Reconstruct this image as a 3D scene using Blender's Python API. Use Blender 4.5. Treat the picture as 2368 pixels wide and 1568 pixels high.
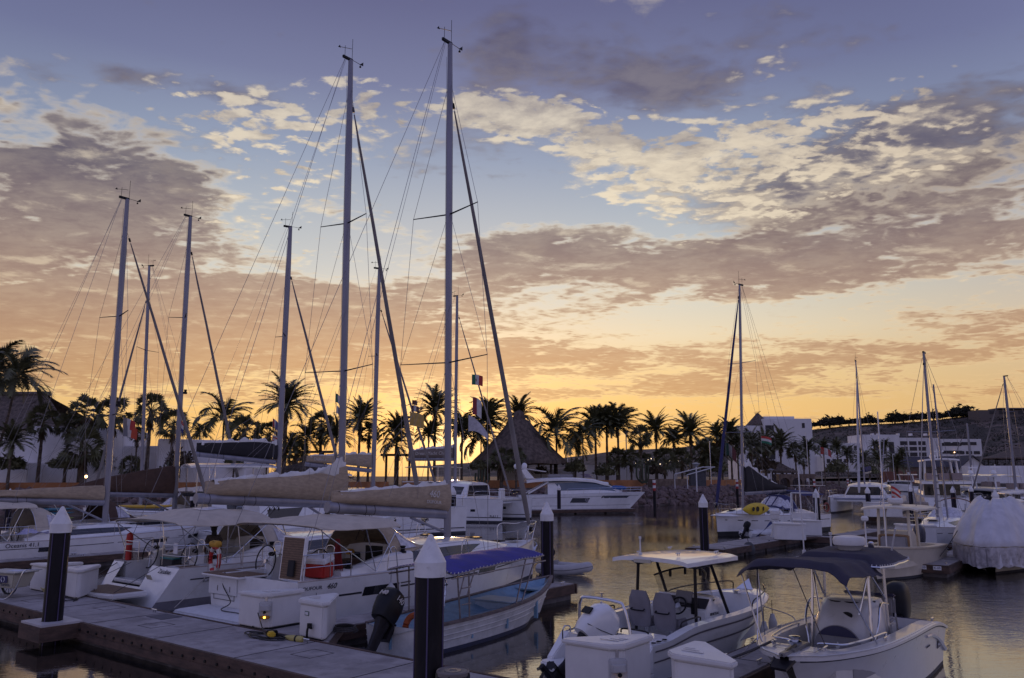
import bpy,math,random
from mathutils import Vector,Matrix
from mathutils import noise as MN
S=bpy.context.scene
COL=S.collection
R=math.radians
PI=math.pi
random.seed(7)
for _o in list(bpy.data.objects):
 bpy.data.objects.remove(_o)

# camera
FPX,CXP,CYP,HOR=1850.0,1183.5,784.0,1103.0
EYE=4.0
PITCH=math.atan((HOR-CYP)/FPX)
cam=bpy.data.cameras.new('camera')
cam.sensor_fit='HORIZONTAL'
cam.sensor_width=36
cam.lens=FPX/2367*36
cam.clip_start=0.1
cam.clip_end=6000
cam_ob=bpy.data.objects.new('camera',cam)
COL.objects.link(cam_ob)
cam_ob.location=(0,0,EYE)
cam_ob.rotation_euler=(PI/2+PITCH,0,0)
S.camera=cam_ob
_s,_c=math.sin(PITCH),math.cos(PITCH)
def ray(px,py):
 u=(px-CXP)/FPX
 v=(CYP-py)/FPX
 return Vector((u,_c-v*_s,_s+v*_c))
def gnd(px,py,z=0.0):
 d=ray(px,py)
 t=(z-EYE)/d.z
 return Vector((d.x*t,d.y*t,z))
def at(px,py,Y):
 d=ray(px,py)
 t=Y/d.y
 return Vector((d.x*t,Y,EYE+d.z*t))
def azel(px,py):
 d=ray(px,py).normalized()
 return math.degrees(math.atan2(d.x,d.y)),math.degrees(math.asin(d.z))

# node helpers
class NT:
 """tiny expression builder over a node tree"""
 def __init__(s,tree):
  s.t=tree
 def new(s,typ,**kw):
  n=s.t.nodes.new(typ)
  for k,v in kw.items():
   setattr(n,k,v)
  return n
 def put(s,sock,v):
  if isinstance(v,bpy.types.NodeSocket):
   s.t.links.new(v,sock)
  elif isinstance(v,(tuple,list)) and len(v) ==3 and sock.type =='RGBA':
   sock.default_value=(*v,1)
  else:
   sock.default_value=v
 def m(s,op,a,b=None,c=None,clamp=False):
  n=s.new('ShaderNodeMath',operation=op,use_clamp=clamp)
  for i,v in enumerate((a,b,c)):
   if v is not None:
    s.put(n.inputs[i],v)
  return n.outputs[0]
 def add(s,*a):
  r=a[0]
  for b in a[1:]:
   r=s.m('ADD',r,b)
  return r
 def mul(s,*a):
  r=a[0]
  for b in a[1:]:
   r=s.m('MULTIPLY',r,b)
  return r
 def step(s,v,a,b,lo=0.0,hi=1.0):
  n=s.new('ShaderNodeMapRange',interpolation_type='SMOOTHSTEP')
  for i,x in enumerate((v,a,b,lo,hi)):
   s.put(n.inputs[i],x)
  return n.outputs[0]
 def mix(s,f,a,b,blend='MIX'):
  n=s.new('ShaderNodeMix',data_type='RGBA',blend_type=blend)
  n.clamp_factor=True
  s.put(n.inputs[0],f)
  s.put(n.inputs[6],a)
  s.put(n.inputs[7],b)
  return n.outputs[2]
 def ramp(s,v,stops,lo=0.0,hi=1.0):
  f=s.m('DIVIDE',s.m('SUBTRACT',v,lo),hi-lo,clamp=True)
  n=s.new('ShaderNodeValToRGB')
  e=n.color_ramp.elements
  while len(e) <len(stops):
   e.new(0.5)
  for el,(p,c) in zip(e,stops):
   el.position=(p-lo)/(hi-lo)
   el.color=(*c,1)
  s.put(n.inputs[0],f)
  return n.outputs[0]
 def noise(s,vec,scale,detail=4,rough=0.55,dist=0.0,dim='3D',w=None,lac=2.0):
  n=s.new('ShaderNodeTexNoise',noise_dimensions=dim)
  s.put(n.inputs['Vector'],vec)
  n.inputs['Scale'].default_value=scale
  n.inputs['Detail'].default_value=detail
  n.inputs['Roughness'].default_value=rough
  n.inputs['Lacunarity'].default_value=lac
  n.inputs['Distortion'].default_value=dist
  return n.outputs[0]
 def comb(s,x,y,z=0.0):
  n=s.new('ShaderNodeCombineXYZ')
  for i,v in enumerate((x,y,z)):
   s.put(n.inputs[i],v)
  return n.outputs[0]

# world: sunset sky
SUN_AZ,SUN_EL=azel(1045,1022)
world=bpy.data.worlds.new('World')
S.world=world
world.use_nodes=True
def build_world():
 t=world.node_tree
 t.nodes.clear()
 k=NT(t)
 out=k.new('ShaderNodeOutputWorld')
 bg=k.new('ShaderNodeBackground')
 t.links.new(bg.outputs[0],out.inputs[0])
 tc=k.new('ShaderNodeTexCoord')
 sep=k.new('ShaderNodeSeparateXYZ')
 t.links.new(tc.outputs['Generated'],sep.inputs[0])
 x,y,z=sep.outputs
 zc=k.m('MAXIMUM',z,0.0)
 az=k.mul(k.m('ARCTAN2',x,y),180/PI)
 el=k.mul(k.m('ARCSINE',zc),180/PI)
 sky=k.new('ShaderNodeTexSky',sky_type='NISHITA')
 sky.sun_disc=False
 sky.sun_elevation=R(max(SUN_EL,1.0))
 sky.sun_rotation=R(SUN_AZ)
 sky.air_density=1.4
 sky.dust_density=3.0
 sky.ozone_density=2.0
 nish=k.mix(1.0,sky.outputs[0],(0.025,0.025,0.025),'MULTIPLY')
 front=k.ramp(el,[(0,(.78,.44,.14)),(2.48,(.84,.50,.17)),(4.96,(.83,.54,.21)),(7.44,(.81,.60,.31)),(9.92,(.76,.655,.47)),(12.4,(.63,.62,.545)),(14.88,(.51,.545,.55)),(18.6,(.385,.44,.51)),(22.32,(.27,.33,.455)),(27.28,(.16,.18,.32)),(32.24,(.115,.12,.245)),(35.96,(.10,.105,.22)),(60,(.19,.22,.52))],0,60)
 back=k.ramp(el,[(0,(.36,.32,.42)),(8,(.39,.36,.55)),(20,(.35,.355,.65)),(45,(.28,.31,.66)),(90,(.20,.235,.56))],0,90)
 aaz=k.m('ABSOLUTE',k.m('SUBTRACT',az,SUN_AZ))
 side=k.step(aaz,26,85)
 base=k.mix(side,front,back)
 base=k.mix(k.mul(k.step(aaz,14,38),0.62),base,k.mix(0.55,base,k.mix(k.step(el,8,22),(.42,.29,.20),(.085,.085,.20))))
 base=k.mix(1.0,base,nish,'ADD')
 da=k.m('SUBTRACT',az,SUN_AZ)
 de=k.m('SUBTRACT',el,SUN_EL)
 d2=k.add(k.mul(da,da),k.mul(de,de,2.0))
 dist=k.m('SQRT',d2)
 g1=k.m('EXPONENT',k.mul(dist,-1/2.1))
 g2=k.m('EXPONENT',k.mul(dist,-1/4.2))
 zz=k.m('ADD',zc,0.085)
 px=k.m('DIVIDE',x,zz)
 py=k.m('DIVIDE',y,zz)
 def layers(ox,oy):
  qx,qy=k.m('ADD',px,ox),k.m('ADD',py,oy)
  a=k.noise(k.comb(k.mul(qx,.75),k.mul(qy,1.2),1.7),2.0,8,.58,.3)
  b=k.noise(k.comb(k.mul(qx,.9),qy,5.0),6.5,7,.60,.35)
  return a,b
 n1,n2=layers(0,0)
 m1,m2=layers(-.012,.075)
 n3=k.noise(k.comb(k.mul(px,.8),py,9.0),20.0,5,.62,.3)
 vor=k.new('ShaderNodeTexVoronoi',feature='SMOOTH_F1')
 warp=k.new('ShaderNodeVectorMath',operation='ADD')
 wn=k.new('ShaderNodeTexNoise')
 p=k.comb(k.mul(px,.8),py,0.0)
 t.links.new(p,wn.inputs['Vector'])
 wn.inputs['Scale'].default_value=7
 wn.inputs['Detail'].default_value=4
 wsc=k.new('ShaderNodeVectorMath',operation='SCALE')
 t.links.new(wn.outputs['Color'],wsc.inputs[0])
 wsc.inputs['Scale'].default_value=0.16
 t.links.new(p,warp.inputs[0])
 t.links.new(wsc.outputs[0],warp.inputs[1])
 t.links.new(warp.outputs[0],vor.inputs['Vector'])
 vor.inputs['Scale'].default_value=24
 vor.inputs['Smoothness'].default_value=0.8
 cell=vor.outputs['Distance']
 def blob(pxp,pyp,rx,ry,rot=0.0,amp=1.0):
  """soft ellipse, given by photo position and photo radii, as a direction in the sky"""
  a0,e0=azel(pxp,pyp)
  sa=rx/FPX*180/PI
  se=ry/FPX*180/PI
  c,s_=math.cos(R(rot)),math.sin(R(rot))
  a=k.m('SUBTRACT',az,a0)
  e=k.m('SUBTRACT',el,e0)
  uu=k.m('ADD',k.mul(a,c/sa),k.mul(e,s_/sa))
  vv=k.m('ADD',k.mul(a,-s_/se),k.mul(e,c/se))
  q=k.m('ADD',k.mul(uu,uu),k.mul(vv,vv))
  return k.mul(k.m('EXPONENT',k.mul(q,-1.0)),amp)
 A=k.add(blob(130,300,230,85,0,.42),blob(120,420,280,80,0,.42),blob(330,400,150,60,0,.2),blob(300,530,280,65,-6,.34),blob(0,560,250,80,0,.3),blob(500,560,180,50,-5,.16),blob(60,690,420,85,0,.38),blob(330,720,380,85,0,.38),blob(620,700,280,65,0,.34),blob(1000,700,320,70,6,.44),blob(1200,580,280,65,-6,.40),blob(1500,610,420,85,0,.42),blob(1900,600,480,95,0,.36),blob(2250,520,320,130,8,.36),blob(2100,440,300,50,10,.22),blob(1250,780,340,45,0,.34),blob(1550,840,360,38,0,.30),blob(2150,790,480,50,4,.40),blob(1800,880,400,24,4,.28),blob(1450,905,420,16,0,.26),blob(2200,900,300,18,0,.2),blob(650,800,640,85,0,.36),blob(200,830,460,75,0,.34),blob(1000,850,360,50,0,.30),blob(500,905,700,22,0,.22),blob(1090,400,210,95,0,-.5),blob(1000,480,140,60,0,-.3),blob(1650,730,340,32,3,-.34),blob(2000,690,320,26,5,-.22),blob(650,90,800,110,0,-.55),blob(2100,130,400,110,0,-.3),blob(1200,930,500,25,0,-.1))
 B=k.add(blob(1240,260,230,45,-5,.50),blob(1420,320,260,55,-9,.48),blob(1640,370,250,60,4,.50),blob(1100,270,160,40,0,.34),blob(1850,300,200,60,10,.30),blob(620,300,220,70,-4,.42),blob(800,220,130,60,0,.36),blob(880,255,110,40,0,.3),blob(660,420,170,45,0,.28),blob(480,240,170,45,0,.26),blob(560,520,130,60,0,.3),blob(760,600,110,60,0,.28),blob(1750,160,130,70,35,.22),blob(2080,230,180,50,20,.20),blob(1420,440,110,40,0,.24),blob(700,700,200,30,0,.12),blob(1900,420,300,50,8,.26),blob(2200,330,200,60,10,.2),blob(1700,480,200,50,0,.22),blob(1560,560,240,30,0,.16),blob(1000,420,90,40,0,-.2))
 C=k.add(blob(1350,150,280,75,-8,.50),blob(1560,210,200,50,0,.32),blob(1150,130,150,90,60,.3),blob(2080,340,420,120,10,.42),blob(2000,470,460,90,6,.34),blob(330,330,300,90,0,.25),blob(1700,90,200,70,20,.2),blob(290,170,60,30,0,.35),blob(500,210,160,30,0,.3),blob(100,170,50,26,0,.22),blob(1900,80,260,60,0,.12))
 sm=lambda a,b:k.add(k.mul(k.m('SUBTRACT',a,.5),1.25),k.mul(k.m('SUBTRACT',b,.5),1.0))
 f0=sm(n1,n2)
 f1=sm(m1,m2)
 fine=k.add(f0,k.mul(k.m('SUBTRACT',n3,.5),.20),k.mul(k.m('SUBTRACT',.36,cell),.30))
 relief=k.m('SUBTRACT',f0,f1)
 dA=k.add(k.mul(A,.98),k.mul(fine,1.4),-.05)
 aA=k.step(dA,-.06,.36)
 tA=k.m('SUBTRACT',k.step(dA,.02,.44),k.mul(k.step(relief,.06,.36),.5),clamp=True)
 puff=k.add(k.mul(k.m('SUBTRACT',.34,cell),1.05),k.mul(k.m('SUBTRACT',n2,.5),1.6),k.mul(k.m('SUBTRACT',n3,.5),1.5),k.mul(k.m('SUBTRACT',n1,.5),.5))
 dB=k.add(B,k.mul(puff,k.m('MULTIPLY',B,3.2,clamp=True)),-.26)
 aB=k.step(dB,-.07,.24)
 tB=k.add(k.mul(k.step(relief,.10,-.22),.75),k.mul(k.step(n3,.62,.35),.35),k.mul(k.step(B,.62,.95),-.2))
 dC=k.add(k.mul(C,1.25),k.mul(fine,1.0),-.14)
 aC=k.mul(k.step(dC,-.06,.42),.85)
 shade=k.ramp(el,[(0,(.72,.38,.13)),(4.4,(.71,.39,.165)),(8.7,(.60,.345,.19)),(12.4,(.44,.28,.20)),(16,(.28,.195,.175)),(20,(.155,.125,.15)),(26,(.12,.105,.16)),(33,(.095,.088,.155))],0,37)
 shade=k.mix(k.mul(k.step(aaz,10,30),.6),shade,k.mix(1.0,shade,(.64,.66,.80),'MULTIPLY'))
 lit=k.ramp(el,[(0,(.96,.62,.22)),(4.96,(.95,.66,.32)),(9.92,(.92,.71,.44)),(14.88,(.88,.76,.57)),(19.84,(.85,.73,.555)),(24.8,(.70,.615,.50)),(33.48,(.44,.40,.40))],0,37)
 lit=k.mix(k.mul(k.step(aaz,13,34),.6),lit,k.mix(1.0,lit,(.80,.77,.78),'MULTIPLY'))
 mott=k.step(k.add(n2,k.mul(n3,.5)),.55,.98)
 shade=k.mix(k.mul(mott,.35),shade,k.mix(.5,shade,lit))
 c=base
 c=k.mix(aC,c,shade)
 c=k.mix(k.mul(aA,.93),c,k.mix(tA,lit,shade))
 c=k.mix(k.mul(aB,k.step(el,3,7),.92),c,k.mix(k.m('MULTIPLY',tB,.9,clamp=True),lit,k.mix(.35,shade,lit)))
 up=k.step(aaz,60,110)
 c=k.mix(up,c,base)
 glow=k.mix(g2,(0,0,0),(.40,.22,.05))
 c=k.mix(1.0,c,glow,'ADD')
 n=k.new('ShaderNodeMix',data_type='RGBA',blend_type='ADD')
 n.inputs[0].default_value=1
 t.links.new(c,n.inputs[6])
 t.links.new(k.mix(g1,(0,0,0),(1.25,.92,.50)),n.inputs[7])
 c=n.outputs[2]
 c=k.mix(k.step(z,-.02,0.0),(.05,.045,.05),c)
 t.links.new(c,bg.inputs[0])
 bg.inputs[1].default_value=1.0
build_world()
world.cycles.sampling_method='MANUAL'
world.cycles.sample_map_resolution=512
sun=bpy.data.lights.new('sun','SUN')
sun.energy=0.7
sun.angle=R(1.2)
sun.color=(1.0,.62,.30)
sun_ob=bpy.data.objects.new('sun',sun)
COL.objects.link(sun_ob)
_el=max(SUN_EL,1.0)
sun_ob.rotation_euler=(PI/2-R(_el),0,PI-R(SUN_AZ))
S.view_settings.view_transform='Standard'
S.view_settings.look='None'
S.view_settings.exposure=0.0
S.view_settings.gamma=1.0
S.render.engine='CYCLES'
S.cycles.max_bounces=6
S.cycles.use_denoising=True

# materials
MATS={}
def mat(name,col,rough=.5,metal=0.0,var=.12,vscale=3.0,bump=0.0,bscale=30.0,coat=0.0,alpha=1.0,trans=0.0,spec=.5,emit=None,stretch=(1,1,1),col2=None,cut=(.4,.62)):
 if name in MATS:
  return MATS[name]
 m=bpy.data.materials.new(name)
 m.use_nodes=True
 t=m.node_tree
 b=t.nodes['Principled BSDF']
 k=NT(t)
 tc=k.new('ShaderNodeTexCoord')
 mp=k.new('ShaderNodeMapping')
 mp.inputs['Scale'].default_value=stretch
 t.links.new(tc.outputs['Object'],mp.inputs[0])
 v=mp.outputs[0]
 n=k.noise(v,vscale,6,.6)
 lo=tuple(c*(1-var) for c in col)
 hi=tuple(min(1,c*(1+var)) for c in col)
 c=k.mix(k.step(n,.3,.7),lo,hi)
 if col2 is not None:
  c=k.mix(k.step(k.noise(v,vscale*1.7,8,.65,.4),cut[0],cut[1]),c,col2)
 t.links.new(c,b.inputs['Base Color'])
 b.inputs['Roughness'].default_value=rough
 if var >0 and metal <.5 and rough <.9:
  t.links.new(k.m('ADD',k.mul(n,.18),rough-.09),b.inputs['Roughness'])
 b.inputs['Metallic'].default_value=metal
 b.inputs['Specular IOR Level'].default_value=spec
 b.inputs['Coat Weight'].default_value=coat
 b.inputs['Coat Roughness'].default_value=.06
 if alpha <1:
  b.inputs['Alpha'].default_value=alpha
 if trans >0:
  b.inputs['Transmission Weight'].default_value=trans
 if emit:
  b.inputs['Emission Color'].default_value=(*emit[0],1)
  b.inputs['Emission Strength'].default_value=emit[1]
 if bump >0:
  bn=k.new('ShaderNodeBump')
  bn.inputs['Strength'].default_value=bump
  bn.inputs['Distance'].default_value=.02
  t.links.new(k.noise(v,bscale,5,.65),bn.inputs['Height'])
  t.links.new(bn.outputs[0],b.inputs['Normal'])
 MATS[name]=m
 return m
def slats(name,col,gap,axis=1,period=.06,rough=.7):
 """planking: narrow dark seams between boards"""
 if name in MATS:
  return MATS[name]
 m=mat(name,col,rough,var=.3,vscale=6,stretch=(1,6,1) if axis ==1 else (6,1,6))
 t=m.node_tree
 b=t.nodes['Principled BSDF']
 k=NT(t)
 tc=k.new('ShaderNodeTexCoord')
 sp=k.new('ShaderNodeSeparateXYZ')
 t.links.new(tc.outputs['Object'],sp.inputs[0])
 f=k.m('FRACT',k.m('DIVIDE',sp.outputs[axis],period))
 src=b.inputs['Base Color'].links[0].from_socket
 t.links.new(k.mix(k.m('LESS_THAN',f,.16),src,gap),b.inputs['Base Color'])
 return m
WHITE=lambda:mat('white_gelcoat',(.74,.74,.74),.3,var=.06,vscale=1.3,coat=.8,col2=(.64,.63,.61),cut=(.52,.8))
WHITE2=lambda:mat('aged_white_gelcoat',(.62,.61,.60),.4,var=.10,vscale=2.5,col2=(.52,.50,.47),cut=(.55,.8))
CREAM=lambda:mat('cream_gelcoat',(.62,.56,.45),.35,var=.06)
BOOT=lambda:mat('dark_antifouling',(.035,.035,.045),.6)
NONSKID=lambda:mat('deck_nonskid',(.60,.60,.61),.65,var=.07,vscale=5,bump=.1,bscale=120)
TAN=lambda:mat('tan_canvas',(.38,.30,.21),.85,var=.16,vscale=4,bump=.5,bscale=9,stretch=(1,1,3))
TANL=lambda:mat('light_tan_canvas',(.50,.44,.36),.85,var=.1,vscale=3,bump=.35,bscale=7)
BROWN=lambda:mat('brown_canvas',(.085,.05,.035),.9,var=.15,bump=.4,bscale=8)
NAVY=lambda:mat('navy_canvas',(.030,.030,.10),.85,var=.18,bump=.4,bscale=8)
NAVYD=lambda:mat('dark_navy_canvas',(.030,.026,.045),.85,var=.2,bump=.5,bscale=7)
BLACKC=lambda:mat('black_canvas',(.02,.018,.02),.85,var=.2,bump=.4,bscale=8)
SAIL=lambda:mat('sailcloth',(.66,.64,.60),.75,var=.08,bump=.4,bscale=10)
ALU=lambda:mat('painted_aluminium',(.24,.24,.28),.4,.35,var=.15,vscale=2,stretch=(1,1,.2))
STEEL=lambda:mat('stainless_steel',(.62,.62,.64),.18,1.0,var=.05)
WIRE=lambda:mat('wire_rope',(.22,.21,.22),.4,.7)
ROPE=lambda:mat('dark_rope',(.06,.055,.055),.9,var=.3,vscale=40)
ROPEL=lambda:mat('pale_rope',(.38,.35,.32),.9,var=.3,vscale=40)
BLACK=lambda:mat('black_plastic',(.010,.010,.012),.45,var=.3,spec=.25)
BLACKM=lambda:mat('black_paint',(.013,.011,.014),.4,var=.3,spec=.3)
GLASS=lambda:mat('dark_window',(.018,.020,.026),.06,var=.1,spec=.8)
CLEAR=lambda:mat('clear_vinyl',(.55,.55,.60),.12,alpha=.35,var=.2,vscale=6)
SMOKE=lambda:mat('smoked_acrylic',(.10,.085,.07),.08,alpha=.35,var=.1)
TEAK=lambda:slats('teak_planks',(.17,.105,.065),(.03,.022,.018),1,.055)
GREY=lambda:mat('grey_vinyl',(.20,.19,.21),.7,var=.1,bump=.2,bscale=60)
RED=lambda:mat('red_plastic',(.42,.022,.018),.45)
LEAD=lambda:mat('amber_lens',(.75,.36,.02),.3,emit=((1,.55,.05),1.2))

# mesh builder
def V3(*a):
 return Vector(a)
class MB:
 def __init__(s):
  s.v,s.f,s.mi=[],[],[]
 def add(s,vs,fs,mi=0):
  o=len(s.v)
  s.v+=[tuple(x) for x in vs]
  s.f+=[tuple(i+o for i in f) for f in fs]
  s.mi+=[mi]*len(fs)
  return s
 def box(s,c,d,rz=0.0,mi=0,taper=1.0,rx=0.0):
  x,y,z=d[0]/2,d[1]/2,d[2]/2
  vs=[V3(sx*x*(taper if sz >0 else 1),sy*y*(taper if sz >0 else 1),sz*z) for sz in (-1,1) for sy in (-1,1) for sx in (-1,1)]
  m=Matrix.Rotation(rz,3,'Z')@Matrix.Rotation(rx,3,'Y')
  vs=[m@v+Vector(c) for v in vs]
  return s.add(vs,[(0,2,3,1),(4,5,7,6),(0,1,5,4),(1,3,7,5),(3,2,6,7),(2,0,4,6)],mi)
 def prism(s,poly,z0,z1,mi=0,ztop=None):
  n=len(poly)
  a=sum(poly[i][0]*poly[(i+1)%n][1]-poly[(i+1)%n][0]*poly[i][1] for i in range(n))
  if a <0:
   poly=poly[::-1]
  vs=[(p[0],p[1],z0) for p in poly]+[(p[0],p[1],z1 if ztop is None else ztop(p)) for p in poly]
  fs=[tuple(range(n))[::-1],tuple(range(n,2*n))]
  fs+=[(i,(i+1)%n,n+(i+1)%n,n+i) for i in range(n)]
  return s.add(vs,fs,mi)
 def loft(s,rings,close=True,caps=True,mi=0,rowmi=None):
  n=len(rings[0])
  o=len(s.v)
  for r in rings:
   s.v+=[tuple(p) for p in r]
  m=n if close else n-1
  for i in range(len(rings)-1):
   for j in range(m):
    a,b=o+i*n+j,o+i*n+(j+1)%n
    s.f.append((a,b,b+n,a+n))
    s.mi.append(rowmi[j] if rowmi else mi)
  if caps:
   s.f.append(tuple(range(o,o+n))[::-1])
   s.mi.append(mi)
   e=o+(len(rings)-1)*n
   s.f.append(tuple(range(e,e+n)))
   s.mi.append(mi)
  return s
 def tube(s,pts,r,n=8,mi=0,closed=False,caps=True,flat=1.0):
  """tube along a polyline; r may be a number or one radius per point; flat squeezes the section"""
  pts=[Vector(p) for p in pts]
  m=len(pts)
  rs=r if isinstance(r,(list,tuple)) else [r]*m
  rings=[]
  up=None
  for i,p in enumerate(pts):
   if closed:
    d=pts[(i+1)%m]-pts[i-1]
   else:
    d=pts[min(i+1,m-1)]-pts[max(i-1,0)]
   if d.length <1e-9:
    d=Vector((0,0,1))
   d.normalize()
   if up is None:
    up=Vector((0,0,1)) if abs(d.z) <.9 else Vector((1,0,0))
   a=d.cross(up)
   if a.length <1e-4:
    a=d.cross(Vector((0,1,0)))
   a.normalize()
   b=a.cross(d).normalized()
   up=b
   rings.append([p+(a*math.cos(2*PI*j/n)+b*math.sin(2*PI*j/n)*flat)*rs[i] for j in range(n)])
  if closed:
   rings.append(rings[0])
   caps=False
  for q in rings:
   q.reverse()
  return s.loft(rings,True,caps,mi)
 def lathe(s,prof,c=(0,0,0),n=20,mi=0,axis='z'):
  rings=[]
  for r,z in prof:
   ring=[]
   for j in range(n):
    a=2*PI*j/n
    if axis =='z':
     q=(r*math.cos(a),r*math.sin(a),z)
    elif axis =='x':
     q=(z,r*math.cos(a),r*math.sin(a))
    else:
     q=(r*math.sin(a),z,r*math.cos(a))
    ring.append((q[0]+c[0],q[1]+c[1],q[2]+c[2]))
   rings.append(ring)
  return s.loft(rings,True,True,mi)
 def grid(s,fn,nu,nv,mi=0):
  o=len(s.v)
  for i in range(nu+1):
   for j in range(nv+1):
    s.v.append(tuple(fn(i/nu,j/nv)))
  for i in range(nu):
   for j in range(nv):
    a=o+i*(nv+1)+j
    s.f.append((a,a+nv+1,a+nv+2,a+1))
    s.mi.append(mi)
  return s
 def sheet(s,fn,nu,nv,th=.012,mi=0):
  """curved sheet with thickness along -z"""
  s.grid(fn,nu,nv,mi)
  s.grid(lambda u,v:Vector(fn(u,1-v))-Vector((0,0,th)),nu,nv,mi)
  rim=[Vector(fn(i/nu,0)) for i in range(nu+1)]+[Vector(fn(1,j/nv)) for j in range(1,nv+1)]+[Vector(fn(1-i/nu,1)) for i in range(1,nu+1)]+[Vector(fn(0,1-j/nv)) for j in range(1,nv)]
  n=len(rim)
  d=Vector((0,0,th))
  s.add(rim+[p-d for p in rim],[(i,n+i,n+(i+1)%n,(i+1)%n) for i in range(n)],mi)
  return s
 def quad(s,a,b,c,d,mi=0):
  return s.add([a,b,c,d],[(0,1,2,3)],mi)
 def plate(s,poly,th,mi=0):
  """flat 3-D polygon with thickness th along its normal"""
  P=[Vector(p) for p in poly]
  nrm=(P[1]-P[0]).cross(P[2]-P[0]).normalized()*th
  n=len(P)
  return s.add(P+[p+nrm for p in P],[tuple(range(n))[::-1],tuple(range(n,2*n))]+[(i,(i+1)%n,n+(i+1)%n,n+i) for i in range(n)],mi)
 def sphere(s,c,r,n=12,mi=0,sq=(1,1,1)):
  o=len(s.v)
  h=n//2
  prof=[(math.sin(PI*i/h)*r+(1e-4 if i in (0,h) else 0),-math.cos(PI*i/h)*r) for i in range(h+1)]
  s.lathe(prof,(0,0,0),n,mi)
  s.v[o:]=[(c[0]+v[0]*sq[0],c[1]+v[1]*sq[1],c[2]+v[2]*sq[2]) for v in s.v[o:]]
  return s
 def move(s,m):
  s.v=[tuple(m@Vector(v)) for v in s.v]
  return s
 def build(s,name,mats,parent=None,loc=(0,0,0),rz=0.0,label=None,sharp=32,bevel=0.0,noshade=False):
  me=bpy.data.meshes.new(name)
  me.from_pydata(s.v,[],s.f)
  if not isinstance(mats,(list,tuple)):
   mats=[mats]
  for m in mats:
   me.materials.append(m)
  if len(mats) >1:
   me.polygons.foreach_set('material_index',s.mi)
  if bevel >0:
   import bmesh
   b=bmesh.new()
   b.from_mesh(me)
   bmesh.ops.remove_doubles(b,verts=b.verts,dist=1e-5)
   ed=[e for e in b.edges if len(e.link_faces) ==2 and e.calc_face_angle(0) >.5]
   bmesh.ops.bevel(b,geom=ed,offset=bevel,segments=2,affect='EDGES',clamp_overlap=True)
   b.to_mesh(me)
   b.free()
  if not noshade:
   me.polygons.foreach_set('use_smooth',[True]*len(me.polygons))
   me.set_sharp_from_angle(angle=R(sharp))
  me.update()
  o=bpy.data.objects.new(name,me)
  COL.objects.link(o)
  o.location=loc
  o.rotation_euler=(0,0,rz)
  if parent is not None:
   o.parent=parent
  if label:
   o['label']=label
  return o
def tag(o,label=None,cat=None,group=None,kind=None):
 if label:
  o['label']=label
 if cat:
  o['category']=cat
 if group:
  o['group']=group
 if kind:
  o['kind']=kind
 return o
def thing(name,label,cat,loc=(0,0,0),rz=0.0,group=None):
 o=bpy.data.objects.new(name,None)
 o.empty_display_size=.2
 COL.objects.link(o)
 o.location=loc
 o.rotation_euler=(0,0,rz)
 return tag(o,label,cat,group)
def dup(root,loc,rz,label,group=None):
 """copy of a thing with its parts and sub-parts (mesh data shared)"""
 r=root.copy()
 COL.objects.link(r)
 r.location=loc
 r.rotation_euler=(0,0,rz)
 tag(r,label,None,group)
 for ch in list(root.children):
  c=ch.copy()
  COL.objects.link(c)
  c.parent=r
  for g in list(ch.children):
   d=g.copy()
   COL.objects.link(d)
   d.parent=c
 return r
def text(name,body,size,mtx,material,parent,depth=.004,align='CENTER',shear=0.0,xscale=1.0,label=None):
 cu=bpy.data.curves.new('t','FONT')
 cu.body=body
 cu.size=size
 cu.extrude=depth
 cu.align_x=align
 cu.align_y='CENTER'
 cu.shear=shear
 cu.resolution_u=3
 tmp=bpy.data.objects.new('t',cu)
 COL.objects.link(tmp)
 dg=bpy.context.evaluated_depsgraph_get()
 me=bpy.data.meshes.new_from_object(tmp.evaluated_get(dg))
 bpy.data.objects.remove(tmp)
 bpy.data.curves.remove(cu)
 me.transform(mtx@Matrix.Diagonal((xscale,1,1,1)))
 me.materials.clear()
 me.materials.append(material)
 o=bpy.data.objects.new(name,me)
 COL.objects.link(o)
 if parent is not None:
  o.parent=parent
 if label:
  o['label']=label
 return o
def frame3(o,x,n):
 """matrix whose local x runs along x and local z along n"""
 x=Vector(x).normalized()
 n=Vector(n)
 n=(n-x*n.dot(x)).normalized()
 y=n.cross(x)
 return Matrix(((x.x,y.x,n.x,o[0]),(x.y,y.y,n.y,o[1]),(x.z,y.z,n.z,o[2]),(0,0,0,1)))
def line(name,a,b,r,material,parent,sag=0.0,n=5):
 a,b=Vector(a),Vector(b)
 k=8 if sag else 1
 pts=[a.lerp(b,i/k)-Vector((0,0,sag*4*(i/k)*(1-i/k))) for i in range(k+1)]
 return MB().tube(pts,r,n).build(name,material,parent)
def lerp(a,b,t):
 return a+(b-a)*t
def interp(tab,x):
 if x<=tab[0][0]:
  return tab[0][1]
 for (x0,y0),(x1,y1) in zip(tab,tab[1:]):
  if x<=x1:
   return lerp(y0,y1,(x-x0)/(x1-x0))
 return tab[-1][1]
def arc(pts,n=6):
 """Catmull-Rom through points"""
 P=[Vector(p) for p in pts]
 P=[P[0]*2-P[1]]+P+[P[-1]*2-P[-2]]
 out=[]
 for i in range(1,len(P)-2):
  a,b,c,d=P[i-1:i+3]
  for j in range(n):
   t=j/n
   out.append(.5*((2*b)+(c-a)*t+(2*a-5*b+4*c-d)*t*t+(3*b-a-3*c+d)*t**3))
 out.append(P[-2])
 return out
# dock frame: p runs along the main dock (to the lower right), q away from the camera
DA=Vector((math.cos(R(-38.1)),math.sin(R(-38.1)),0))
DB=Vector((math.cos(R(51.9)),math.sin(R(51.9)),0))
HB=R(51.9)
def dk(p,q,z=0.0):
 return DA*p+DB*q+Vector((0,0,z))

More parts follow.
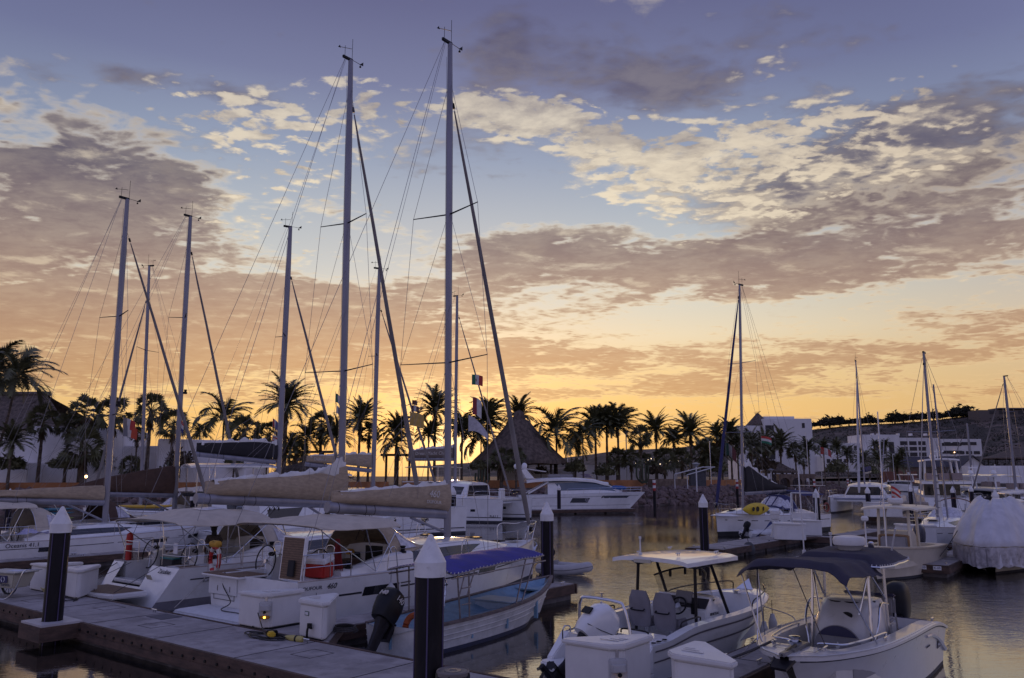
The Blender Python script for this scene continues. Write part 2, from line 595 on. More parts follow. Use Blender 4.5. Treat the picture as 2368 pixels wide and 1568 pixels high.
# water
def water_mat():
 m=bpy.data.materials.new('harbour_water')
 m.use_nodes=True
 t=m.node_tree
 b=t.nodes['Principled BSDF']
 k=NT(t)
 b.inputs['Base Color'].default_value=(.02,.016,.012,1)
 b.inputs['Roughness'].default_value=.03
 b.inputs['IOR'].default_value=3.0
 b.inputs['Specular IOR Level'].default_value=.9
 tc=k.new('ShaderNodeTexCoord')
 sp=k.new('ShaderNodeSeparateXYZ')
 t.links.new(tc.outputs['Object'],sp.inputs[0])
 x,y,z=sp.outputs
 u=k.add(k.mul(x,.62),k.mul(y,.79))
 w=k.add(k.mul(x,-.79),k.mul(y,.62))
 n1=k.noise(k.comb(k.mul(x,.55),y,0.0),2.4,3,.55,.4)
 n2=k.noise(k.comb(k.mul(x,.42),y,3.0),8.0,3,.62,.5)
 n3=k.noise(k.comb(x,y,7.0),.55,2,.5)
 calm=k.step(k.noise(k.comb(x,y,1.0),.09,3,.5),.36,.62)
 lee=k.mul(k.step(x,-3.0,4.0),k.step(y,17.0,27.0))
 amp=k.add(.05,k.mul(k.m('MAXIMUM',lee,.10),k.add(.22,k.mul(calm,.55))))
 far=k.m('DIVIDE',26.0,k.m('MAXIMUM',y,26.0))
 h=k.mul(k.add(k.mul(n1,.36),k.mul(n2,.34),k.mul(n3,.45)),amp,k.m('POWER',far,.55))
 bn=k.new('ShaderNodeBump')
 bn.inputs['Strength'].default_value=1.0
 bn.inputs['Distance'].default_value=.07
 t.links.new(h,bn.inputs['Height'])
 t.links.new(bn.outputs[0],b.inputs['Normal'])
 return m
tag(MB().quad((-400,-60,0),(500,-60,0),(500,600,0),(-400,600,0)).build('water',water_mat()),kind='structure')

# land behind the harbour
SHORE=[(-260,70),(-95,76),(-45,84),(-14,98),(2,108),(17,112),(34,128),(50,150),(66,176),(84,215),(120,262),(300,268)]
def land():
 mb=MB()
 rows=[]
 for off,z in ((0.0,-.6),(0.8,.1),(4.4,2.2),(6.0,2.5),(30,2.9),(160,4.0),(2600,6.0)):
  row=[]
  for i,(x,y) in enumerate(SHORE):
   a=Vector(SHORE[max(i-1,0)])
   b=Vector(SHORE[min(i+1,len(SHORE)-1)])
   d=(b-a).normalized()
   n=Vector((-d.y,d.x))
   if off >100:
    n=Vector((0.5*(i/11-.35)*3.2,1)).normalized()
   row.append((x+n.x*off,y+n.y*off,z))
  rows.append(row)
 mb.loft(rows,False,False)
 g=mat('dry_ground',(.085,.065,.05),.95,var=.35,vscale=.15,bump=.4,bscale=2)
 return tag(mb.build('ground',g,sharp=60),kind='structure')
land()
def shore_pt(i):
 """point and inland normal at parameter i along the shore polyline"""
 k=min(int(i),len(SHORE)-2)
 f=i-k
 a,b=Vector(SHORE[k]),Vector(SHORE[k+1])
 d=(b-a).normalized()
 return a.lerp(b,f),Vector((-d.y,d.x)),d

# docks
CONC=lambda:mat('dock_concrete',(.30,.275,.27),.85,var=.22,vscale=1.4,bump=.2,bscale=40,col2=(.19,.17,.17),cut=(.46,.72))
WOOD=lambda:mat('dock_timber',(.075,.045,.032),.85,var=.4,vscale=2.2,bump=.4,bscale=12,stretch=(1,1,4))
FLOAT=lambda:mat('dock_float',(.10,.09,.09),.9,var=.4,vscale=2)
ZD=.5
def local(loc,rz,pts):
 m=Matrix.Rotation(-rz,3,'Z')
 return [(m@(Vector(p)-Vector(loc)))[:2] for p in pts]
def bolt_row(mb,a,b,z,step,nrm,r=.03):
 a,b=Vector(a),Vector(b)
 n=int((b-a).length/step)
 for i in range(n):
  c=a.lerp(b,(i+.5)/n)
  c.z=z
  mb.tube([c,c+Vector(nrm)*.03],r,6)
def joints(mb,x0,x1,y0,y1,step,z):
 x=x0+step
 while x <x1:
  mb.box((x,(y0+y1)/2,z),(.022,y1-y0,.006))
  x+=step
def main_dock():
 t=thing('dock','long concrete walkway with dark timber sides crossing the lower left foreground','dock',tuple(dk(-17,10.64)),R(-38.1))
 MB().box((0,0,ZD-.06),(56,2.0,.12)).build('deck',CONC(),t,bevel=.01)
 j=MB()
 joints(j,-28,28,-1,1,3.05,ZD+.0032)
 j.build('deck_joint',mat('dark_joint',(.06,.055,.055),.9),t)
 for s in (-1,1):
  b=MB().box((0,s*1.05,ZD-.16),(56,.10,.34))
  b.box((0,s*1.115,ZD-.30),(56,.03,.16))
  b.build('timber_waler',WOOD(),t,bevel=.008)
  c=MB()
  bolt_row(c,(-28,s*1.10,0),(28,s*1.10,0),ZD-.15,.42,(0,s,0))
  c.build('bolt',BLACK(),t)
 MB().box((0,0,.02),(56,1.9,.7)).build('float',FLOAT(),t)
 for x,y in ((-5.6,.45),(-2.1,-.1),(-8.6,-.2),(3.4,.2)):
  m=MB()
  for dx,dy,sx,sy in ((0,.3,.62,.012),(0,-.3,.62,.012),(.3,0,.012,.62),(-.3,0,.012,.62)):
   m.box((x+dx,y+dy,ZD+.003),(sx,sy,.005))
  m.build('hatch_outline',mat('dark_joint',(.06,.055,.055),.9),t)
 MB().box((-3.05,.62,ZD+.006),(.75,.55,.012)).build('hatch_cover',mat('slate_plate',(.09,.085,.10),.7),t)
 P=MB()
 hx,hy=dock_local(dk(-21.45,9.15))
 ring=[(.24*math.cos(a),.24*math.sin(a)) for a in [2*PI*i/24 for i in range(24)]]
 out=[]
 for i in range(24):
  a=2*PI*i/24
  c,s_=math.cos(a),math.sin(a)
  q=.5/max(abs(c),abs(s_))
  out.append((q*c*1.15,q*s_*.95))
 vs=[(hx+a,hy+b,ZD+.05) for a,b in out]+[(hx+a,hy+b,ZD+.05) for a,b in ring]+[(hx+a,hy+b,ZD+.0) for a,b in out]+[(hx+a,hy+b,ZD+.0) for a,b in ring]
 fs=[]
 for i in range(24):
  j2=(i+1)%24
  fs+=[(i,j2,24+j2,24+i),(48+i,i,24+i+0,72+i)[:0] or (i,48+i,48+j2,j2),(24+i,24+j2,72+j2,72+i)]
 P.add(vs,fs)
 br=P.build('pile_bracket',mat('pale_steel_plate',(.45,.43,.44),.5),t)
 MB().box((hx,hy-.46,ZD-.17),(1.18,.1,.34)).box((hx-.54,hy,ZD-.17),(.1,.82,.34)).box((hx+.54,hy,ZD-.17),(.1,.82,.34)).build('bracket_skirt',WOOD(),br)
 return t
def dock_local(w):
 m=Matrix.Rotation(R(38.1),3,'Z')
 v=m@(Vector(w)-dk(-17,10.64))
 return v.x,v.y
def finger(label,base,rz,L,w,gusset=(1.3,1.3),signs=(),z=ZD):
 """finger pier: local x from root outwards, y to its left"""
 t=thing('finger_pier',label,'dock',tuple(base),rz,'finger piers between the berths')
 g0,g1=gusset
 poly=[(0,-w/2-g1),(g1*1.1,-w/2),(L,-w/2),(L,w/2),(g0*1.1,w/2),(0,w/2+g0)]
 MB().prism(poly,z-.12,z).build('deck',CONC(),t,bevel=.01)
 jn=MB()
 joints(jn,1.6,L-.3,-w/2,w/2,2.4,z+.0032)
 jn.build('deck_joint',mat('dark_joint',(.06,.055,.055),.9),t)
 for s in (-1,1):
  g=g0 if s >0 else g1
  MB().box(((L+g)/2,s*(w/2+.04),z-.17),(L-g*1.1,.08,.30)).build('timber_waler',WOOD(),t,bevel=.008)
  if g:
   a,b=V3(0,s*(w/2+g),0),V3(g*1.1,s*w/2,0)
   MB().tube([a+V3(0,s*.03,z-.1),b+V3(0,s*.03,z-.1)],.1,4).build('gusset_edge',WOOD(),t)
 MB().box((L+.045,0,z-.17),(.09,w+.16,.32)).build('end_waler',WOOD(),t,bevel=.008)
 n=max(2,int(L/2.4))
 for i in range(n):
  MB().box(((i+.5)*L/n,0,.0),(L/n-.25,w*.9,.60)).build('float',FLOAT(),t)
 for i,body in enumerate(signs):
  yy=(i-(len(signs)-1)/2)*-.55 if len(signs) >1 else-.25
  s_=MB().box((L+.097,yy,z-.12),(.014,.30,.15)).build('berth_sign',mat('sign_white',(.70,.70,.72),.5),t)
  text('berth_number',body,.125,frame3((L+.106,yy,z-.12),(0,1,0),(1,0,0)),mat('sign_navy',(.02,.02,.10),.5),s_)
 for x in (L*.45,L-.5):
  for s in (-1,1):
   cleat(V3(x,s*(w/2-.12),z),t)
 return t
def cleat(p,parent,s=1.0,rz=0.0):
 m=MB().tube([(-.13*s,0,.075*s),(.13*s,0,.075*s)],.017*s,6)
 for x in (-.05,.05):
  m.tube([(x*s,0,0),(x*s,0,.075*s)],.02*s,6)
 return m.build('cleat',STEEL(),parent,p,rz)
dock=main_dock()
cleat(V3(*dock_local(dk(-20.9,11.45)),ZD),dock)
cleat(V3(*dock_local(dk(-14.6,11.45)),ZD),dock)
finger('finger pier between the white sloop with dark stripe and the blue canopied skiff',dk(-15.95,11.69),HB,11.4,.95)
finger('finger pier at far left alongside the white sloop with tan sail cover',dk(-38.6,11.69),HB,12.5,1.1)
finger('short pier stub with two dock boxes at the port quarter of the lifebuoy sloop',dk(-26.5,11.69),HB,1.5,.8)
finger('finger pier between the grey seated motorboat and the navy topped boat',dk(-6.55,11.69),HB,8.5,.95)
# far dock row
KB=R(51.5)
k11=gnd(1629,1268,.5)
KD=Vector((math.cos(KB),math.sin(KB),0))
KN=Vector((math.sin(KB),-math.cos(KB),0))
LK=11.6
finger('finger pier with berth sign K-11 beside the sloop with yellow kayak',tuple(k11+KD*LK)[:2]+(0,),KB+PI,LK,1.9,(.8,.8),('K-11',))
k10=gnd(2150,1308,.45)
finger('finger pier with berth signs K-10 and K-09 beside the tarp covered boat',tuple(k10+KD*11.5)[:2]+(0,),KB+PI,11.5,1.25,(.8,.8),('K-09','K-10'))
def straight_dock(label,a,b,w,z=ZD):
 a,b=Vector(a),Vector(b)
 d=b-a
 L=d.length
 t=thing('dock',label,'dock',(a.x,a.y,0),math.atan2(d.y,d.x))
 MB().box((L/2,0,z-.06),(L,w,.12)).build('deck',CONC(),t,bevel=.01)
 for s in (-1,1):
  MB().box((L/2,s*(w/2+.04),z-.18),(L,.08,.32)).build('timber_waler',WOOD(),t)
 n=max(2,int(L/3.5))
 for i in range(n):
  MB().box(((i+.5)*L/n,0,0),(L/n-.3,w*.9,.62)).build('float',FLOAT(),t)
 return t
kr=k11+KD*(LK+1.0)
straight_dock('long walkway dock at right behind the cream console boat',kr-KN*1.2,kr+KN*30,2.0)
finger('finger pier running back beside the stern of the kayak sloop',tuple(kr+KN*2.6)[:2]+(0,),KB,9.0,1.3)
straight_dock('low dock below the big flybridge yacht at far right',gnd(2000,1193,.5),gnd(2420,1205,.5),2.2)
straight_dock('distant dock along the far shore with a row of small piles',(92,222,0),(150,254,0),2.5)
straight_dock('dock beside the flybridge motor yacht with blue cover',(-14,82.5,0),(13.5,93,0),2.0)

# piles
PILEM=lambda:mat('black_pile_sleeve',(.008,.006,.009),.55,spec=.25,var=.5,vscale=3,col2=(.018,.015,.018),cut=(.52,.75),stretch=(1,1,.25))
CAPM=lambda:mat('white_pile_cap',(.68,.67,.66),.45,var=.10,vscale=3,col2=(.50,.48,.46),cut=(.56,.78))
PG='black mooring piles with white caps'
def pile(x,y,label,r=.21,top=3.17,cap=None):
 t=thing('mooring_pile',label,'pile',(x,y,0),random.uniform(0,6),PG)
 h=top-.62
 m=MB().lathe([(r,-2),(r,h)],n=28)
 for i in range(5):
  a=2*PI*i/5
  m.box(((r+.001)*math.cos(a),(r+.001)*math.sin(a),h/2-.5),(.02,.022,h+1),a,1)
 m.build('shaft',[PILEM(),mat('violet_seam',(.07,.055,.13),.3,var=.1)],t)
 MB().lathe([(r*1.1,h-.02),(r*1.1,h+.20),(r*1.06,h+.215),(r*.16,top-.02),(r*.03,top)],n=28).build('cap',CAPM(),t,sharp=25)
 return t
_p=dk(-21.45,9.15)
pile(_p.x,_p.y,'black mooring pile with white cap in a steel bracket at the dock edge, lower left',.225,3.28)
_p=at(993,1400,12.9)
pile(_p.x,12.9,'large black mooring pile with white cap beside the grey waste bin, nearest the camera',.225,3.12)
pile(1.19,27.93,'black mooring pile with white cap beside the small inflatable dinghy')
pile(9.43,40.3,'black mooring pile with white cap on the end of the K-11 pier')
pile(22.0,59.0,'black mooring pile with white cap behind the white boarding steps')
pile(32.6,74.7,'black mooring pile with white cap in front of the facing catamaran')
for px,Y,lab in ((448,52,'black mooring pile with white cap behind the tan bimini of the lifebuoy sloop'),(22,60,'black mooring pile with white cap near left edge beyond the tan boom cover'),(1292,93,'black mooring pile with white cap against the side of the flybridge motor yacht'),(1048,68,'slim black mooring pile with white cap beside the near catamaran hull'),(2105,84,'black mooring pile with white cap in open water right of the facing catamaran'),(2301,56,'black mooring pile with white cap behind the tarp covered boat'),(2204,77,'black mooring pile with white cap before the big flybridge yacht stern'),(2246,84,'black mooring pile with white cap just right of the big flybridge yacht'),(2352,70,'black mooring pile with white cap at the far right edge')):
 v=at(px,1150,Y)
 pile(v.x,Y,lab)
for i in range(9):
 w=Vector((92,222,0)).lerp(Vector((146,252,0)),i/8)
 pile(w.x,w.y-1.5,'small distant black pile with white cap along the far shore dock',.24,3.3)
def marker(px,Y,label):
 v=at(px,1150,Y)
 t=thing('marker_post',label,'marker post',(v.x,Y,0))
 MB().lathe([(.2,-2),(.2,2.2)],n=16).build('shaft',PILEM(),t)
 for z0,z1,c in ((2.2,2.55,(.30,.02,.02)),(2.55,2.9,(.62,.6,.6)),(2.9,3.25,(.30,.02,.02)),(3.25,3.6,(.62,.6,.6))):
  MB().lathe([(.205,z0),(.205,z1)],n=16).build('band',mat('band_%d'%int(c[0]*100),c,.5),t)
marker(1513,108,'red and white banded black marker post by the rock shore beside the yacht bow')
marker(1705,128,'red and white banded black marker post behind the mast of the kayak sloop')
marker(1884,150,'red and white banded black marker post near the stone arches')
marker(1962,185,'red and white banded black marker post left of the facing catamaran cabin')

# hulls
def spl(tab,x):
 """smooth curve through (x, y) pairs"""
 if x<=tab[0][0]:
  return tab[0][1]
 if x>=tab[-1][0]:
  return tab[-1][1]
 for i in range(len(tab)-1):
  if x<=tab[i+1][0]:
   break
 x0,y0=tab[i]
 x1,y1=tab[i+1]
 h=x1-x0
 m0=(y1-tab[i-1][1])/(x1-tab[i-1][0]) if i >0 else (y1-y0)/h
 m1=(tab[i+2][1]-y0)/(tab[i+2][0]-x0) if i+2 <len(tab) else (y1-y0)/h
 t=(x-x0)/h
 return (2*t**3-3*t*t+1)*y0+(t**3-2*t*t+t)*h*m0+(-2*t**3+3*t*t)*y1+(t**3-t*t)*h*m1
def smooth(x,a,b):
 t=max(0,min(1,(x-a)/(b-a)))
 return t*t*(3-2*t)
class Hull:
 def __init__(s,x0,x1,hb,sheer,wl,rake=.4,trake=0.0,depth=.45,flare=1.0,boot=.14,yc=0.0,chine=0.0):
  s.x0,s.x1,s.hb,s.sh,s.wl,s.rake,s.trake,s.depth,s.flare,s.boot,s.yc,s.chine=x0,x1,hb,sheer,wl,rake,trake,depth,flare,boot,yc,chine
 def b(s,t):
  return max(.015,spl(s.hb,t))
 def zs(s,t):
  return spl(s.sh,t)
 def x(s,t,f=1.0):
  f=min(max(f,0),1.1)
  return lerp(s.x0,s.x1,t)-s.rake*(1-f)*smooth(t,.55,1)+s.trake*(1-f)*(1-smooth(t,0,.3))
 def t_of(s,x):
  return (x-s.x0)/(s.x1-s.x0)
 def side(s,t,f,sd=-1,off=0.0):
  bd=s.b(t)
  bw=bd*spl(s.wl,t)
  b=bw+(bd-bw)*max(f,0)**s.flare
  return V3(s.x(t,f),s.yc+sd*(b+off),f*s.zs(t))
 def mesh(s,n=26,notch=None):
  fr=[1,.985,.8,.6,.4,.24,None,0.0,-.12,-.25]
  rings=[]
  rowmi=[]
  for i in range(n+1):
   t=i/n
   t=t+.25*math.sin(2*PI*t)/(2*PI)
   zs=s.zs(t)
   half=[]
   for f in fr:
    if f is None:
     f=s.boot/zs
    if f>=0:
     half.append(s.side(t,f,1))
    else:
     k=-f/.25
     p=s.side(t,0,1)
     p.y=s.yc+(p.y-s.yc)*math.sqrt(max(0,1-k**2.2))
     p.z=-s.depth*k**.8
     half.append(p)
   ring=half+[V3(p.x,2*s.yc-p.y,p.z) for p in half[-2::-1]]
   rings.append(ring)
  m=len(rings[0])
  nb=fr.index(None)
  rowmi=[1 if (j>=nb and j <m-1-nb) else 0 for j in range(m-1)]
  mb=MB()
  mb.loft(rings,False,False,0,rowmi)
  r0=rings[0]
  if notch:
   y0,y1,zn=notch
   xs=lambda z:s.x(0,z/s.zs(0))
   top=s.zs(0)
   cap=list(r0)+[V3(xs(top),y0,top),V3(xs(zn),y0,zn),V3(xs(zn),y1,zn),V3(xs(top),y1,top)]
  else:
   cap=list(r0)
  mb.add(cap,[tuple(range(len(cap)))],0)
  return mb
 def band(s,t0,t1,f0,f1,sd=-1,off=.006,n=10,mb=None):
  """strip lying on the topsides; f0/f1 numbers or functions of t"""
  g=lambda f,t:f(t) if callable(f) else f
  mb=mb or MB()
  def fn(u,v):
   t=lerp(t0,t1,u)
   return s.side(t,lerp(g(f0,t),g(f1,t),v),sd,off)
  if sd <0:
   mb.grid(lambda u,v:fn(u,v),n,1)
  else:
   mb.grid(lambda u,v:fn(1-u,v),n,1)
  return mb
 def patch(s,ta,tb,z0,z1,slant=0.0,sd=-1,off=.008):
  """hull window: heights in metres, slanted ends"""
  def fn(u,v):
   t=lerp(ta,tb,u)+slant*(v-.5)
   return s.side(t,lerp(z0,z1,v)/s.zs(t),sd,off)
  mb=MB()
  if sd <0:
   mb.grid(fn,5,2)
  else:
   mb.grid(lambda u,v:fn(1-u,v),5,2)
  return mb
 def frame(s,t,z,sd=-1,off=.008):
  p=s.side(t,z/s.zs(t),sd,off)
  q=s.side(t+.02,z/s.zs(t+.02),sd,off)
  r=s.side(t,(z+.1)/s.zs(t),sd,off)
  d=(q-p)
  if sd >0:
   d=-d
  nn=d.cross(r-p)
  return frame3(p,d,nn)
def deck_mesh(h,xc0,xc1,yi,zf,camber=.06,n=26,inset=.03,gw=None):
 """deck with a cockpit well between xc0 and xc1"""
 xs=sorted({round(lerp(h.x0,h.x1-.02,i/n),4) for i in range(n+1)}|{xc0,xc1})
 rings=[]
 def ring(x,well):
  t=h.t_of(x)
  b=max(h.b(t)-inset,.01)
  z=h.zs(t)-.015
  y=min(yi,b*.9) if gw is None else max(.004,min(yi,b-gw))
  zc=z+camber*(1-(y/max(b,.2))**2)*min(1,b)
  zz=zf if well else zc+.001
  xx=x
  if x<=h.x0+.001:
   xx=x+.02
  ym=y if not well else y-.001
  return [(xx,-b,z),(xx,-b*.5-y*.5,(z+zc)/2),(xx,-y,zc),(xx,-ym,zz),(xx,0,zz+(camber*.2 if not well else 0)),(xx,ym,zz),(xx,y,zc),(xx,b*.5+y*.5,(z+zc)/2),(xx,b,z)]
 for x in xs:
  w=xc0-1e-6<=x<=xc1+1e-6
  if abs(x-xc1) <1e-6:
   rings.append(ring(x,True))
   rings.append(ring(x,False))
  elif abs(x-xc0) <1e-6 and xc0 >h.x0+.01:
   rings.append(ring(x,False))
   rings.append(ring(x,True))
  else:
   rings.append(ring(x,w))
 mb=MB()
 for r in rings:
  r.reverse()
 mb.loft(rings,False,False)
 mb.f=[tuple(reversed(f)) for f in mb.f]
 return mb
class Trunk:
 """cabin trunk: table of (x, half width at foot, half width at top, z foot, z top)"""
 def __init__(s,tab):
  s.tab=tab
 def at(s,x):
  return [spl([(r[0],r[k]) for r in s.tab],x) for k in range(1,5)]
 def mesh(s,n=20):
  rings=[]
  x0,x1=s.tab[0][0],s.tab[-1][0]
  for i in range(n+1):
   x=lerp(x0,x1,i/n)
   wb,wt,zb,zt=s.at(x)
   h=zt-zb
   rings.append([(x,-wb,zb-.03),(x,-lerp(wb,wt,.8),zb+h*.8),(x,-wt*.95,zb+h*.97),(x,-wt*.5,zt+h*.10),(x,0,zt+h*.14),(x,wt*.5,zt+h*.10),(x,wt*.95,zb+h*.97),(x,lerp(wb,wt,.8),zb+h*.8),(x,wb,zb-.03)])
  mb=MB()
  for r in rings:
   r.reverse()
  mb.loft(rings,False,False)
  mb.f=[tuple(reversed(f)) for f in mb.f]
  mb.f=[f for f in mb.f]
  for r,rev in ((rings[0],False),(rings[-1],True)):
   q=list(r)
   mb.add(q if rev else q[::-1],[tuple(range(len(q)))])
  return mb
 def window(s,x0,x1,f0,f1,sd=-1,off=.008,cut=(0,0),n=8):
  """dark strip on the trunk side between height fractions; cut slants its ends"""
  def fn(u,v):
   x=lerp(x0+cut[0]*(1-v),x1-cut[1]*(1-v),u)
   wb,wt,zb,zt=s.at(x)
   f=lerp(f0,f1,v)
   return V3(x,sd*(lerp(wb,wt,f)+off),zb+(zt-zb)*f)
  mb=MB()
  if sd <0:
   mb.grid(fn,n,2)
  else:
   mb.grid(lambda u,v:fn(1-u,v),n,2)
  return mb
def wheel(parent,c,r,tilt=0.0,name='steering_wheel',spokes=6,n=28):
 m=Matrix.Translation(Vector(c))@Matrix.Rotation(tilt,4,'Y')
 w=MB().tube([(0,r*math.cos(2*PI*i/n),r*math.sin(2*PI*i/n)) for i in range(n)],.02,6,closed=True).move(m).build(name,BLACK(),parent)
 k=MB()
 for i in range(spokes):
  a=2*PI*i/spokes+.3
  k.tube([(0,0,0),(0,r*math.cos(a),r*math.sin(a))],.008,5)
 k.lathe([(.06,-.03),(.06,.05)],n=10,axis='x')
 k.move(m).build('spokes',STEEL(),w)
 return w
def rail(parent,pts,r=.014,name='pushpit',m=None,n=4,smoothn=0):
 return MB().tube(arc(pts,smoothn) if smoothn else pts,r,6).build(name,m or STEEL(),parent)
def sail_bag(parent,pts,th,mname,open_top=True,sailm=None,lump=.12,seed=0):
 """stack-pack cover along the boom. pts: (x, z_bottom, z_top); sail shows in the open top"""
 rnd=random.Random(seed)
 x0,x1=pts[0][0],pts[-1][0]
 zb=lambda x:spl([(p[0],p[1]) for p in pts],x)
 zt=lambda x:spl([(p[0],p[2]) for p in pts],x)
 rings=[]
 n=26
 for i in range(n+1):
  x=lerp(x0,x1,i/n)
  e=smooth(i,0,3)*.75+.25
  b,t=zb(x),zt(x)
  h=t-b
  w=th*e
  wob=lambda k:.060*MN.noise(Vector((x*1.6+seed*7,k*2.3,seed)))+.028*MN.noise(Vector((x*5+seed,k*4.3,3)))
  dz=.05*MN.noise(Vector((x*1.1,seed*3,9)))
  rings.append([(x,-w*.45-wob(0)*.5,b),(x,-w-wob(1),b+h*.25),(x,-w*.95-wob(2),b+h*.6),(x,-w*.62-wob(3),t+dz),(x,-w*.45-wob(3),t+dz-.02),(x,-w*.3,t-.16*h),(x,w*.3,t-.16*h),(x,w*.5,t+dz+.03),(x,w*.66,t+dz+.04),(x,w*.95,b+h*.6),(x,w,b+h*.25),(x,w*.45,b)])
 mb=MB().loft(rings,True,True)
 cover=mb.build('sail_cover',mname,parent,sharp=70)
 if sailm is not None:
  rings=[]
  for i in range(n*2+1):
   x=lerp(x0+.25,x1-.03,i/(2*n))
   t,b=zt(x),zb(x)
   h=t-b
   k=(.45+lump*1.3*(.7+MN.noise(Vector((x*2.6,seed,1)))*1.5))
   w=th*.55
   ring=[]
   for j in range(9):
    a=PI*j/8
    rr=1+.35*MN.noise(Vector((x*4.5,j*.8,seed+2)))
    ring.append((x,-w*math.cos(a)*rr,t-h*.22+k*math.sin(a)*rr*(h*.6)))
   rings.append(ring)
  MB().loft(rings,False,False).build('sail',sailm,cover,sharp=80)
 return cover
def rig(parent,c):
 """mast, boom, spreaders, shrouds, stays. c: dict of measured positions in the boat's frame"""
 mx,zb,zt=c['mast']
 rk=c.get('rakeaft',.0)
 X=lambda z:mx-rk*(z-zb)/(zt-zb)
 am=c.get('mastmat') or ALU()
 ra=c.get('mr',.125)
 pts=[(X(zb),0,zb),(X(lerp(zb,zt,.8)),0,lerp(zb,zt,.8)),(X(zt),0,zt)]
 mm=MB()
 rings=[]
 for p,k in zip(pts,(1,1,.72)):
  rings.append([(p[0]+ra*k*math.cos(a),ra*.62*k*math.sin(a),p[2]) for a in [2*PI*j/14 for j in range(14)]])
 mm.loft(rings)
 mast=mm.build('mast',am,parent)
 hal=MB()
 for dy,dx in ((.05,-ra-.012),(-.06,-ra*.5),(.07,ra*.4)):
  hal.tube([(X(zb+1.5)+dx,dy,zb+1.5),(X(zt*.97)+dx*.9,dy*.8,zt*.97)],.009,4)
 hal.build('halyard',WIRE(),mast)
 d=c.get('fwd',1)
 MB().box((X(zt)-.17*d,0,zt+.01),(.55,.10,.13)).build('masthead_crane',BLACK(),mast,bevel=.02)
 if c.get('gear',True):
  MB().tube([(X(zt)+.1*d,.03,zt),(X(zt)+.1*d,.03,zt+1.05)],.010,5).build('antenna',BLACK(),mast)
  v=MB().tube([(X(zt)-.33*d,0,zt),(X(zt)-.33*d,0,zt+.55)],.010,5)
  v.tube([(X(zt)-.62*d,.12,zt+.42),(X(zt)-.05*d,-.12,zt+.46)],.012,5)
  v.plate([(X(zt)-.62*d,.12,zt+.40),(X(zt)-.50*d,.10,zt+.40),(X(zt)-.55*d,.1,zt+.52)],.01)
  v.build('wind_vane',BLACK(),mast)
  w=MB().tube([(X(zt)+.1*d,0,zt+.04),(X(zt)+.62*d,0,zt+.02)],.012,5)
  w.plate([(X(zt)+.50*d,0,zt+.0),(X(zt)+.72*d,0,zt+.20),(X(zt)+.72*d,0,zt+.02)],.012)
  w.sphere((X(zt)+.55*d,0,zt-.09),.05,8).tube([(X(zt)+.55*d,0,zt),(X(zt)+.55*d,0,zt-.09)],.01,4)
  w.build('wind_sensor',BLACK(),mast)
 if c.get('radar_z'):
  z=c['radar_z']
  MB().box((X(z)+ra+.10*d,-.02,z),(.2,.16,.12)).lathe([(.07,0),(.09,.16)],(X(z)+ra+.12*d,-.02,z+.05),10).build('deck_light',BLACK(),mast)
 wr=c.get('wire',.0085)
 cp=c['chain']
 tips=[]
 sw=c.get('sweep',.35)
 for z,y in c['spreaders']:
  for sd in (-1,1):
   tip=V3(X(z)-sw*y,sd*y,z+.06)
   MB().tube([(X(z),sd*.06,z),tip],[.05,.03],6,flat=.5).build('spreader',BLACKM() if c.get('darkspr',1) else am,parent)
  tips.append(V3(X(z)-sw*y,y,z+.06))
 hz=c['hound']
 for sd in (-1,1):
  f=lambda v:V3(v.x,v.y*sd,v.z)
  path=[V3(cp[0],cp[1]*sd,cp[2])]+[f(t) for t in tips]+[V3(X(hz),.08*sd,hz)]
  for a,b in zip(path,path[1:]):
   line('shroud',a,b,wr,WIRE(),parent)
  for t,(z,y) in zip([V3(cp[0],cp[1]*.95,cp[2])]+tips,c['spreaders']):
   line('lower_shroud',f(t)+V3(.02,0,0),V3(X(z),.07*sd,z-.05),wr*.85,WIRE(),parent)
  if c.get('back'):
   bx,by,bz=c['back']
   line('backstay',V3(bx,by*sd,bz),V3(X(zt)-.30*d,0,zt-.02),wr,WIRE(),parent)
 fx,fz=c['stem']
 a,b=V3(fx,0,fz),V3(X(hz),0,hz)
 dr=(b-a)
 line('forestay',a,b,wr,WIRE(),parent)
 fr=c.get('furl_r',.075)
 pts=[a+dr*k for k in (.02,.05,.12,.3,.5,.7,.85,.945)]
 pts=[p+V3(.012*math.sin(i*9),.012*math.cos(i*7),0) for i,p in enumerate(pts)]
 g=MB().tube(pts,[fr*k for k in (.5,1.1,1.25,1.1,.95,.8,.62,.3)],8).build('furled_sail',c.get('furlmat') or mat('grey_uv_strip',(.20,.18,.17),.8,var=.2,bump=.5,bscale=14,stretch=(1,1,.3)),parent,sharp=70)
 MB().lathe([(.05,0),(.11,.02),(.11,.05),(.06,.07),(.06,.12),(.11,.14),(.11,.17),(.05,.2)],tuple(a+dr*.012),12).build('furling_drum',BLACK(),g)
 MB().tube([a+dr*.95,a+dr*.962],.05,6).build('furling_swivel',BLACK(),g)
 if c.get('boom'):
  ax,az,bx,bz=c['boom']
  br=c.get('br',.12)
  bm=MB().tube([(ax,0,az),(bx,0,bz)],br,12,flat=1.15).build('boom',c.get('boommat') or am,parent)
  e=MB()
  for k in (.07,.28,.35):
   q=V3(lerp(ax,bx,k),0,lerp(az,bz,k))
   e.tube([q+V3(-.012,0,0),q+V3(.012,0,0)],br+.006,12,flat=1.15)
  e.build('boom_strap',ROPE(),bm)
  if c.get('vang'):
   (x0,z0),(x1,z1)=c['vang']
   MB().tube([(x0,0,z0),(x1,0,z1)],.05,8).build('vang',am,bm)
  lz=c.get('jack_z',lerp(zb,zt,.45))
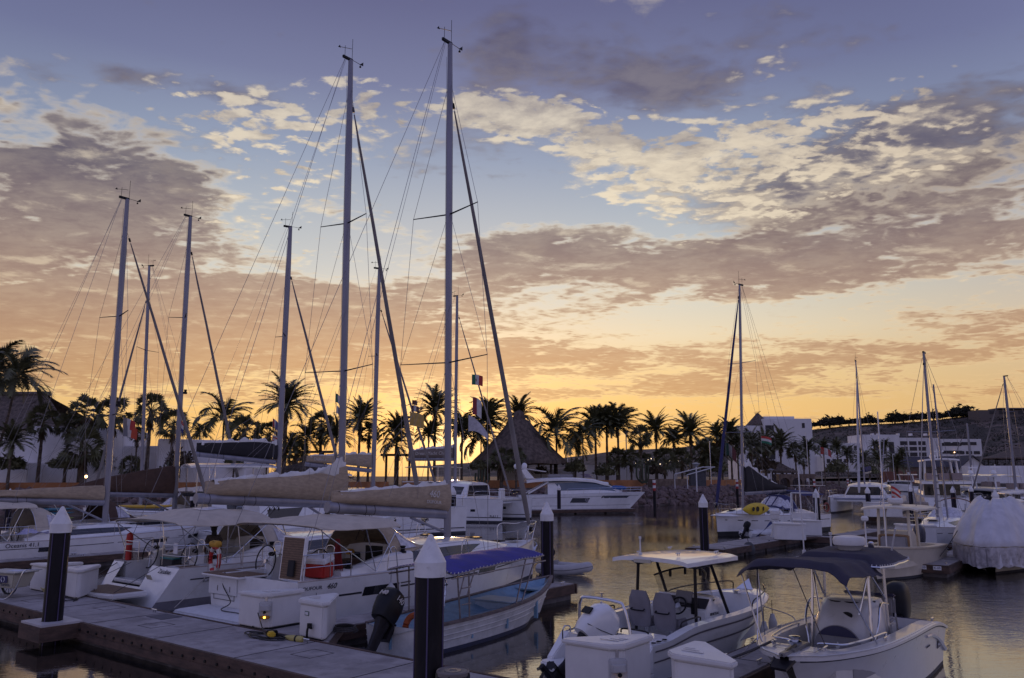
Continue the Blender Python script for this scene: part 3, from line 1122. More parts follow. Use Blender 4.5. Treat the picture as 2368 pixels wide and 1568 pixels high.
  for sd in (-1,1):
   j=V3(X(lz),.1*sd,lz)
   kn=j.lerp(V3(lerp(ax,bx,.5),.18*sd,lerp(az,bz,.5)+.4),.55)
   line('lazy_jack',j,kn,wr*.7,WIRE(),parent)
   for k in (.12,.45,.7):
    line('lazy_jack',kn,V3(lerp(ax,bx,k),.22*sd,lerp(az,bz,k)+.45),wr*.6,WIRE(),parent)
  line('topping_lift',V3(ax,0,az),V3(X(zt)-.25*d,0,zt-.05),wr*.8,WIRE(),parent)
  if c.get('sheet'):
   for k,(sx,sy,sz) in enumerate(c['sheet']):
    q=V3(lerp(ax,bx,c.get('sheet_k',.42)+.03*k),0,lerp(az,bz,c.get('sheet_k',.42))-br)
    line('mainsheet',q,(sx,sy,sz),.012,ROPE(),bm)
    MB().sphere(tuple(q+V3(0,0,-.12)),.06,8,sq=(.6,.5,1.2)).build('sheet_block',BLACK(),bm)
 return mast
def bimini(parent,x0,x1,w,z,cr,mname,feet,th=.02,sagx=.0,window=None,ribs=3,wf=None,drop=.10):
 """canvas cockpit roof on a steel frame. feet: list of (x, z) feet on the side decks"""
 wf=wf or w
 def fn(u,v):
  x=lerp(x0,x1,u)
  hw=lerp(w,wf,u)
  y=lerp(-1,1,v)
  hump=lerp(.22,1,smooth(u,0,.5))*lerp(1,.7,smooth(u,.6,1))
  zz=z+cr*hump*(1-abs(y)**2.2)+sagx*4*u*(1-u)-.045*(math.sin(u*ribs*PI)**2)*(1-y*y)
  zz-=drop*smooth(abs(y),.86,1)*lerp(.35,1,smooth(u,0,.3))
  zz+=.012*MN.noise(Vector((x*3,y*3,z)))
  return V3(x,y*hw,zz)
 top=MB().sheet(fn,22,18,th).build('bimini_top',mname,parent,sharp=70)
 for i in range(ribs):
  u=lerp(.02,.98,i/(ribs-1))
  pts=[fn(u,j/10)+V3(0,0,-th-.02) for j in range(11)]
  MB().tube(pts,.016,6).build('bimini_bow',STEEL(),parent)
 for sd in (-1,1):
  for (fx,fy,fz),u in feet:
   hw=lerp(w,wf,u)
   MB().tube([(fx,fy*sd,fz),(lerp(x0,x1,u),hw*sd*.985,z-drop)],.016,6).build('bimini_leg',STEEL(),parent)
 if window:
  for (u0,u1,v0,v1) in window:
   MB().grid(lambda u,v:fn(lerp(u0,u1,u),lerp(v0,v1,v))+V3(0,0,.012),4,4).build('bimini_window',mat('clear_panel',(.75,.74,.76),.3,var=.15,vscale=8),top)
 return top,fn
def spray_hood(parent,x0,x1,w0,w1,z0,zt,mname,zfoot,clear=True,xk=.35):
 """folding hood ahead of the cockpit: aft arch at x0, foot at x1"""
 prof=[(0,1.0),(.18,1.0),(xk,.97),(.62,.62),(1,0)]
 def fn(u,v):
  x=lerp(x0,x1,u)
  h=spl(prof,u)
  y=lerp(-1,1,v)
  w=lerp(w0,w1,u)
  k=(1-abs(y)**3.2)
  zb=lerp(zfoot[0],zfoot[1],u)
  return V3(x-.12*(1-abs(y))*(1-u)*0,y*w*(1-.10*(1-abs(y))*0),zb+max(0,(lerp(z0,zt,0)-zb))*h*k)
 hood=MB().sheet(fn,16,22,.015).build('spray_hood',mname,parent,sharp=75)
 if clear:
  for va,vb in ((.10,.36),(.40,.60),(.64,.90)):
   MB().grid(lambda u,v:fn(lerp(.44,.86,u),lerp(va,vb,v))+V3(.012,0,.014),6,6).build('hood_window',mat('milky_vinyl',(.50,.49,.54),.12,var=.25,vscale=7,spec=.8),hood)
  for sd in (0,1):
   va,vb=(.025,.16) if sd ==0 else (.84,.975)
   MB().grid(lambda u,v:fn(lerp(.30,.72,u),lerp(va,vb,v))+V3(0,-.016 if sd ==0 else .016,.004),6,5).build('hood_window',mat('milky_vinyl',(.50,.49,.54),.12,var=.25,vscale=7,spec=.8),hood)
 MB().tube([fn(0,j/14) for j in range(15)],.017,6).build('hood_bow',STEEL(),hood)
 return hood
def lifelines(parent,h,xs,hgt=.62,sd=(-1,1),inset=.07,x_ends=None):
 for s_ in sd:
  tops=[]
  for x in xs:
   t=h.t_of(x)
   b=h.b(t)-inset
   z=h.zs(t)
   MB().tube([(x,s_*b,z),(x,s_*(b+.01),z+hgt)],.012,6).build('stanchion',STEEL(),parent)
   tops.append(V3(x,s_*b,z))
  if x_ends:
   for e in x_ends:
    t=h.t_of(e)
    tops.append(V3(e,s_*(h.b(t)-inset),h.zs(t)))
  tops.sort(key=lambda p:p.x)
  for k in (.5,1.0):
   MB().tube([p+V3(0,0,hgt*k) for p in tops],.005,4).build('lifeline',WIRE(),parent)
def pulpit(parent,h,xa,hgt=.65):
 t=h.t_of(xa)
 b,z=h.b(t)-.05,h.zs(t)
 xb=h.x1
 zb=h.zs(1)
 pts=arc([(xa,-b,z),(xa+.1,-b-.03,z+hgt),((xa+xb)/2+.1,-h.b(h.t_of((xa+xb)/2))-.02,z+hgt+.02),(xb-.05,-.16,zb+hgt+.03),(xb-.05,.16,zb+hgt+.03),((xa+xb)/2+.1,h.b(h.t_of((xa+xb)/2))+.02,z+hgt+.02),(xa+.1,b+.03,z+hgt),(xa,b,z)],4)
 p=MB().tube(pts,.015,6)
 for s_ in (-1,1):
  p.tube([(xb-.35,s_*.18,zb),(xb-.08,s_*.17,zb+hgt)],.014,6)
  p.tube([(xa+.1,s_*(b+.02),z+hgt*.5),(xb-.2,s_*.17,zb+hgt*.5)],.008,5)
 return p.build('pulpit',STEEL(),parent)
def pushpit(parent,pts,hgt=.65,sd=(-1,1)):
 """quarter rails: pts are deck points on the starboard side (y negative)"""
 for s_ in sd:
  P=[V3(p[0],p[1]*-s_ if s_ >0 else p[1],p[2]) for p in pts]
  r=MB().tube(arc([p+V3(0,0,hgt) for p in P],4),.014,6)
  r.tube(arc([p+V3(0,0,hgt*.5) for p in P],4),.010,6)
  for p in P:
   r.tube([p,p+V3(0,0,hgt)],.013,6)
  r.build('pushpit',STEEL(),parent)
def hatch(parent,x,y,z,sx,sy):
 MB().box((x,y,z),(sx,sy,.05)).build('deck_hatch',GLASS(),parent,bevel=.015)
def fender(label,top,L=.75,r=.13,tip=(.03,.03,.04),group='boat fenders hanging over the side',colm=None):
 """hanging fender with its lanyard"""
 p=Vector(top)
 t=thing('fender',label,'fender',(p.x,p.y,p.z-L-.35),0,group)
 b=MB().lathe([(.03,.0),(r*.7,.03),(r,.10),(r,L-.14),(r*.75,L-.06),(.05,L-.01),(.04,L+.03)],n=16).build('body',colm or mat('fender_white',(.55,.53,.50),.5,var=.1),t)
 MB().lathe([(r*.80,L-.085),(.055,L+.0),(.045,L+.05)],n=16).build('end_cap',mat('fender_end',tip,.5),t)
 MB().tube([(0,0,L),(0,0,L+.35)],.008,5).build('lanyard',ROPE(),t)
 return t

# the two near sloops
def sloop_base(name,label,loc,rz,c):
 t=thing(name,label,'sailboat',loc,rz)
 h=c['hull']
 hm=h.mesh(notch=c.get('notch')).build('hull',[c.get('hullmat') or WHITE(),c.get('bootmat') or BOOT()],t)
 well=c['well']
 deck_mesh(h,*well).build('deck',NONSKID(),t,sharp=25)
 tr=MB()
 for sd in (-1,1):
  pts=[h.side(k/24,1.0,sd)+V3(0,-sd*.012,.012) for k in range(25)]
  tr.tube(pts,.022,5)
 tr.build('toe_rail',c.get('railmat') or mat('pale_toe_rail',(.40,.34,.30),.6),t)
 if c.get('trunk'):
  c['trunk'].mesh().build('cabin',c.get('hullmat') or WHITE(),t,sharp=28)
  for w in c.get('windows',()):
   for sd in (-1,1):
    c['trunk'].window(*w[:4],sd=sd,cut=w[4] if len(w) >4 else (0,0)).build('cabin_window',GLASS(),t)
 for w in c.get('hullwin',()):
  for sd in (-1,1):
   h.patch(*w,sd=sd).build('hull_window',GLASS(),t)
 for s_ in c.get('stripes',()):
  for sd in (-1,1):
   h.band(*s_[:4],sd=sd).build('hull_stripe',c.get('stripemat') or mat('dark_stripe',(.03,.03,.04),.4),t)
 for x,y,z,sx,sy in c.get('hatches',()):
  hatch(t,x,y,z,sx,sy)
 return t,h,hm
def coaming(parent,x0,x1,y0,y1,z0,z1,w=.30):
 for sd in (-1,1):
  rings=[]
  for i in range(9):
   u=i/8
   x=lerp(x0,x1,u)
   y=lerp(y0,y1,u)
   zt=lerp(z1[0],z1[1],smooth(u,0,.8))
   zb=lerp(z0[0],z0[1],u)
   q=[(x,sd*(y-w/2),zb-.1),(x,sd*(y-w/2),zt-.03),(x,sd*(y-w/2+.04),zt),(x,sd*(y+w/2-.1),zt-.01),(x,sd*(y+w/2-.02),zt-.06),(x,sd*(y+w/2+.05),zb-.1)]
   rings.append(q if sd >0 else q[::-1])
  rings=[r[::-1] for r in rings]
  MB().loft(rings,True,True).build('coaming',WHITE(),parent,sharp=40)
def winch(parent,c,r=.09,mname=None):
 MB().lathe([(r*1.2,0),(r*1.2,.04),(r*.7,.06),(r*.75,.15),(r,.18),(r,.2),(r*.5,.21)],c,16).build('winch',mname or BLACK(),parent)
def helm(parent,x,y,zf,r=.46,h=1.0):
 p=MB().prism([(x+.05,y-.17),(x+.42,y-.14),(x+.42,y+.14),(x+.05,y+.17)],zf,zf+h,ztop=lambda q:zf+h-.12*(q[0] <x+.2)).build('helm_pedestal',WHITE(),parent,bevel=.03)
 wheel(parent,(x-.06,y,zf+h-.17),r,.18)
 MB().box((x+.14,y,zf+h+.03),(.16,.16,.12)).build('compass',BLACK(),parent,bevel=.03)
 MB().tube(arc([(x+.3,y-.16,zf+h-.05),(x+.36,y-.16,zf+h+.33),(x+.36,y+.16,zf+h+.33),(x+.3,y+.16,zf+h-.05)],4),.014,6).build('grab_rail',STEEL(),parent)
ST_HB=[(0,2.05),(.15,2.13),(.35,2.16),(.55,2.02),(.75,1.48),(.9,.72),(1,.03)]
ST_WL=[(0,.86),(.3,.90),(.6,.84),(.85,.62),(1,.4)]

# sloop with the dark hull stripe, right of the pair
D0=tuple(dk(-19.6,12.2))
dh=Hull(1.25,14.2,ST_HB,[(0,1.30),(.3,1.30),(.7,1.40),(1,1.58)],ST_WL,.12,.0,.5,.8,.22)
dt=Trunk([(5.7,1.55,1.25,1.28,1.86),(7.5,1.42,1.10,1.30,1.90),(9.5,1.12,.85,1.36,1.84),(11.2,.75,.52,1.42,1.66),(12.2,.42,.25,1.46,1.50)])
duf,_,duf_h=sloop_base('sailing_yacht','white sloop with teak stern panel, red cooler and tan sail cover marked 460',D0,HB,dict(hull=dh,well=(1.25,5.7,1.25,.72),trunk=dt,windows=[(5.75,9.9,.22,.74,(.05,.9))],hullwin=[(dh.t_of(3.45),dh.t_of(4.75),.74,.98,.005),(dh.t_of(8.6),dh.t_of(9.7),.82,1.05,.005)],stripes=[(dh.t_of(2.4),dh.t_of(3.4), lambda t:.63, lambda t:.67),(dh.t_of(4.85),dh.t_of(8.5),.655,.69),(dh.t_of(9.8),dh.t_of(13),.67,.70)],hatches=[(10.5,0,1.83,.5,.5),(11.9,0,1.62,.45,.45),(8.6,.5,2.0,.4,.3),(12.9,0,1.63,.5,.5)]))
MB().prism([(.0,-1.75),(.0,1.75),(.25,1.92),(1.27,2.0),(1.27,-2.0),(.25,-1.92)],.26,.42).build('swim_platform',NONSKID(),duf,bevel=.05)
helmbox=MB().box((1.58,1.32,.98),(.72,1.42,.54)).build('stern_locker',WHITE(),duf,bevel=.03)
MB().box((1.5,1.18,1.262),(.98,1.86,.055)).build('seat_rim',WHITE(),helmbox,bevel=.02)
MB().box((1.5,1.18,1.30),(.90,1.74,.02)).build('seat',TEAK(),helmbox)
lo=MB()
for a,b in (((1.235,1.75,.6),(1.235,.75,.6)),((1.235,1.75,1.02),(1.235,.75,1.02)),((1.235,1.75,.6),(1.235,1.75,1.02)),((1.235,.75,.6),(1.235,.75,1.02))):
 lo.tube([a,b],.007,4)
lo.build('locker_outline',BLACKM(),helmbox)
for y in (1.55,.95):
 MB().box((1.225,y,.9),(.03,.05,.16)).build('latch',STEEL(),helmbox,bevel=.01)
MB().box((1.22,-1.45,.95),(.02,.22,.12)).build('shower_box',mat('ivory_plastic',(.5,.46,.36),.5),duf)
pan=MB().box((1.55,-1.42,1.86),(.10,.98,1.15),rx=.10).build('tilted_stern_seat',WHITE(),duf,bevel=.02,label='stern bench tilted upright, teak face aft')
MB().box((1.497,-1.42,1.865),(.012,.86,1.07),rx=.10).build('teak_face',slats('teak_slats',(.17,.105,.065),(.03,.02,.015),2,.06),pan)
MB().box((1.40,-1.52,1.62),(.05,.26,.42),rx=.1).build('hanging_bag',BLACKC(),pan,bevel=.01)
helm(duf,2.55,1.15,.72)
helm(duf,2.65,-1.15,.72)
coaming(duf,2.9,5.8,1.62,1.50,(1.3,1.3),(1.45,1.78))
for sd in (-1,1):
 MB().box((4.3,sd*1.0,.98),(2.5,.5,.5)).build('cockpit_bench',WHITE2(),duf,bevel=.03)
 winch(duf,(3.3,sd*1.6,1.47),.09)
 winch(duf,(5.45,sd*1.55,1.74),.09)
MB().box((4.3,0,1.15),(1.5,.45,.75)).build('cockpit_table',mat('dark_wood',(.10,.06,.04),.5,var=.3),duf,bevel=.03)
MB().box((5.72,0,1.45),(.05,.8,.8)).build('companionway',BLACK(),duf)
MB().box((5.66,.85,1.45),(.04,.45,.35)).build('navigation_screen',BLACK(),duf,bevel=.01)
rig(duf,dict(mast=(9.12,1.75,20.6),rakeaft=.22,mr=.155,chain=(8.95,2.0,1.36),spreaders=[(8.1,2.12),(13.7,1.62)],sweep=.16,hound=18.85,back=(1.4,1.95,1.35),stem=(14.05,1.65),boom=(3.75,3.10,8.95,2.72),br=.15,vang=((7.3,2.66),(8.98,2.10)),sheet=[(5.1,.2,2.05),(5.1,-.2,2.05)],sheet_k=.3,radar_z=0,furl_r=.085))
db=sail_bag(duf,[(3.95,3.23,3.52),(5.5,3.12,3.60),(7.5,2.98,3.68),(8.6,2.90,3.72),(9.05,2.80,3.76)],.22,TAN(),sailm=SAIL(),seed=3)
text('cover_number','460',.34,frame3((8.15,-.262,3.42),(1,0,-.08),(0,-1,.1)),mat('print_white',(.55,.52,.48),.7),db,shear=.3)
text('cover_name','DUFOUR',.15,frame3((8.15,-.265,3.15),(1,0,-.08),(0,-1,.1)),mat('print_white',(.55,.52,.48),.7),db,xscale=1.2)
text('hull_name','DUFOUR',.13,dh.frame(dh.t_of(1.72),1.12),mat('letter_grey',(.10,.10,.12),.5),duf_h,xscale=1.15)
text('hull_number','460',.21,dh.frame(dh.t_of(2.32),1.12),mat('letter_dark',(.03,.03,.04),.5),duf_h,shear=.3)
bimini(duf,1.95,4.95,1.98,2.66,.24,TANL(),[((4.1,1.85,1.34),.02),((4.1,1.85,1.34),.55),((4.1,1.85,1.34),.97),((2.2,1.9,1.34),.03)],ribs=3)
spray_hood(duf,5.0,6.75,1.62,1.25,2.58,2.58,TAN(),(1.62,1.86))
lifelines(duf,dh,(5.6,7.8,9.8,11.6),.62,x_ends=(3.0,12.7))
pulpit(duf,dh,12.8)
pushpit(duf,[(1.45,-1.95,1.32),(2.3,-2.02,1.32),(3.0,-2.05,1.32)])
for x,y in ((7.7,-1.9),(4.4,-2.0)):
 MB().tube(arc([(x,y,1.33),(x+.08,y,1.9),(x+.3,y,1.95),(x+.42,y,1.35)],4),.016,6).build('boarding_gate',STEEL(),duf)
MB().box((14.0,0,1.52),(.7,.14,.08)).lathe([(.07,-.04),(.07,.04)],(14.3,0,1.5),10,axis='y').build('bow_roller',STEEL(),duf)
MB().tube([(14.3,0,1.5),(14.42,0,1.32),(14.25,0,1.16)],.03,6).plate([(14.1,-.14,1.08),(14.45,0,1.3),(14.1,.14,1.08)],.03).build('anchor',STEEL(),duf)

# sloop with the red lifebuoy, left of the pair
Z0=tuple(dk(-25.6,12.3))
zh=Hull(1.3,14.2,ST_HB,[(0,1.24),(.3,1.24),(.7,1.38),(1,1.60)],ST_WL,.12,-.75,.5,.8,.55)
zt_=Trunk([(5.4,1.6,1.3,1.22,1.82),(7.5,1.42,1.10,1.27,1.88),(9.8,1.1,.82,1.35,1.80),(11.4,.7,.48,1.41,1.62),(12.3,.4,.24,1.46,1.50)])
zan,_,zan_h=sloop_base('sailing_yacht','white sloop with teak boarding step, grey waterline band and red lifebuoy astern',Z0,HB,dict(hull=zh,well=(1.3,5.4,1.25,.62),notch=(-.45,1.35,.62),trunk=zt_,windows=[(5.6,10.2,.25,.75,(.05,1.0))],bootmat=mat('grey_hull_band',(.23,.22,.25),.45),hullwin=[(zh.t_of(5.2),zh.t_of(6.4),.82,1.0,.004),(zh.t_of(8.8),zh.t_of(9.8),.85,1.05,.004)],stripes=[(zh.t_of(1.9),zh.t_of(12.5),.70,.73)],hatches=[(10.6,0,1.8,.5,.5),(12.2,0,1.6,.45,.45)]))
pl=MB().prism([(-.35,-1.35),(-.52,-.6),(-.55,0),(-.52,.6),(-.35,1.25),(.75,1.2),(.75,-1.35)],.44,.60).build('boarding_step',WHITE(),zan,bevel=.04)
MB().prism([(-.25,-1.2),(-.42,-.5),(-.44,0),(-.42,.5),(-.25,1.1),(.68,1.08),(.68,-1.2)],.603,.612).build('teak_tread',TEAK(),pl)
for y in (-.9,.9):
 line('step_stay',(1.3,y,1.25),(-.2,y*1.2,.6),.010,ROPE(),zan)
for sd,w in ((-1,1.0),(1,.62)):
 b=MB().box((1.75,sd*(2.0-w/2-.05),.98),(.75,w,.5)).build('stern_seat',WHITE(),zan,bevel=.04)
 MB().box((1.78,sd*(2.0-w/2-.05),1.242),(.60,w-.1,.02)).build('seat_teak',TEAK(),b)
MB().box((1.1,.45,.72),(.30,1.7,.12)).build('transom_step',WHITE(),zan,bevel=.03)
MB().box((.93,-.98,.95),(.02,.30,.16),rx=-.5).build('stern_socket',mat('ivory_plastic',(.5,.46,.36),.5),zan)
text('boat_name','Zanzibar',.20,frame3((1.178,-1.42,1.12),(0,-1,0),(-1,0,.55)),mat('letter_dark',(.03,.03,.04),.5),zan)
text('hull_name','SUN ODYSSEY',.11,zh.frame(zh.t_of(2.75),.80),mat('letter_grey',(.10,.10,.12),.5),zan_h,xscale=1.3)
helm(zan,2.15,1.2,.62)
helm(zan,2.15,-1.2,.62)
coaming(zan,2.7,5.5,1.64,1.55,(1.24,1.24),(1.38,1.72))
for sd in (-1,1):
 MB().box((4.1,sd*1.05,.86),(2.2,.5,.45)).build('cockpit_bench',WHITE2(),zan,bevel=.03)
 winch(zan,(4.9,sd*1.62,1.60),.09)
MB().box((4.2,0,1.0),(1.4,.40,.7)).build('cockpit_table',WHITE2(),zan,bevel=.03)
MB().box((5.42,0,1.4),(.05,.8,.8)).build('companionway',BLACK(),zan)
rig(zan,dict(mast=(9.25,1.78,22.0),rakeaft=.35,mr=.165,chain=(9.1,2.0,1.36),spreaders=[(8.3,2.1),(14.6,1.45)],sweep=.16,hound=20.6,back=(1.5,1.9,1.3),stem=(14.05,1.65),boom=(2.9,3.28,9.4,2.93),br=.16,vang=((7.6,2.9),(9.1,2.1)),sheet=[(4.9,.3,2.0),(4.9,-.3,2.0),(5.2,0,2.0)],sheet_k=.46,furl_r=.09))
zb_=sail_bag(zan,[(3.25,3.40,3.82),(4.5,3.34,3.93),(6.5,3.22,4.02),(8.0,3.10,4.16),(9.0,3.05,4.38),(9.35,3.02,4.46)],.27,TAN(),sailm=SAIL(),lump=.2,seed=5)
# loose sail head flaked up against the mast
fl=MB()
for k in range(5):
 y=-.16+.08*k
 fl.sheet(lambda u,v:V3(lerp(7.6,9.2,u),y+.07*math.sin(6*u+k*1.7+2*v),lerp(4.0,4.15+.72*u**1.5-.05*k,v)+.05*math.sin(7*u+k*2+3*v)),10,5,.01)
fl.build('sail_head',SAIL(),zb_,sharp=80)
bimini(zan,1.2,4.6,2.08,2.58,.42,TANL(),[((3.0,1.9,1.28),.02),((3.0,1.9,1.28),.5),((3.0,1.9,1.28),.95),((1.7,1.9,1.28),.03)],ribs=3,window=[(.42,.66,.30,.45),(.42,.62,.62,.74)])
spray_hood(zan,4.75,6.5,1.7,1.3,2.50,2.5,TANL(),(1.5,1.80))
lifelines(zan,zh,(5.2,7.4,9.5,11.5),.62,x_ends=(2.6,12.7))
pulpit(zan,zh,12.8)
pushpit(zan,[(1.45,-.75,1.25),(1.55,-1.9,1.25),(2.6,-2.03,1.26)])
for i,(px,y) in enumerate(((1.62,-1.2),(1.5,1.9))):
 MB().box((px,y,1.78),(.03,.24,.34)).build('outlet_box',mat('sign_white',(.70,.70,.72),.5),zan,bevel=.01) if i ==0 else None

# sloops further left
def far_sloop(label,loc,rz,c):
 L=c['L']
 B=c['B']
 f0,f1=c['free']
 h=Hull(.6,L,[(t,b*B/2.16) for t,b in ST_HB],[(0,f0),(.3,f0),(.7,f0+.12),(1,f1)],ST_WL,.15,c.get('trake',-.2),.5,.8,c.get('boot',.18))
 mx=c['rig']['mast'][0]
 xc=mx-c.get('cab',3.2)
 tr=Trunk([(xc,.75*B,.60*B,f0,f0+.52),(mx,.60*B,.44*B,f0+.05,f0+.52),(mx+2.2,.36*B,.25*B,f0+.12,f0+.30),(mx+3.2,.2*B,.1*B,f0+.16,f0+.2)])
 t,_,hm=sloop_base('sailing_yacht',label,loc,rz,dict(hull=h,well=(.6,xc,.6*B,f0-.6),trunk=tr,windows=c.get('windows',[(xc+.1,mx+1.0,.25,.72,(.05,.7))]),hullwin=c.get('hullwin',()),stripes=c.get('stripes',()),bootmat=c.get('bootmat'),hullmat=c.get('hullmat'),stripemat=c.get('stripemat'),hatches=[(mx+1.4,0,f0+.48,.5,.5)]))
 rig(t,c['rig'])
 if c.get('bag'):
  sail_bag(t,*c['bag'])
 if c.get('bim'):
  bimini(t,*c['bim'])
 if c.get('hood'):
  spray_hood(t,*c['hood'])
 lifelines(t,h,[lerp(xc+.3,L-1.8,k/3) for k in range(4)],.6,x_ends=(1.9,))
 pulpit(t,h,L-1.4)
 pushpit(t,[(.75,-.85*B,f0),(1.2,-.93*B,f0),(1.9,-.96*B,f0)])
 wheel(t,(1.7,.55*B,f0+.35),.42)
 wheel(t,(1.7,-.55*B,f0+.35),.42)
 coaming(t,1.9,xc+.1,.76*B,.74*B,(f0,f0),(f0+.15,f0+.45),.24)
 return t,h,hm
w=dk(-41.0,13.4)
sen,sh_,shm=far_sloop('white sloop at far left with flat tan boom cover and long dark cabin window',tuple(w),HB,dict(L=12.4,B=2.05,free=(1.2,1.45),rig=dict(mast=(6.15,1.7,18.5),rakeaft=.25,mr=.15,chain=(6.0,1.9,1.3),spreaders=[(7.1,2.0),(12.2,1.5)],sweep=.2,hound=17.0,back=(.9,1.7,1.25),stem=(12.2,1.5),boom=(.5,3.0,6.0,2.75),br=.13,vang=((4.2,2.75),(6.0,1.9)),radar_z=7.6,furl_r=.085),bag=([(.75,3.14,3.30),(2.5,3.06,3.42),(4.5,2.97,3.50),(5.95,2.86,3.56)],.17,TAN()),bim=(-.6,2.3,1.75,2.75,.16,TANL(),[((1.2,1.7,1.25),.1),((1.2,1.7,1.25),.8)]),hood=(2.4,4.3,1.6,1.25,2.6,2.6,TANL(),(1.5,1.72)),stripes=[(.02,.95,.74,.765)],hullwin=[(.155,.25,.72,.92,.0),(.60,.68,.78,.95,.0),(.80,.86,.85,1.02,0)]))
text('hull_name','Oceanis 41.1',.26,sh_.frame(sh_.t_of(1.75),1.05),mat('letter_dark',(.03,.03,.04),.5),shm)
w=dk(-45.3,16.6)
far_sloop('white sloop with dark brown triangular sail cover behind the left sloop',tuple(w),HB,dict(L=14.0,B=2.1,free=(1.25,1.5),rig=dict(mast=(9.0,1.8,20.0),rakeaft=.3,mr=.155,chain=(8.9,1.95,1.35),spreaders=[(7.9,1.15),(13.6,1.0)],sweep=.5,hound=18.4,back=(.9,1.75,1.3),stem=(13.8,1.6),boom=(2.7,3.15,8.85,2.95),br=.13,vang=((6.9,2.9),(8.9,1.95)),radar_z=9.0,furl_r=.085),bag=([(2.9,3.28,3.40),(4.5,3.22,3.85),(6.5,3.14,4.25),(8.2,3.07,4.55),(8.8,3.02,4.62)],.2,BROWN()),bim=(1.2,4.2,1.8,2.8,.22,mat('mauve_canvas',(.28,.22,.20),.85,var=.1),[((2.4,1.8,1.3),.1),((2.4,1.8,1.3),.9)]),hood=(4.5,6.2,1.6,1.3,2.75,2.75,BROWN(),(1.6,1.8)),stripes=[(.02,.95,.76,.785)]))
w=at(522,1150,66)
far_sloop('white sloop moored bow to the left with tan bimini, behind the brown sail cover',(w.x,w.y,0),R(172),dict(L=12.5,B=2.0,free=(1.2,1.5),rig=dict(mast=(7.4,1.7,22.0),rakeaft=-.9,mr=.15,chain=(7.3,1.8,1.3),spreaders=[(8.0,1.6),(14.6,1.6)],sweep=.1,hound=19.6,back=(.9,1.6,1.3),stem=(11.9,1.6),boom=(2.6,3.0,7.2,2.85),br=.12,furl_r=.10,fwd=1),bim=(.2,3.4,1.8,3.0,.25,TANL(),[((1.6,1.7,1.3),.1),((1.6,1.7,1.3),.9)]),hood=(3.6,5.2,1.5,1.2,2.7,2.7,TANL(),(1.5,1.75)),stripes=[(.02,.95,.76,.785)]))

# sloop with the yellow kayak, bow towards the camera
kb=gnd(1656,1240,0)
KYR=R(38)+PI
kl=Vector((kb.x,kb.y,0))+Vector((math.cos(R(38)),math.sin(R(38)),0))*12.0
kay,kh,khm=far_sloop('white sloop with navy dodger and furled navy headsail on the K-11 pier',tuple(kl),KYR,dict(L=12.0,B=1.95,free=(1.25,1.55),boot=.30,bootmat=mat('black_boot_top',(.02,.02,.022),.5),rig=dict(mast=(8.9,1.8,18.3),rakeaft=.9,mr=.125,chain=(8.7,1.6,1.35),spreaders=[(7.2,1.5),(12.3,1.2)],sweep=.1,hound=18.0,back=(.7,.5,1.3),stem=(11.95,1.7),boom=(3.6,3.0,8.7,2.85),br=.12,furl_r=.10,furlmat=NAVY(),darkspr=0),bag=([(3.4,3.1,3.25),(5.4,3.06,3.6),(7.0,3.0,4.2),(8.2,2.98,4.75),(8.6,2.97,4.6)],.26,BLACKC(),True,SAIL(),.3,8),bim=(.9,3.8,1.6,2.75,.3,NAVY(),[((2.2,1.65,1.3),.1),((2.2,1.65,1.3),.9)]),hood=(4.3,6.1,1.5,1.2,2.7,2.7,NAVY(),(1.5,1.75)),cab=4.3,stripes=[(.02,.95,.70,.735)],windows=[(5.2,6.0,.3,.72,(.05,.1)),(6.2,6.9,.3,.72,(.05,.1)),(7.1,7.8,.3,.72,(.05,.1))]))
MB().box((.5,0,3.35),(1.3,2.2,.04)).build('solar_panel',mat('pale_panel',(.45,.44,.44),.3),kay)
for y in (-1.0,1.0):
 MB().tube(arc([(.75,y,1.3),(.7,y,2.6),(.6,y*.98,3.2),(.1,y*.9,3.33)],4),.022,6).build('stern_arch',STEEL(),kay)
# small outboard clamped on the stern rail
MB().box((.45,1.35,2.1),(.24,.22,.34)).tube([(.4,1.35,2.0),(.3,1.35,1.35)],.05,6).build('rail_outboard',BLACK(),kay,bevel=.0)

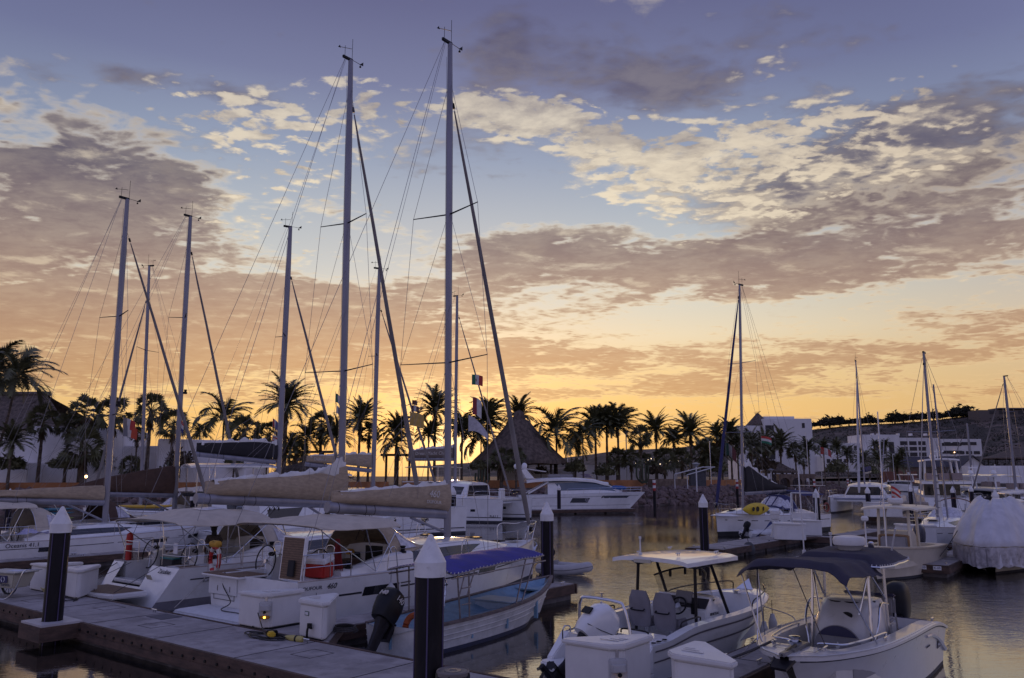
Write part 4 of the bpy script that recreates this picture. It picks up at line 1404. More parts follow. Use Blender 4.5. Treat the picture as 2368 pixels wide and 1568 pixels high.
# outboards, dinghies
def outboard(parent,pivot,rz,tilt,s,cowlm,legm,side=1.0):
 """motor with its clamp at pivot; tilt swings the leg aft and up"""
 m=Matrix.Translation(Vector(pivot))@Matrix.Rotation(rz,4,'Z')@Matrix.Rotation(tilt,4,'Y')@Matrix.Scale(s,4)
 prof=[(-.02,.25,.17,-.30),(.10,.29,.19,-.30),(.32,.31,.205,-.29),(.50,.27,.19,-.27),(.60,.20,.15,-.26),(.64,.09,.07,-.25)]
 rings=[]
 for z,a,b,cx in prof:
  rings.append([(cx+a*math.copysign(abs(math.cos(t))**.6,math.cos(t)),b*math.copysign(abs(math.sin(t))**.6,math.sin(t)),z) for t in [2*PI*j/20 for j in range(20)]])
 cw=MB().loft(rings).move(m).build('outboard_motor',cowlm,parent,sharp=50)
 lg=MB()
 lr=[]
 for z,a,b,cx in ((-.02,.20,.13,-.28),(-.25,.15,.09,-.26),(-.55,.13,.06,-.26),(-.8,.14,.045,-.28),(-.95,.10,.03,-.29),(-1.12,.05,.015,-.27)):
  lr.append([(cx+a*math.cos(t),b*math.sin(t),z) for t in [2*PI*j/12 for j in range(12)]])
 lg.loft(lr)
 lg.lathe([(.02,-.60),(.055,-.5),(.06,-.2),(.03,-.02),(.01,.06)],(0,0,-.86),10,axis='x')
 lg.box((-.33,0,-.70),(.42,.16,.02))
 lg.box((-.03,0,-.10),(.12,.22,.36))
 lg.move(m).build('motor_leg',legm,cw)
 pr=MB()
 for k in range(3):
  a=2*PI*k/3
  d=V3(0,math.cos(a),math.sin(a))
  e=V3(0,-math.sin(a),math.cos(a))
  o=V3(-.56,0,-.86)
  pr.plate([o+d*.03,o+d*.10+e*.08+V3(.03,0,0),o+d*.18+e*.05+V3(.03,0,0),o+d*.19-e*.03,o+d*.09-e*.07+V3(-.03,0,0)],.008)
 pr.lathe([(.01,-.1),(.05,-.08),(.055,.08)],(-.56,0,-.86),10,axis='x')
 pr.move(m).build('propeller',legm,cw)
 return cw,m
def rib(label,loc,rz,L=2.7,B=.72,r=.21,motor=True,col=None,z0=.25):
 """small inflatable: U-shaped tube, transom and floor"""
 t=thing('inflatable_dinghy',label,'dinghy',loc,rz)
 cm=col or mat('grey_hypalon',(.42,.41,.41),.6,var=.08)
 pts=[(-.25,-B,z0),(.0,-B,z0),(L*.55,-B,z0+.02),(L*.82,-B*.66,z0+.09),(L-.05,0,z0+.16),(L*.82,B*.66,z0+.09),(L*.55,B,z0+.02),(0,B,z0),(-.25,B,z0)]
 P=arc(pts,5)
 n=len(P)
 MB().tube(P,[r*(1-.75*smooth(abs(i/(n-1)-.5),.44,.5)) for i in range(n)],12).build('tube',cm,t,sharp=60)
 b=MB()
 b.tube([p+V3(0,0,-.01) for p in P[3:-3]],r+.012,12,flat=.22)
 b.build('rubbing_strake',mat('dark_grey_rubber',(.06,.06,.065),.7),t)
 MB().box((.05,0,z0+.08),(.06,B*1.7,.40)).build('transom',mat('grey_board',(.30,.30,.31),.6),t)
 MB().prism([(0,-B+.1),(L*.55,-B+.1),(L*.9,0),(L*.55,B-.1),(0,B-.1)],z0-.18,z0-.12).build('floor',mat('grey_board',(.30,.30,.31),.6),t)
 MB().box((L*.4,0,z0+.12),(.24,B*1.7,.05)).build('thwart',mat('grey_board',(.30,.30,.31),.6),t)
 if motor:
  outboard(t,(.02,0,z0+.30),0,motor,.72,BLACK(),BLACKM())
 return t

# open skiff with the blue canopy
P0=dk(-13.9,13.3)
PRZ=HB+math.atan2(.6,7.0)
ph=Hull(0,7.15,[(0,.80),(.15,.93),(.45,1.0),(.7,.86),(.88,.45),(1,.04)],[(0,.66),(.3,.68),(.6,.76),(.85,.92),(1,1.06)],[(0,.88),(.4,.84),(.7,.66),(.9,.36),(1,.2)],.75,.0,.3,1.25,.10)
pan_b=thing('open_skiff','white open skiff with pale blue inside, navy canopy and black outboard','motorboat',tuple(P0),PRZ)
SKW=lambda:mat('worn_white_paint',(.56,.55,.53),.5,var=.14,vscale=3,col2=(.42,.40,.37),cut=(.55,.8))
PALEB=lambda:mat('faded_blue_paint',(.17,.30,.42),.6,var=.2,vscale=3,col2=(.25,.34,.42),cut=(.5,.75))
pm=ph.mesh()
pm.build('hull',[SKW(),mat('navy_antifouling',(.03,.035,.07),.6)],pan_b)
for f in (.86,.66,.48):
 b=MB()
 for sd in (-1,1):
  b.tube([ph.side(k/24,f-.05*(1-k/24),sd,.006) for k in range(25)],.018,5)
 b.build('strake',SKW(),pan_b)
gun=MB()
for sd in (-1,1):
 rings=[]
 for k in range(29):
  t_=k/28
  p=ph.side(t_,1.0,sd)
  i=.10
  rings.append([(p.x,p.y+sd*.025,p.z-.03),(p.x,p.y+sd*.025,p.z+.025),(p.x,p.y-sd*min(i,abs(p.y)),p.z+.025),(p.x,p.y-sd*min(i,abs(p.y)),p.z-.03)])
  if sd <0:
   rings[-1].reverse()
 gun.loft([r[::-1] for r in rings])
gun.build('gunwale',mat('worn_brown_gunwale',(.13,.10,.095),.7,var=.3,vscale=6),pan_b)
inn=[]
for k in range(25):
 t_=k/24*.97
 x=ph.x(t_)
 b=ph.b(t_)-.09
 z=ph.zs(t_)
 zf=.16+.30*smooth(t_,.72,.9)
 zm=z*.6+zf*.4
 bm=min(b*.96,ph.side(t_,zm/z).y-.05)
 bf=min(b*.86,ph.side(t_,(zf+.1)/z).y-.06)
 bm,bf=max(bm,.01),max(bf,.008)
 xm,xf=ph.x(t_,zm/z)-.04,ph.x(t_,(zf+.1)/z)-.08
 inn.append([(x-.02,-b,z-.005),(xm,-bm,zm),(xf,-bf,zf+.1),(xf,-bf*.9,zf),(xf,bf*.9,zf),(xf,bf,zf+.1),(xm,bm,zm),(x-.02,b,z-.005)])
im=MB().loft(inn,False,False)
im.quad((.02,-.71,.65),(.02,.71,.65),(.02,.6,.17),(.02,-.6,.17))
im.build('inner_liner',PALEB(),pan_b)
MB().prism([(5.75,-.62),(6.9,-.08),(6.9,.08),(5.75,.62)],.80,.84).build('bow_deck',PALEB(),pan_b)
MB().box((4.25,-.1,.45),(.75,1.2,.56)).build('seat_locker',mat('pale_blue_locker',(.30,.38,.46),.6),pan_b,bevel=.03)
MB().box((4.25,-.1,.745),(.82,1.28,.03)).build('locker_lid',mat('pale_blue_locker',(.30,.38,.46),.6),pan_b,bevel=.01)
for x in (1.1,2.7):
 MB().box((x,0,.38),(.30,1.62,.06)).build('thwart',PALEB(),pan_b)
for x in (1.9,3.4,5.1):
 for sd in (-1,1):
  t_=ph.t_of(x)
  MB().box((x,sd*(ph.b(t_)-.13),.42),(.06,.10,.46)).build('frame_rib',PALEB(),pan_b)
# canopy
cy0=.12
def canopy(u,v):
 x=lerp(.95,5.25,u)
 y=lerp(-1,1,v)
 return V3(x,cy0*u+y*1.0,1.78+.10*u+.15*(1-y*y)+.03*math.sin(u*PI)-.02*math.sin(u*4*PI)**2)
cn=MB().sheet(canopy,20,14,.02).build('canopy',mat('royal_blue_canvas',(.028,.026,.22),.8,var=.15,bump=.35,bscale=10),pan_b,sharp=70)
rim=[canopy(k/14,0) for k in range(15)]+[canopy(1,k/10) for k in range(1,11)]+[canopy(1-k/14,1) for k in range(1,15)]+[canopy(0,1-k/10) for k in range(1,10)]
RUST=lambda:mat('weathered_tube',(.24,.21,.20),.4,.6,var=.3,vscale=8)
MB().tube([p+V3(0,0,-.03) for p in rim],.022,6,closed=True).build('canopy_frame',RUST(),cn)
lac=MB()
for i,p in enumerate(rim):
 q=rim[(i+1)%len(rim)]
 d=q-p
 for k in range(2):
  a=p+d*(k/2+.1)
  lac.tube([a+V3(0,0,-.055),a+d*.15+V3(0,0,.012)],.012,4)
lac.build('lacing',mat('lacing_cord',(.55,.53,.52),.8),cn)
for (x,y,u,v) in ((1.35,-.93,.06,.03),(1.70,-.94,.17,.03),(3.75,-.93,.80,.03),(4.08,-.90,.92,.03),(1.35,.93,.06,.97),(1.70,.94,.17,.97),(3.75,.93,.80,.97),(4.08,.90,.92,.97)):
 MB().tube([(x,y,ph.zs(ph.t_of(x))),tuple(canopy(u,v)+V3(0,0,-.03))],.022,6).build('canopy_post',RUST(),pan_b)
for sd in (-1,1):
 for z in (.38,.80):
  MB().tube([(1.40 if z <.5 else 1.37,sd*.94,.68+z*.9),(1.74,sd*.95,.68+z*.9)],.016,6).build('post_brace',RUST(),pan_b)
 MB().tube([(.95,sd*.97,1.66),(5.2,sd*.97,1.72)],.018,6).build('canopy_rail',RUST(),pan_b)
# folding ladder hung inside the near posts
lad=MB()
for dx in (0,.30):
 lad.tube(arc([(.55+dx,-.78,.72),(.72+dx,-.70,1.15),(.92+dx,-.60,1.52)],4),.018,6)
for k in range(4):
 lad.tube([(.60+.11*k,-.765+.045*k,.82+.22*k),(.90+.11*k,-.765+.045*k,.82+.22*k)],.015,6)
lad.tube(arc([(.92,-.6,1.52),(1.0,-.58,1.62),(1.18,-.58,1.62),(1.22,-.6,1.52)],4),.018,6)
lad.build('ladder',STEEL(),pan_b)
cw,m=outboard(pan_b,(-.02,.05,.62),R(6),R(38),1.18,BLACK(),BLACKM())
mk=m@frame3((-.595,-.0,.38),(0,-1,0),(-1,0,0))
text('motor_number','140',.17,m@frame3((-.30,-.213,.43),(1,0,0),(0,-1,0)),mat('print_white',(.55,.52,.48),.7),cw,shear=.25,depth=.003)
text('motor_number','140',.13,m@frame3((-.607,0,.40),(0,-1,0),(-1,0,.15)),mat('print_white',(.55,.52,.48),.7),cw,shear=.25,depth=.012)
text('hull_letters','JUNIOR',.13,ph.frame(.885,.80,-1,.012),mat('letter_dark',(.03,.03,.04),.5),pan_b)
tb=thing('life_ring','orange life ring lying in the stern of the blue canopied skiff','lifebuoy',tuple(Matrix.Translation(P0)@Matrix.Rotation(PRZ,4,'Z')@V3(.3,-.42,.62)),PRZ)
MB().tube([(.06*math.sin(2*PI*i/24),.27*math.cos(2*PI*i/24),.27*math.sin(2*PI*i/24)) for i in range(24)],.075,8,closed=True).build('ring',mat('faded_orange',(.42,.10,.03),.6),tb)

# motorboat with two grey seats
B0=dk(-8.95,13.55)
BRZ=HB-R(6)
bh=Hull(.75,7.05,[(0,1.12),(.3,1.22),(.55,1.24),(.75,1.08),(.9,.66),(1,.06)],[(0,.82),(.1,.86),(.25,1.02),(.6,1.08),(1,1.20)],[(0,.90),(.4,.84),(.7,.58),(.9,.25),(1,.1)],.75,0,.35,1.2,.12)
bar=thing('motorboat','white motorboat with hardtop, black uprights and two grey pedestal seats','motorboat',tuple(B0),BRZ)
bar_h=bh.mesh().build('hull',[WHITE(),BOOT()],bar)
deck_mesh(bh,1.5,6.2,2,.42,.04,gw=.20).build('deck',WHITE(),bar,sharp=25)
for f in (.86,.62):
 for sd in (-1,1):
  bh.band(.02,.97,f-.018,f+.018,sd,.014,20).build('rub_strip',mat('grey_rubber',(.12,.11,.12),.6),bar)
sp=MB()
for y0,y1,x0 in ((.42,1.15,0.0),(-1.15,-.52,0.08)):
 sp.prism([(x0,y0+.05),(x0,y1-.12),(x0+.12,y1),(.8,y1),(.8,y0),(x0+.05,y0)],.20,.36)
sp.build('swim_platform',WHITE(),bar,bevel=.03)
for sd in (-1,1):
 MB().loft([[(.30,sd*.98,.34),(.30,sd*1.14,.34),(.30,sd*1.14,.40),(.30,sd*.98,.40)][::sd],[(.78,sd*.90,.34),(.78,sd*1.14,.34),(.78,sd*1.14,.86),(.78,sd*.90,.86)][::sd]]).build('quarter',WHITE(),bar,bevel=.02)
bench=MB().box((1.28,-.05,.66),(.55,1.9,.50)).build('aft_bench',WHITE(),bar,bevel=.05)
MB().box((1.0,-.55,.66),(.06,.9,.36)).build('bench_face',WHITE(),bench,bevel=.02)
text('boat_name','RAKI',.16,frame3((.995,-.25,.64),(0,-1,0),(-1,0,0)),mat('letter_faint',(.28,.28,.31),.5),bench,xscale=1.8)
for y in (-.10,-.42,-.72):
 MB().lathe([(.075,0),(.075,.02),(.05,.025),(.045,.015)],(.0,0,0),14,axis='x').move(Matrix.Translation((.99,y,.82))@Matrix.Rotation(PI,4,'Z')).build('round_vent',BLACK(),bench)
MB().tube(arc([(1.1,-.15,.92),(1.12,-.2,1.0),(1.12,-.75,1.0),(1.1,-.8,.92)],4),.018,6).build('bench_rail',BLACKM(),bench)
for sd in (-1,1):
 for x in (.95,1.12,1.3):
  t_=bh.t_of(x)
  MB().lathe([(.05,0),(.05,.012),(.035,.013),(.03,.0)],(x,sd*(bh.b(t_)-.1),bh.zs(t_)+.02),12).build('rod_holder',BLACK(),bar)
 MB().tube(arc([(1.9,sd*1.05,1.02),(1.95,sd*1.06,1.12),(2.5,sd*1.10,1.16),(2.55,sd*1.10,1.08)],4),.016,6).build('side_grab_rail',BLACKM(),bar)
 bp=[bh.side(bh.t_of(x),1,sd)+V3(0,-sd*.08,0) for x in (4.7,5.4,6.1,6.6)]
 r_=MB().tube(arc([bp[0],bp[0]+V3(.1,0,.16),bp[1]+V3(0,0,.2),bp[2]+V3(0,0,.2),bp[3]+V3(.02,0,.2),bp[3]+V3(.1,0,0)],4),.015,6)
 r_.build('bow_rail',BLACKM(),bar)
 MB().tube([(.62,sd*.98,.40),(.62,sd*.98,.9)],.015,6).tube(arc([(.62,sd*.98,.88),(.7,sd*.98,.96),(.86,sd*.98,.92),(.86,sd*.98,.74)],4),.015,6).build('quarter_handle',STEEL(),bar)
# stainless arch over the motor
MB().tube(arc([(.88,.72,.80),(.88,.74,1.2),(.88,.70,1.48),(.88,.55,1.56),(.88,-.25,1.54),(.86,-.42,1.44),(.84,-.55,1.1),(.80,-.62,.72)],5),.030,8).build('tow_arch',STEEL(),bar)
MB().lathe([(.02,0),(.02,.09),(.05,.1),(.05,.12)],(.88,.15,1.57),10).build('tow_post',STEEL(),bar)
cw,m=outboard(bar,(.50,-.02,.62),R(-16),R(48),1.22,WHITE(),BLACKM())
MB().box((-.62,0,.30),(.02,.22,.12)).move(m).build('motor_vent',BLACK(),cw)
ln=MB()
for sd in (-1,1):
 ln.tube([V3(-.56,sd*.16,.1),V3(-.3,sd*.205,.2),V3(-.02,sd*.19,.34),V3(-.0,sd*.1,.48)],.006,4)
ln.move(m).build('cowl_seam',BLACKM(),cw)
MB().lathe([(.035,0),(.04,.01),(.02,.02)],(-.2,-.05,.635),12).lathe([(.035,0),(.04,.01),(.02,.02)],(-.45,.05,.59),12).move(m).build('cowl_badge',STEEL(),cw)
# seats
def helm_seat(parent,x,y,z0):
 back=[]
 for k in range(9):
  u=k/8
  z=lerp(z0+.02,z0+.78,u)
  hw=.285*(1-.30*smooth(u,.7,1))*(1-.20*(1-smooth(u,0,.15)))
  th=.07 if u <.95 else .03
  cx=x-.06*u
  back.append([(cx+th*math.cos(a),y+hw*math.copysign(abs(math.sin(a))**.7,math.sin(a)),z) for a in [2*PI*j/16 for j in range(16)]])
 s_=MB().loft(back).build('seat',GREY(),parent,sharp=60)
 MB().box((x+.27,y,z0+.10),(.5,.50,.16)).build('seat_cushion',GREY(),s_,bevel=.05)
 for sd in (-1,1):
  MB().box((x+.22,y+sd*.27,z0+.18),(.36,.07,.16)).build('seat_bolster',GREY(),s_,bevel=.03)
 MB().lathe([(.18,-.35),(.07,-.32),(.06,.02)],(x+.22,y,z0),14).build('seat_pedestal',STEEL(),s_)
 MB().tube(arc([(x-.10,y-.16,z0+.40),(x-.15,y-.15,z0+.37),(x-.15,y+.15,z0+.37),(x-.10,y+.16,z0+.40)],3),.016,6).build('seat_handle',BLACK(),s_)
helm_seat(bar,2.75,.52,.74)
helm_seat(bar,2.72,-.14,.74)
con=MB().loft([[(3.45,-.70,.42),(4.5,-.62,.42),(4.5,.70,.42),(3.45,.78,.42)],[(3.45,-.68,1.12),(4.55,-.6,1.12),(4.55,.66,1.12),(3.45,.76,1.12)],[(3.72,-.64,1.38),(4.35,-.52,1.32),(4.35,.6,1.32),(3.72,.72,1.38)]]).build('console',WHITE(),bar,bevel=.03)
MB().box((3.56,-.05,1.25),(.02,1.25,.26),rx=.8).build('dash_panel',mat('dark_dash',(.035,.03,.035),.5),con)
MB().box((3.54,-.10,1.36),(.03,.42,.26),rx=.35).build('chart_screen',mat('grey_screen_cover',(.20,.19,.20),.5),con,bevel=.01)
wheel(con,(3.38,-.05,1.18),.19,.5,spokes=5,n=20)
MB().box((3.44,-.42,1.14),(.10,.12,.22)).lathe([(.03,0),(.035,.18)],(3.42,-.42,1.2),8).build('throttle',BLACK(),con)
text('maker_letters','BENETEAU',.075,frame3((3.85,-.675,1.02),(1,0,0),(0,-1,0)),mat('letter_dark',(.03,.03,.04),.5),con)
def wsf(u,v):
 a=lerp(-1,1,v)
 x=4.50-.62*abs(a)**2.6
 y=.05+.70*a
 return V3(x-.30*u,y*(1-.05*u),1.30+u*(.62-.16*abs(a)**3))
MB().grid(wsf,6,16).build('windscreen',SMOKE(),con)
MB().tube([wsf(1,k/20) for k in range(21)],.022,6).build('windscreen_rail',BLACKM(),con)
MB().tube([wsf(0,k/20) for k in range(21)],.016,6).build('windscreen_base',BLACKM(),con)
for k in (3,7,13,17):
 MB().box(tuple(wsf(1,k/20)+V3(0,0,-.08)),(.04,.05,.15)).build('rail_clip',BLACK(),con)
def hard(u,v):
 x=lerp(2.35,4.55,u)
 y=lerp(-1,1,v)
 hw=1.02*(1-.10*smooth(u,.6,1)-.05*(1-smooth(u,0,.2)))
 return V3(x+.05*(1-y*y),y*hw,2.25+.035*(1-y**2)+.02*math.sin(u*PI)-.03*smooth(abs(y),.8,1))
ht=MB().sheet(hard,16,16,.085).build('hardtop',WHITE(),bar,sharp=40,bevel=.0)
for x,y in ((2.7,.5),(2.9,-.4),(3.9,-.75),(4.1,.6)):
 cleat(V3(x,y,2.31),ht,.7)
MB().lathe([(.045,0),(.04,.05),(.018,.06),(.016,.34),(.03,.35),(.03,.40)],(2.55,.35,2.30),10).build('stern_light',WHITE2(),ht)
MB().box((2.33,.15,2.2),(.05,.42,.07)).build('light_box',mat('ivory_plastic',(.5,.46,.36),.5),ht)
for sd in (-1,1):
 a,b=(2.95,sd*.78+.03,.45),(3.05,sd*.74+.03,2.05)
 c,d=(4.40,sd*.76+.03,.9),(3.75,sd*.72+.03,2.08)
 MB().tube([a,b],.035,8).tube([b,(2.65,sd*.70,2.20)],.03,8).tube([b,(3.2,sd*.55,2.20)],.03,8).build('hardtop_leg',BLACKM(),bar)
 MB().tube([c,d],.035,8).tube([d,(4.1,sd*.66,2.20)],.03,8).tube([d,b],.025,8).build('hardtop_leg',BLACKM(),bar)
 MB().lathe([(.14,0),(.15,.02),(.10,.03),(.05,.02)],(0,0,0),16,axis='y').move(Matrix.Translation((2.2,sd*1.03,.82))@Matrix.Rotation(PI if sd >0 else 0,4,'Z')).build('speaker',BLACK(),bar)
MB().box((6.3,.0,1.20),(.5,.10,.08)).plate([(6.5,-.22,1.22),(6.75,0,1.45),(6.5,.22,1.22),(6.6,0,1.2)],.03).build('bow_anchor',STEEL(),bar)
for x,y in ((5.1,-.5),(5.5,.45)):
 MB().box((x,y,.72),(.7,.42,.12)).build('bow_cushion',GREY(),bar,bevel=.04)
MBAR=Matrix.Translation(B0)@Matrix.Rotation(BRZ,4,'Z')
for x,lab in ((4.9,'white fender hanging on the near side of the grey seated motorboat, nearer the stern'),(5.8,'white fender hanging by the bow of the grey seated motorboat')):
 p=MBAR@(bh.side(bh.t_of(x),.9,-1)+V3(0,-.17,.12))
 fender(lab,tuple(p),.62,.10,(.5,.5,.5))

# centre-console boat with the navy top, bow towards the dock
W0=dk(-4.82,20.35)
WRZ=HB+PI
wh=Hull(0,7.30,[(0,.98),(.3,1.06),(.6,1.08),(.78,.98),(.9,.72),(.97,.40),(1,.10)],[(0,.80),(.08,.94),(.2,1.06),(.45,1.14),(.8,1.22),(1,1.24)],[(0,.90),(.3,.86),(.6,.66),(.85,.34),(1,.1)],1.15,.15,.35,1.5,.08)
OFFW=lambda:mat('offwhite_gelcoat',(.60,.585,.57),.3,var=.05,coat=.3)
whl=thing('centre_console_boat','off-white centre console boat with dark navy canvas top and bow shade, nearest boat','motorboat',tuple(W0),WRZ)
whl_h=wh.mesh().build('hull',[OFFW(),BOOT()],whl)
deck_mesh(wh,.7,6.35,2,.40,.03,gw=.27).build('deck',OFFW(),whl,sharp=25)
gl=MB()
for sd in (-1,1):
 rings=[]
 for k in range(31):
  t_=k/30
  p=wh.side(t_,.955,sd)
  rings.append([p+V3(0,sd*.03,-.03),p+V3(0,sd*.035,.02),p+V3(0,-sd*.02,.05),p+V3(0,-sd*.02,-.03)])
 gl.loft([r[::-1] if sd >0 else r for r in rings])
gl.build('rub_rail',OFFW(),whl)
for sd in (-1,1):
 wh.band(.02,.99,.90,.925,sd,.02,24).build('rail_insert',mat('dark_grey_rubber',(.06,.06,.065),.7),whl)
 sw=MB()
 sw.tube([wh.side(lerp(.30,.0,k/12),lerp(.80,.40,(k/12)**2),sd,.01) for k in range(13)],[.03+.03*k/12 for k in range(13)],6)
 sw.build('quarter_moulding',OFFW(),whl)
for sd in (-1,1):
 sd_p=[V3(x,sd*(wh.b(wh.t_of(x))-.30),wh.zs(wh.t_of(x))+.06) for x in (4.3,5.2,5.8,6.15)]
 MB().tube(arc([sd_p[0]+V3(0,0,-.06)]+sd_p+[V3(6.28,sd*.25,wh.zs(.86)+.06),V3(6.2,sd*.2,wh.zs(.86))],4),.018,6).build('bow_hand_rail',STEEL(),whl)
 for (xa,xb,z,h_) in ((4.6,5.9,.80,.26),(1.1,2.6,.84,.24)):
  mb=MB()
  rings=[]
  for k in range(9):
   x=lerp(xa,xb,k/8)
   y=wh.b(wh.t_of(x))-.29
   rings.append([V3(x,sd*y,z-h_/2),V3(x,sd*(y-.07),z-h_/2+.03),V3(x,sd*(y-.07),z+h_/2-.03),V3(x,sd*y,z+h_/2)][::sd])
  mb.loft(rings).build('side_bolster',mat('grey_cushion',(.26,.25,.26),.7,var=.1),whl,sharp=60)
MB().box((6.62,0,1.26),(.75,.16,.05)).box((7.1,0,1.25),(.5,.10,.06)).build('bow_roller',mat('grey_metal',(.25,.25,.26),.4,.6),whl,bevel=.01)
MB().tube([(6.7,0,1.30),(7.35,0,1.24)],.025,6).plate([(7.15,-.17,1.15),(7.5,-.13,1.05),(7.55,.13,1.05),(7.15,.17,1.15)],.04).plate([(7.1,-.2,1.22),(7.42,-.18,1.10),(7.42,-.14,1.0),(7.1,-.16,1.1)],.03).build('anchor',BLACKM(),whl)
MB().lathe([(.10,0),(.12,.05),(.07,.08),(.09,.13),(.05,.14)],(6.45,-.1,1.26),14).build('windlass',STEEL(),whl)
for x,y in ((6.55,-.42),(6.55,.42),(4.9,.93),(4.9,-.93),(.7,.85),(.7,-.85)):
 cleat(V3(x,y,wh.zs(wh.t_of(x))+.005),whl,.8)
for y0 in (-.34,.1):
 o=MB()
 for dx,dy,sx,sy in ((0,.12,.42,.008),(0,-.12,.42,.008),(.21,0,.008,.24),(-.21,0,.008,.24)):
  o.box((6.6+dx,y0+.12+dy,1.247),(sx,sy,.004))
 o.build('locker_outline',mat('grey_rubber',(.12,.11,.12),.6),whl)
# console with the forward seat niche
cr=[]
for z,x0,x1,w0,w1,bulge in ((.40,3.0,4.42,.58,.56,.10),(.95,3.02,4.40,.56,.53,.12),(1.30,3.05,4.28,.54,.50,.12),(1.55,3.12,4.12,.52,.46,.1),(1.68,3.2,3.95,.48,.42,.08),(1.71,3.3,3.8,.40,.34,.05)):
 cr.append([(x0,-w0,z),(x1-.15,-w1,z),(x1-.03,-w1+.12,z),(x1+bulge,0,z),(x1-.03,w1-.12,z),(x1-.15,w1,z),(x0,w0,z)])
wc=MB().loft(cr).build('console',OFFW(),whl,sharp=50)
half=[V3(4.50,.43*math.cos(a),.90+.40*math.sin(a)) for a in [PI*k/16 for k in range(17)]]
niche=MB()
niche.add([p+V3(-.01-.12*max(0,p.z-.9)+.0,0,0) for p in half]+[p+V3(.012-.14*(p.z-.9),0,0) for p in half],[tuple(range(17,34)),tuple(range(17))[::-1]]+[(i,17+i,17+(i+1)%17,(i+1)%17) for i in range(17)])
niche.build('seat_niche',mat('grey_cushion',(.26,.25,.26),.7,var=.1),wc)
up=[p for p in half if p.z >1.10]
up2=[V3(p.x+.022-.14*(p.z-.9),p.y*.97,p.z-.012) for p in up]
MB().plate(up2,.006).build('navy_band',mat('navy_vinyl',(.02,.02,.07),.5),wc)
MB().box((4.62,0,.60),(.42,.86,.36)).build('forward_seat',OFFW(),whl,bevel=.04)
MB().box((4.64,0,.80),(.40,.82,.07)).build('seat_cushion',mat('grey_cushion',(.26,.25,.26),.7,var=.1),whl,bevel=.03)
MB().box((4.655,0,.84),(.12,.82,.012)).build('cushion_stripe',mat('navy_vinyl',(.02,.02,.07),.5),whl)
MB().lathe([(.10,0),(.10,.015),(.06,.02)],(0,0,0),16,axis='x').move(Matrix.Translation((4.22,.12,1.46))@Matrix.Scale(.6,4,(0,0,1))).build('round_badge',BLACK(),wc)
def wwf(u,v):
 a=lerp(-1,1,v)
 return V3(4.02-.45*abs(a)**3-.18*u,a*.46*(1-.08*u),1.66+.50*u)
MB().grid(wwf,4,14).build('windscreen',mat('clear_acrylic',(.62,.62,.55),.05,alpha=.18,var=.1),wc)
MB().tube([wwf(0,k/14) for k in range(15)],.018,6).tube([wwf(1,k/14) for k in range(15)],.010,6).build('windscreen_frame',BLACKM(),wc)
# T-top
for sd in (-1,1):
 for (a,b) in (((4.35,sd*.56,.42),(4.08,sd*.50,2.36)),((3.25,sd*.60,.42),(3.22,sd*.56,2.38))):
  MB().tube([a,b],.028,8).build('top_leg',STEEL(),whl)
 MB().tube([(4.10,sd*.50,2.2),(4.30,sd*.36,1.50)],.02,8).build('top_brace',STEEL(),whl)
 MB().tube(arc([(4.33,sd*.58,.9),(4.2,sd*.66,1.35),(3.9,sd*.64,1.66),(3.3,sd*.62,1.6)],4),.022,8).build('console_grab_rail',STEEL(),whl)
 MB().tube([(4.1,sd*.5,2.3),(3.3,sd*.58,1.7)],.018,8).build('top_brace',STEEL(),whl)
def top(u,v):
 x=lerp(2.25,4.45,u)
 y=lerp(-1,1,v)
 hw=.92*(1-.12*smooth(u,.75,1)-.10*(1-smooth(u,0,.25)))
 e=max(smooth(abs(y),.62,1),smooth(abs(u-.5),.40,.5))
 return V3(x,y*hw,2.58-.17*e+.012*MN.noise(Vector((x*3,y*3,1))))
tt=MB().sheet(top,22,22,.015).build('canvas_top',NAVYD(),whl,sharp=60)
fr_=[top(k/12,0) for k in range(13)]+[top(1,k/10) for k in range(1,11)]+[top(1-k/12,1) for k in range(1,13)]+[top(0,1-k/10) for k in range(1,10)]
MB().tube([p+V3(0,0,-.03) for p in fr_],.022,6,closed=True).build('top_frame',STEEL(),tt)
lac=MB()
for i,p in enumerate(fr_):
 d=fr_[(i+1)%len(fr_)]-p
 for k in range(2):
  a=p+d*(k/2+.1)
  lac.tube([a+V3(0,0,-.055),a+d*.12+V3(0,0,.014)],.010,4)
lac.build('lacing',mat('lacing_cord',(.55,.53,.52),.8),tt)
MB().lathe([(.20,0),(.23,.05),(.30,.10),(.31,.20),(.28,.25),(.15,.27)],(3.35,.0,2.58),24).build('radar_dome',WHITE2(),tt,sharp=40)
MB().lathe([(.02,0),(.02,.22),(.035,.24),(.035,.29)],(2.7,-.55,2.57),8).build('masthead_light',WHITE2(),tt)
MB().tube([(2.75,.62,2.5),(2.95,.78,3.0)],.018,6).lathe([(.05,0),(.05,.05)],(2.75,.62,2.48),10).build('antenna',WHITE2(),tt)
MB().tube([(3.5,-.85,2.5),(3.5,-.87,4.2)],.014,6).lathe([(.04,0),(.04,.08)],(3.5,-.85,2.46),8).build('antenna',WHITE2(),tt)
MB().lathe([(.05,0),(.06,.02),(.06,.10),(.03,.13)],(2.55,.2,2.57),12).build('speaker_horn',STEEL(),tt)
def shade(u,v):
 x=lerp(4.30,6.55,u)
 y=lerp(-1,1,v)
 hw=lerp(.82,.92,u)
 z=lerp(2.46,2.56,u)+.08*(1-y*y)*(.4+.6*u)
 z-=.22*smooth(abs(y),.70,1)*(1-u*.3)+.12*smooth(u,.92,1)
 z+=.016*math.sin(u*26+y*3)*(1-u)+.02*MN.noise(Vector((x*2.5,y*2.5,4)))
 return V3(x,y*hw-.10*u,z)
sh=MB().sheet(shade,22,20,.012).build('bow_shade',NAVYD(),whl,sharp=70)
